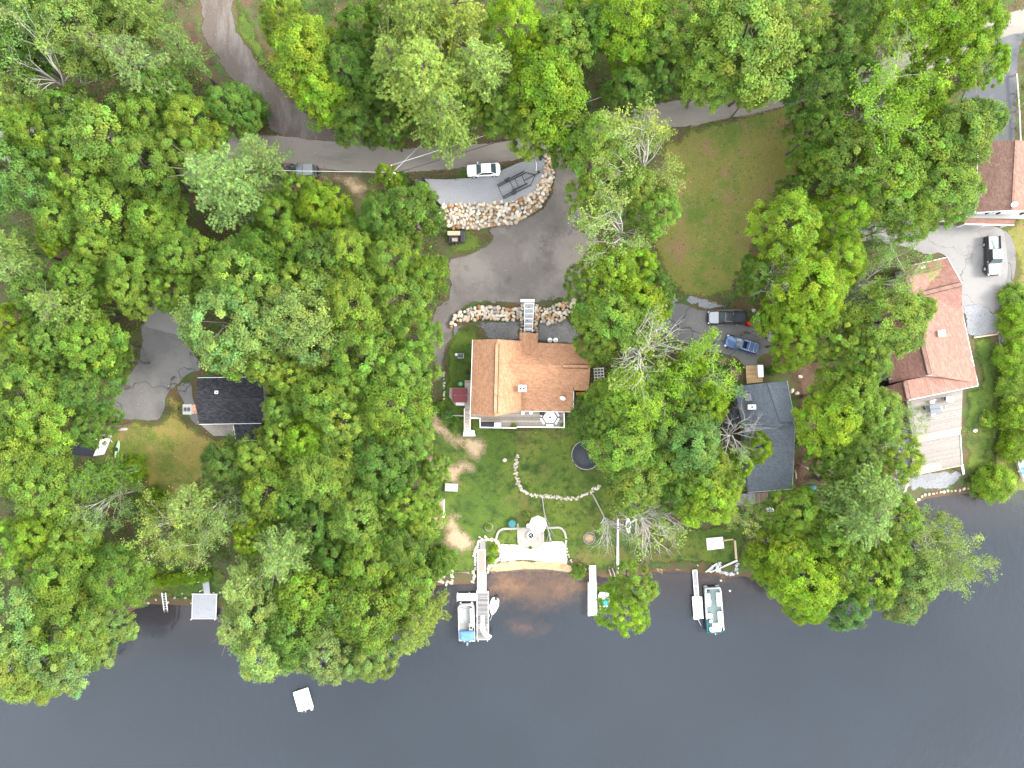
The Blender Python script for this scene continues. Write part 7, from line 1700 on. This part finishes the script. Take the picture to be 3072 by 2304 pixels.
for i in range(7): k = MB(); k.box((-.45 + i * .15, 0, .35 + max(0, i - 4) * .1), (.1, .55, .03)); part('strap', k, 'slate_shutter' if i % 2 else 'blue_canvas', lc)
for s in (-1, 1): k = MB(); k.bar((-.55, s * .3, .33), (.5, s * .3, .36), .05); part('frame', k, 'white', lc); k = MB(); k.bar((-.3, s * .3, .33), (-.35, s * .3, 0), .04); part('leg', k, 'white', lc)
k = MB(); k.bar(at(1850, 1572, .25), at(1872, 1573, .25), .06); rk = single('boat_rack', k, 'siding', 'small rack with red frame beside the white kayak', 'rack'); 
for i in range(3): k = MB(); k.bar(at(1856 + i * 6, 1556, .3), at(1856 + i * 6, 1592, .3), .06); part('bar', k, 'brick', rk)
def log(px0, py0, px1, py1, r, label, m='twig', name='log', dz=.2):
    a, b = at(px0, py0, dz), at(px1, py1, dz); k = MB(); mid = lerp(a, b, .5) + Vector((.06, .05, .05)); k.tube([a, mid, b], [r, r * .9, r * .7], 8); return single(name, k, m, label, 'log')
log(353, 1291, 382, 1287, .24, 'pale cut log on grass right of the shed'); log(2384, 1410, 2389, 1437, .13, 'pale split log in mulch right of the slate roof', 'tread_wood'); log(1826, 1706, 1836, 1742, .08, 'grey driftwood stick at the shore by the white dock'); log(1836, 1704, 1846, 1736, .07, 'second grey driftwood stick by the white dock')
log(327, 1316, 337, 1328, .1, 'forked white branch beside the shed wall'); log(210, 1312, 222, 1303, .09, 'white forked branch left of the shed')
dbr = thing('fallen_branch', 'dead branch lying across the lawn to the patio parasol', 'branch', at(1632, 1500)); sg = []
pp_ = [at(1627, 1490, .1), at(1630, 1520, .15), at(1634, 1545, .3), at(1640, 1575, .5), at(1648, 1600, .4), at(1652, 1622, .2)]
for a, b in zip(pp_, pp_[1:]): sg.append((np.array(a), np.array(b), .09, .07))
rr_ = np.random.default_rng(5); tips = []
for i in (2, 3, 4): 
    for _ in range(3): branch_rec(rr_, pp_[i], np.array([rr_.uniform(-.3, .9), -1, .05]), 1.7, .035, 1, sg, tips)
me = seg_mesh('branch', [(a - np.array(dbr.location), b - np.array(dbr.location), r0, r1) for a, b, r0, r1 in sg], MT['twig']); link('branch', me, dbr)
for x, y, l in ((2356, 1105, 'left of the boulders in the mulch by the timber deck'), (2400, 1130, 'flat boulder in the mulch right of the timber deck'), (2376, 1172, 'pale rock at the slate roof upper right corner'), (2391, 1180, 'second pale rock off the slate roof upper right corner'), (2262, 931, 'tan rock above the red snow blower'), (2275, 942, 'small tan rock by the pale plastic bin'), (1514, 1380, 'lone stone on the back lawn left of the border'), (2925, 1292, 'pale stone at the side lawn right edge')):
    o = tag(link('rock', ROCKS[int(x) % 9], None, at(x, y, .1), (.42, .37, .31), x), l, 'rock'); o.scale = (.4, .3, .2)
k = MB(); u = at(2397, 1396); k.tube([u, u + Vector((0, 0, 3.2))], .05, 8); lp = single('lamp_post', k, 'siding', 'slim post with white globe right of the slate roof', 'lamp post'); k = MB(); k.lathe([(.05, 3.1), (.2, 3.2), (.22, 3.35), (.12, 3.5), (.02, 3.52)], 12, (u.x, u.y, u.z)); part('globe', k, 'white', lp)
# rail fence by the sealed driveway
fn = thing('rail_fence', 'pale timber rail along the sealed driveway at the right edge', 'fence', at(3056, 320)); fpz = [at(x, y, .75) for x, y in ((3050, 222), (3054, 275), (3058, 330), (3060, 380), (3062, 425))]
for a, b in zip(fpz, fpz[1:]): k = MB(); k.bar(a, b, .2, .12); part('rail', k, 'paver', fn, True)
for a in fpz: k = MB(); k.box(a - Vector((0, 0, .35)), (.16, .16, .8)); part('post', k, 'paver', fn, True)
gt = thing('timber_edging', 'pale timber edging round the gravel bed by the red roof', 'edging', at(3004, 980)); ps = [at(x, y, .15) for x, y in Z6([(1830, 965), (1925, 1025), (1920, 1140), (1855, 1222), (1560, 1265)])]
for a, b in zip(ps, ps[1:]): k = MB(); k.bar(a, b, .2, .25); part('timber', k, 'tread_wood', gt, True)
# utility pole and wires
ub = at(1206, 577); up = thing('utility_pole', 'wooden utility pole with white transformer beside the road', 'utility pole', ub); ht = 9.5
k = MB(); k.tube([(0, 0, -.3), (0, 0, ht)], [.16, .11], 10); part('pole', k, 'bark', up); k = MB(); k.bar((-.1, -1.0, ht - .5), (.1, 1.0, ht - .5), .1, .12); part('crossarm', k, 'bark', up)
k = MB(); k.tube([(.35, -.1, ht - 1.8), (.35, -.1, ht - .8)], .26, 14); part('transformer', k, 'white', up)
for i, y in enumerate((-.9, 0, .9)): k = MB(); k.lathe([(.05, 0), (.07, .08), (.03, .16)], 8, (y * .1, y, ht - .43)); part('insulator', k, 'white', up)
top = ub + Vector((0, 0, ht - .35))
def wire(a, b, sag, label, r=.022, m='siding', n=14):
    k = MB(); k.tube([lerp(a, b, i / n) - Vector((0, 0, sag * 4 * (i / n) * (1 - i / n))) for i in range(n + 1)], r, 5); single('overhead_wire', k, m, label, 'wire')
wire(top + Vector((.1, .9, 0)), atz(2330, 108, 13), .8, 'upper pale wire from the pole along the road to the right'); wire(top + Vector((0, 0, -.9)), atz(2330, 145, 12.2), 1.0, 'lower dark cable from the pole along the road', .05, 'mesh_black')
wire(top, atz(-100, 480, 13.5), .8, 'pale wire from the pole to the left over the off-roader'); wire(top + Vector((0, -.2, -.9)), atz(-100, 500, 12.5), 1.0, 'dark cable from the pole to the left', .05, 'mesh_black')
wire(top + Vector((0, 0, -.6)), atz(1390, 300, 11), .3, 'short cable from the pole up across the road', .035, 'grey_panel')
bxp = atz(2660, 705, 8); wire(bxp, atz(2718, 820, at(2790, 1000).z + 4.2), .2, 'service wire reaching the red roof upper left corner')

# ------------------------------------------------------------------ undergrowth of the woods (nobody could count it)
for px_ in ([(1405, 1005), (1790, 1005), (1790, 1180), (1730, 1320), (1340, 1320), (1330, 1150), (1405, 1140)], [(2690, 760), (2900, 760), (2950, 1165), (2895, 1480), (2700, 1480), (2700, 1215), (2620, 1215)], [(2180, 1080), (2400, 1080), (2400, 1500), (2320, 1570), (2190, 1520)],
            [(570, 1110), (800, 1110), (800, 1330), (690, 1330), (560, 1260)], [(2830, 410), (3160, 410), (3160, 680), (2830, 680)], [(180, 1290), (330, 1290), (310, 1375), (180, 1375)], [(1280, 1495), (1340, 1495), (1340, 1595), (1280, 1595)]):
    OPEN.append([tuple(at(x, y)[:2]) for x, y in px_])
def undergrowth(n, seed=9):
    r = np.random.default_rng(seed); pts = []
    BB = [(p, min(q[0] for q in p), max(q[0] for q in p), min(q[1] for q in p), max(q[1] for q in p)) for p in OPEN]
    while len(pts) < n:
        x, y = r.uniform(-80, 82), r.uniform(-42, 62)
        if grid(D, x, y) < .8: continue
        if any(x0 < x < x1 and y0 < y < y1 and inside(x, y, p) for p, x0, x1, y0, y1 in BB): continue
        pts.append((x, y, G(x, y) + r.uniform(.1, .9)))
    c = np.array(pts); k = 18; cid = np.repeat(np.arange(n), k)
    P = c[cid] + r.normal(size=(n * k, 3)) * np.array([.45, .45, .2]); N = np.array([0, 0, .8]) + r.normal(size=P.shape) * .45
    L = .26 * r.uniform(.6, 1.4, len(cid)); V, F, t = leaf_quads(r, P, N, L, L * .6, tints(r, n, cid, .35, .2, .14))
    o = link('undergrowth', np_mesh('undergrowth', V, F, MT['leaf'], False, t), color=(.070, .125, .018)); o['kind'] = 'stuff'
undergrowth(9000)

# dry leaves and chips lying about the open ground
r8 = np.random.default_rng(31); P8 = []
while len(P8) < 2600:
    x, y = r8.uniform(-70, 76), r8.uniform(-28, 52)
    if grid(D, x, y) > .6 and not (PADZ and inside(x, y, pw)): P8.append((x, y, G(x, y) + .13))
P8 = np.array(P8); n8 = len(P8); L8 = r8.uniform(.08, .26, n8); t8 = np.exp(r8.normal(0, .4, n8)); t8 = np.stack([t8, t8 * r8.uniform(.8, 1.05, n8), t8 * r8.uniform(.6, 1.0, n8), np.ones(n8)], 1)
V8, F8, T8 = leaf_quads(r8, P8, np.array([0, 0, 1.0]) + r8.normal(size=(n8, 3)) * .2, L8, L8 * .6, t8)
o = link('fallen_leaves', np_mesh('fallen_leaves', V8, F8, MT['leaf'], False, T8), color=(.22, .17, .10)); o['kind'] = 'stuff'
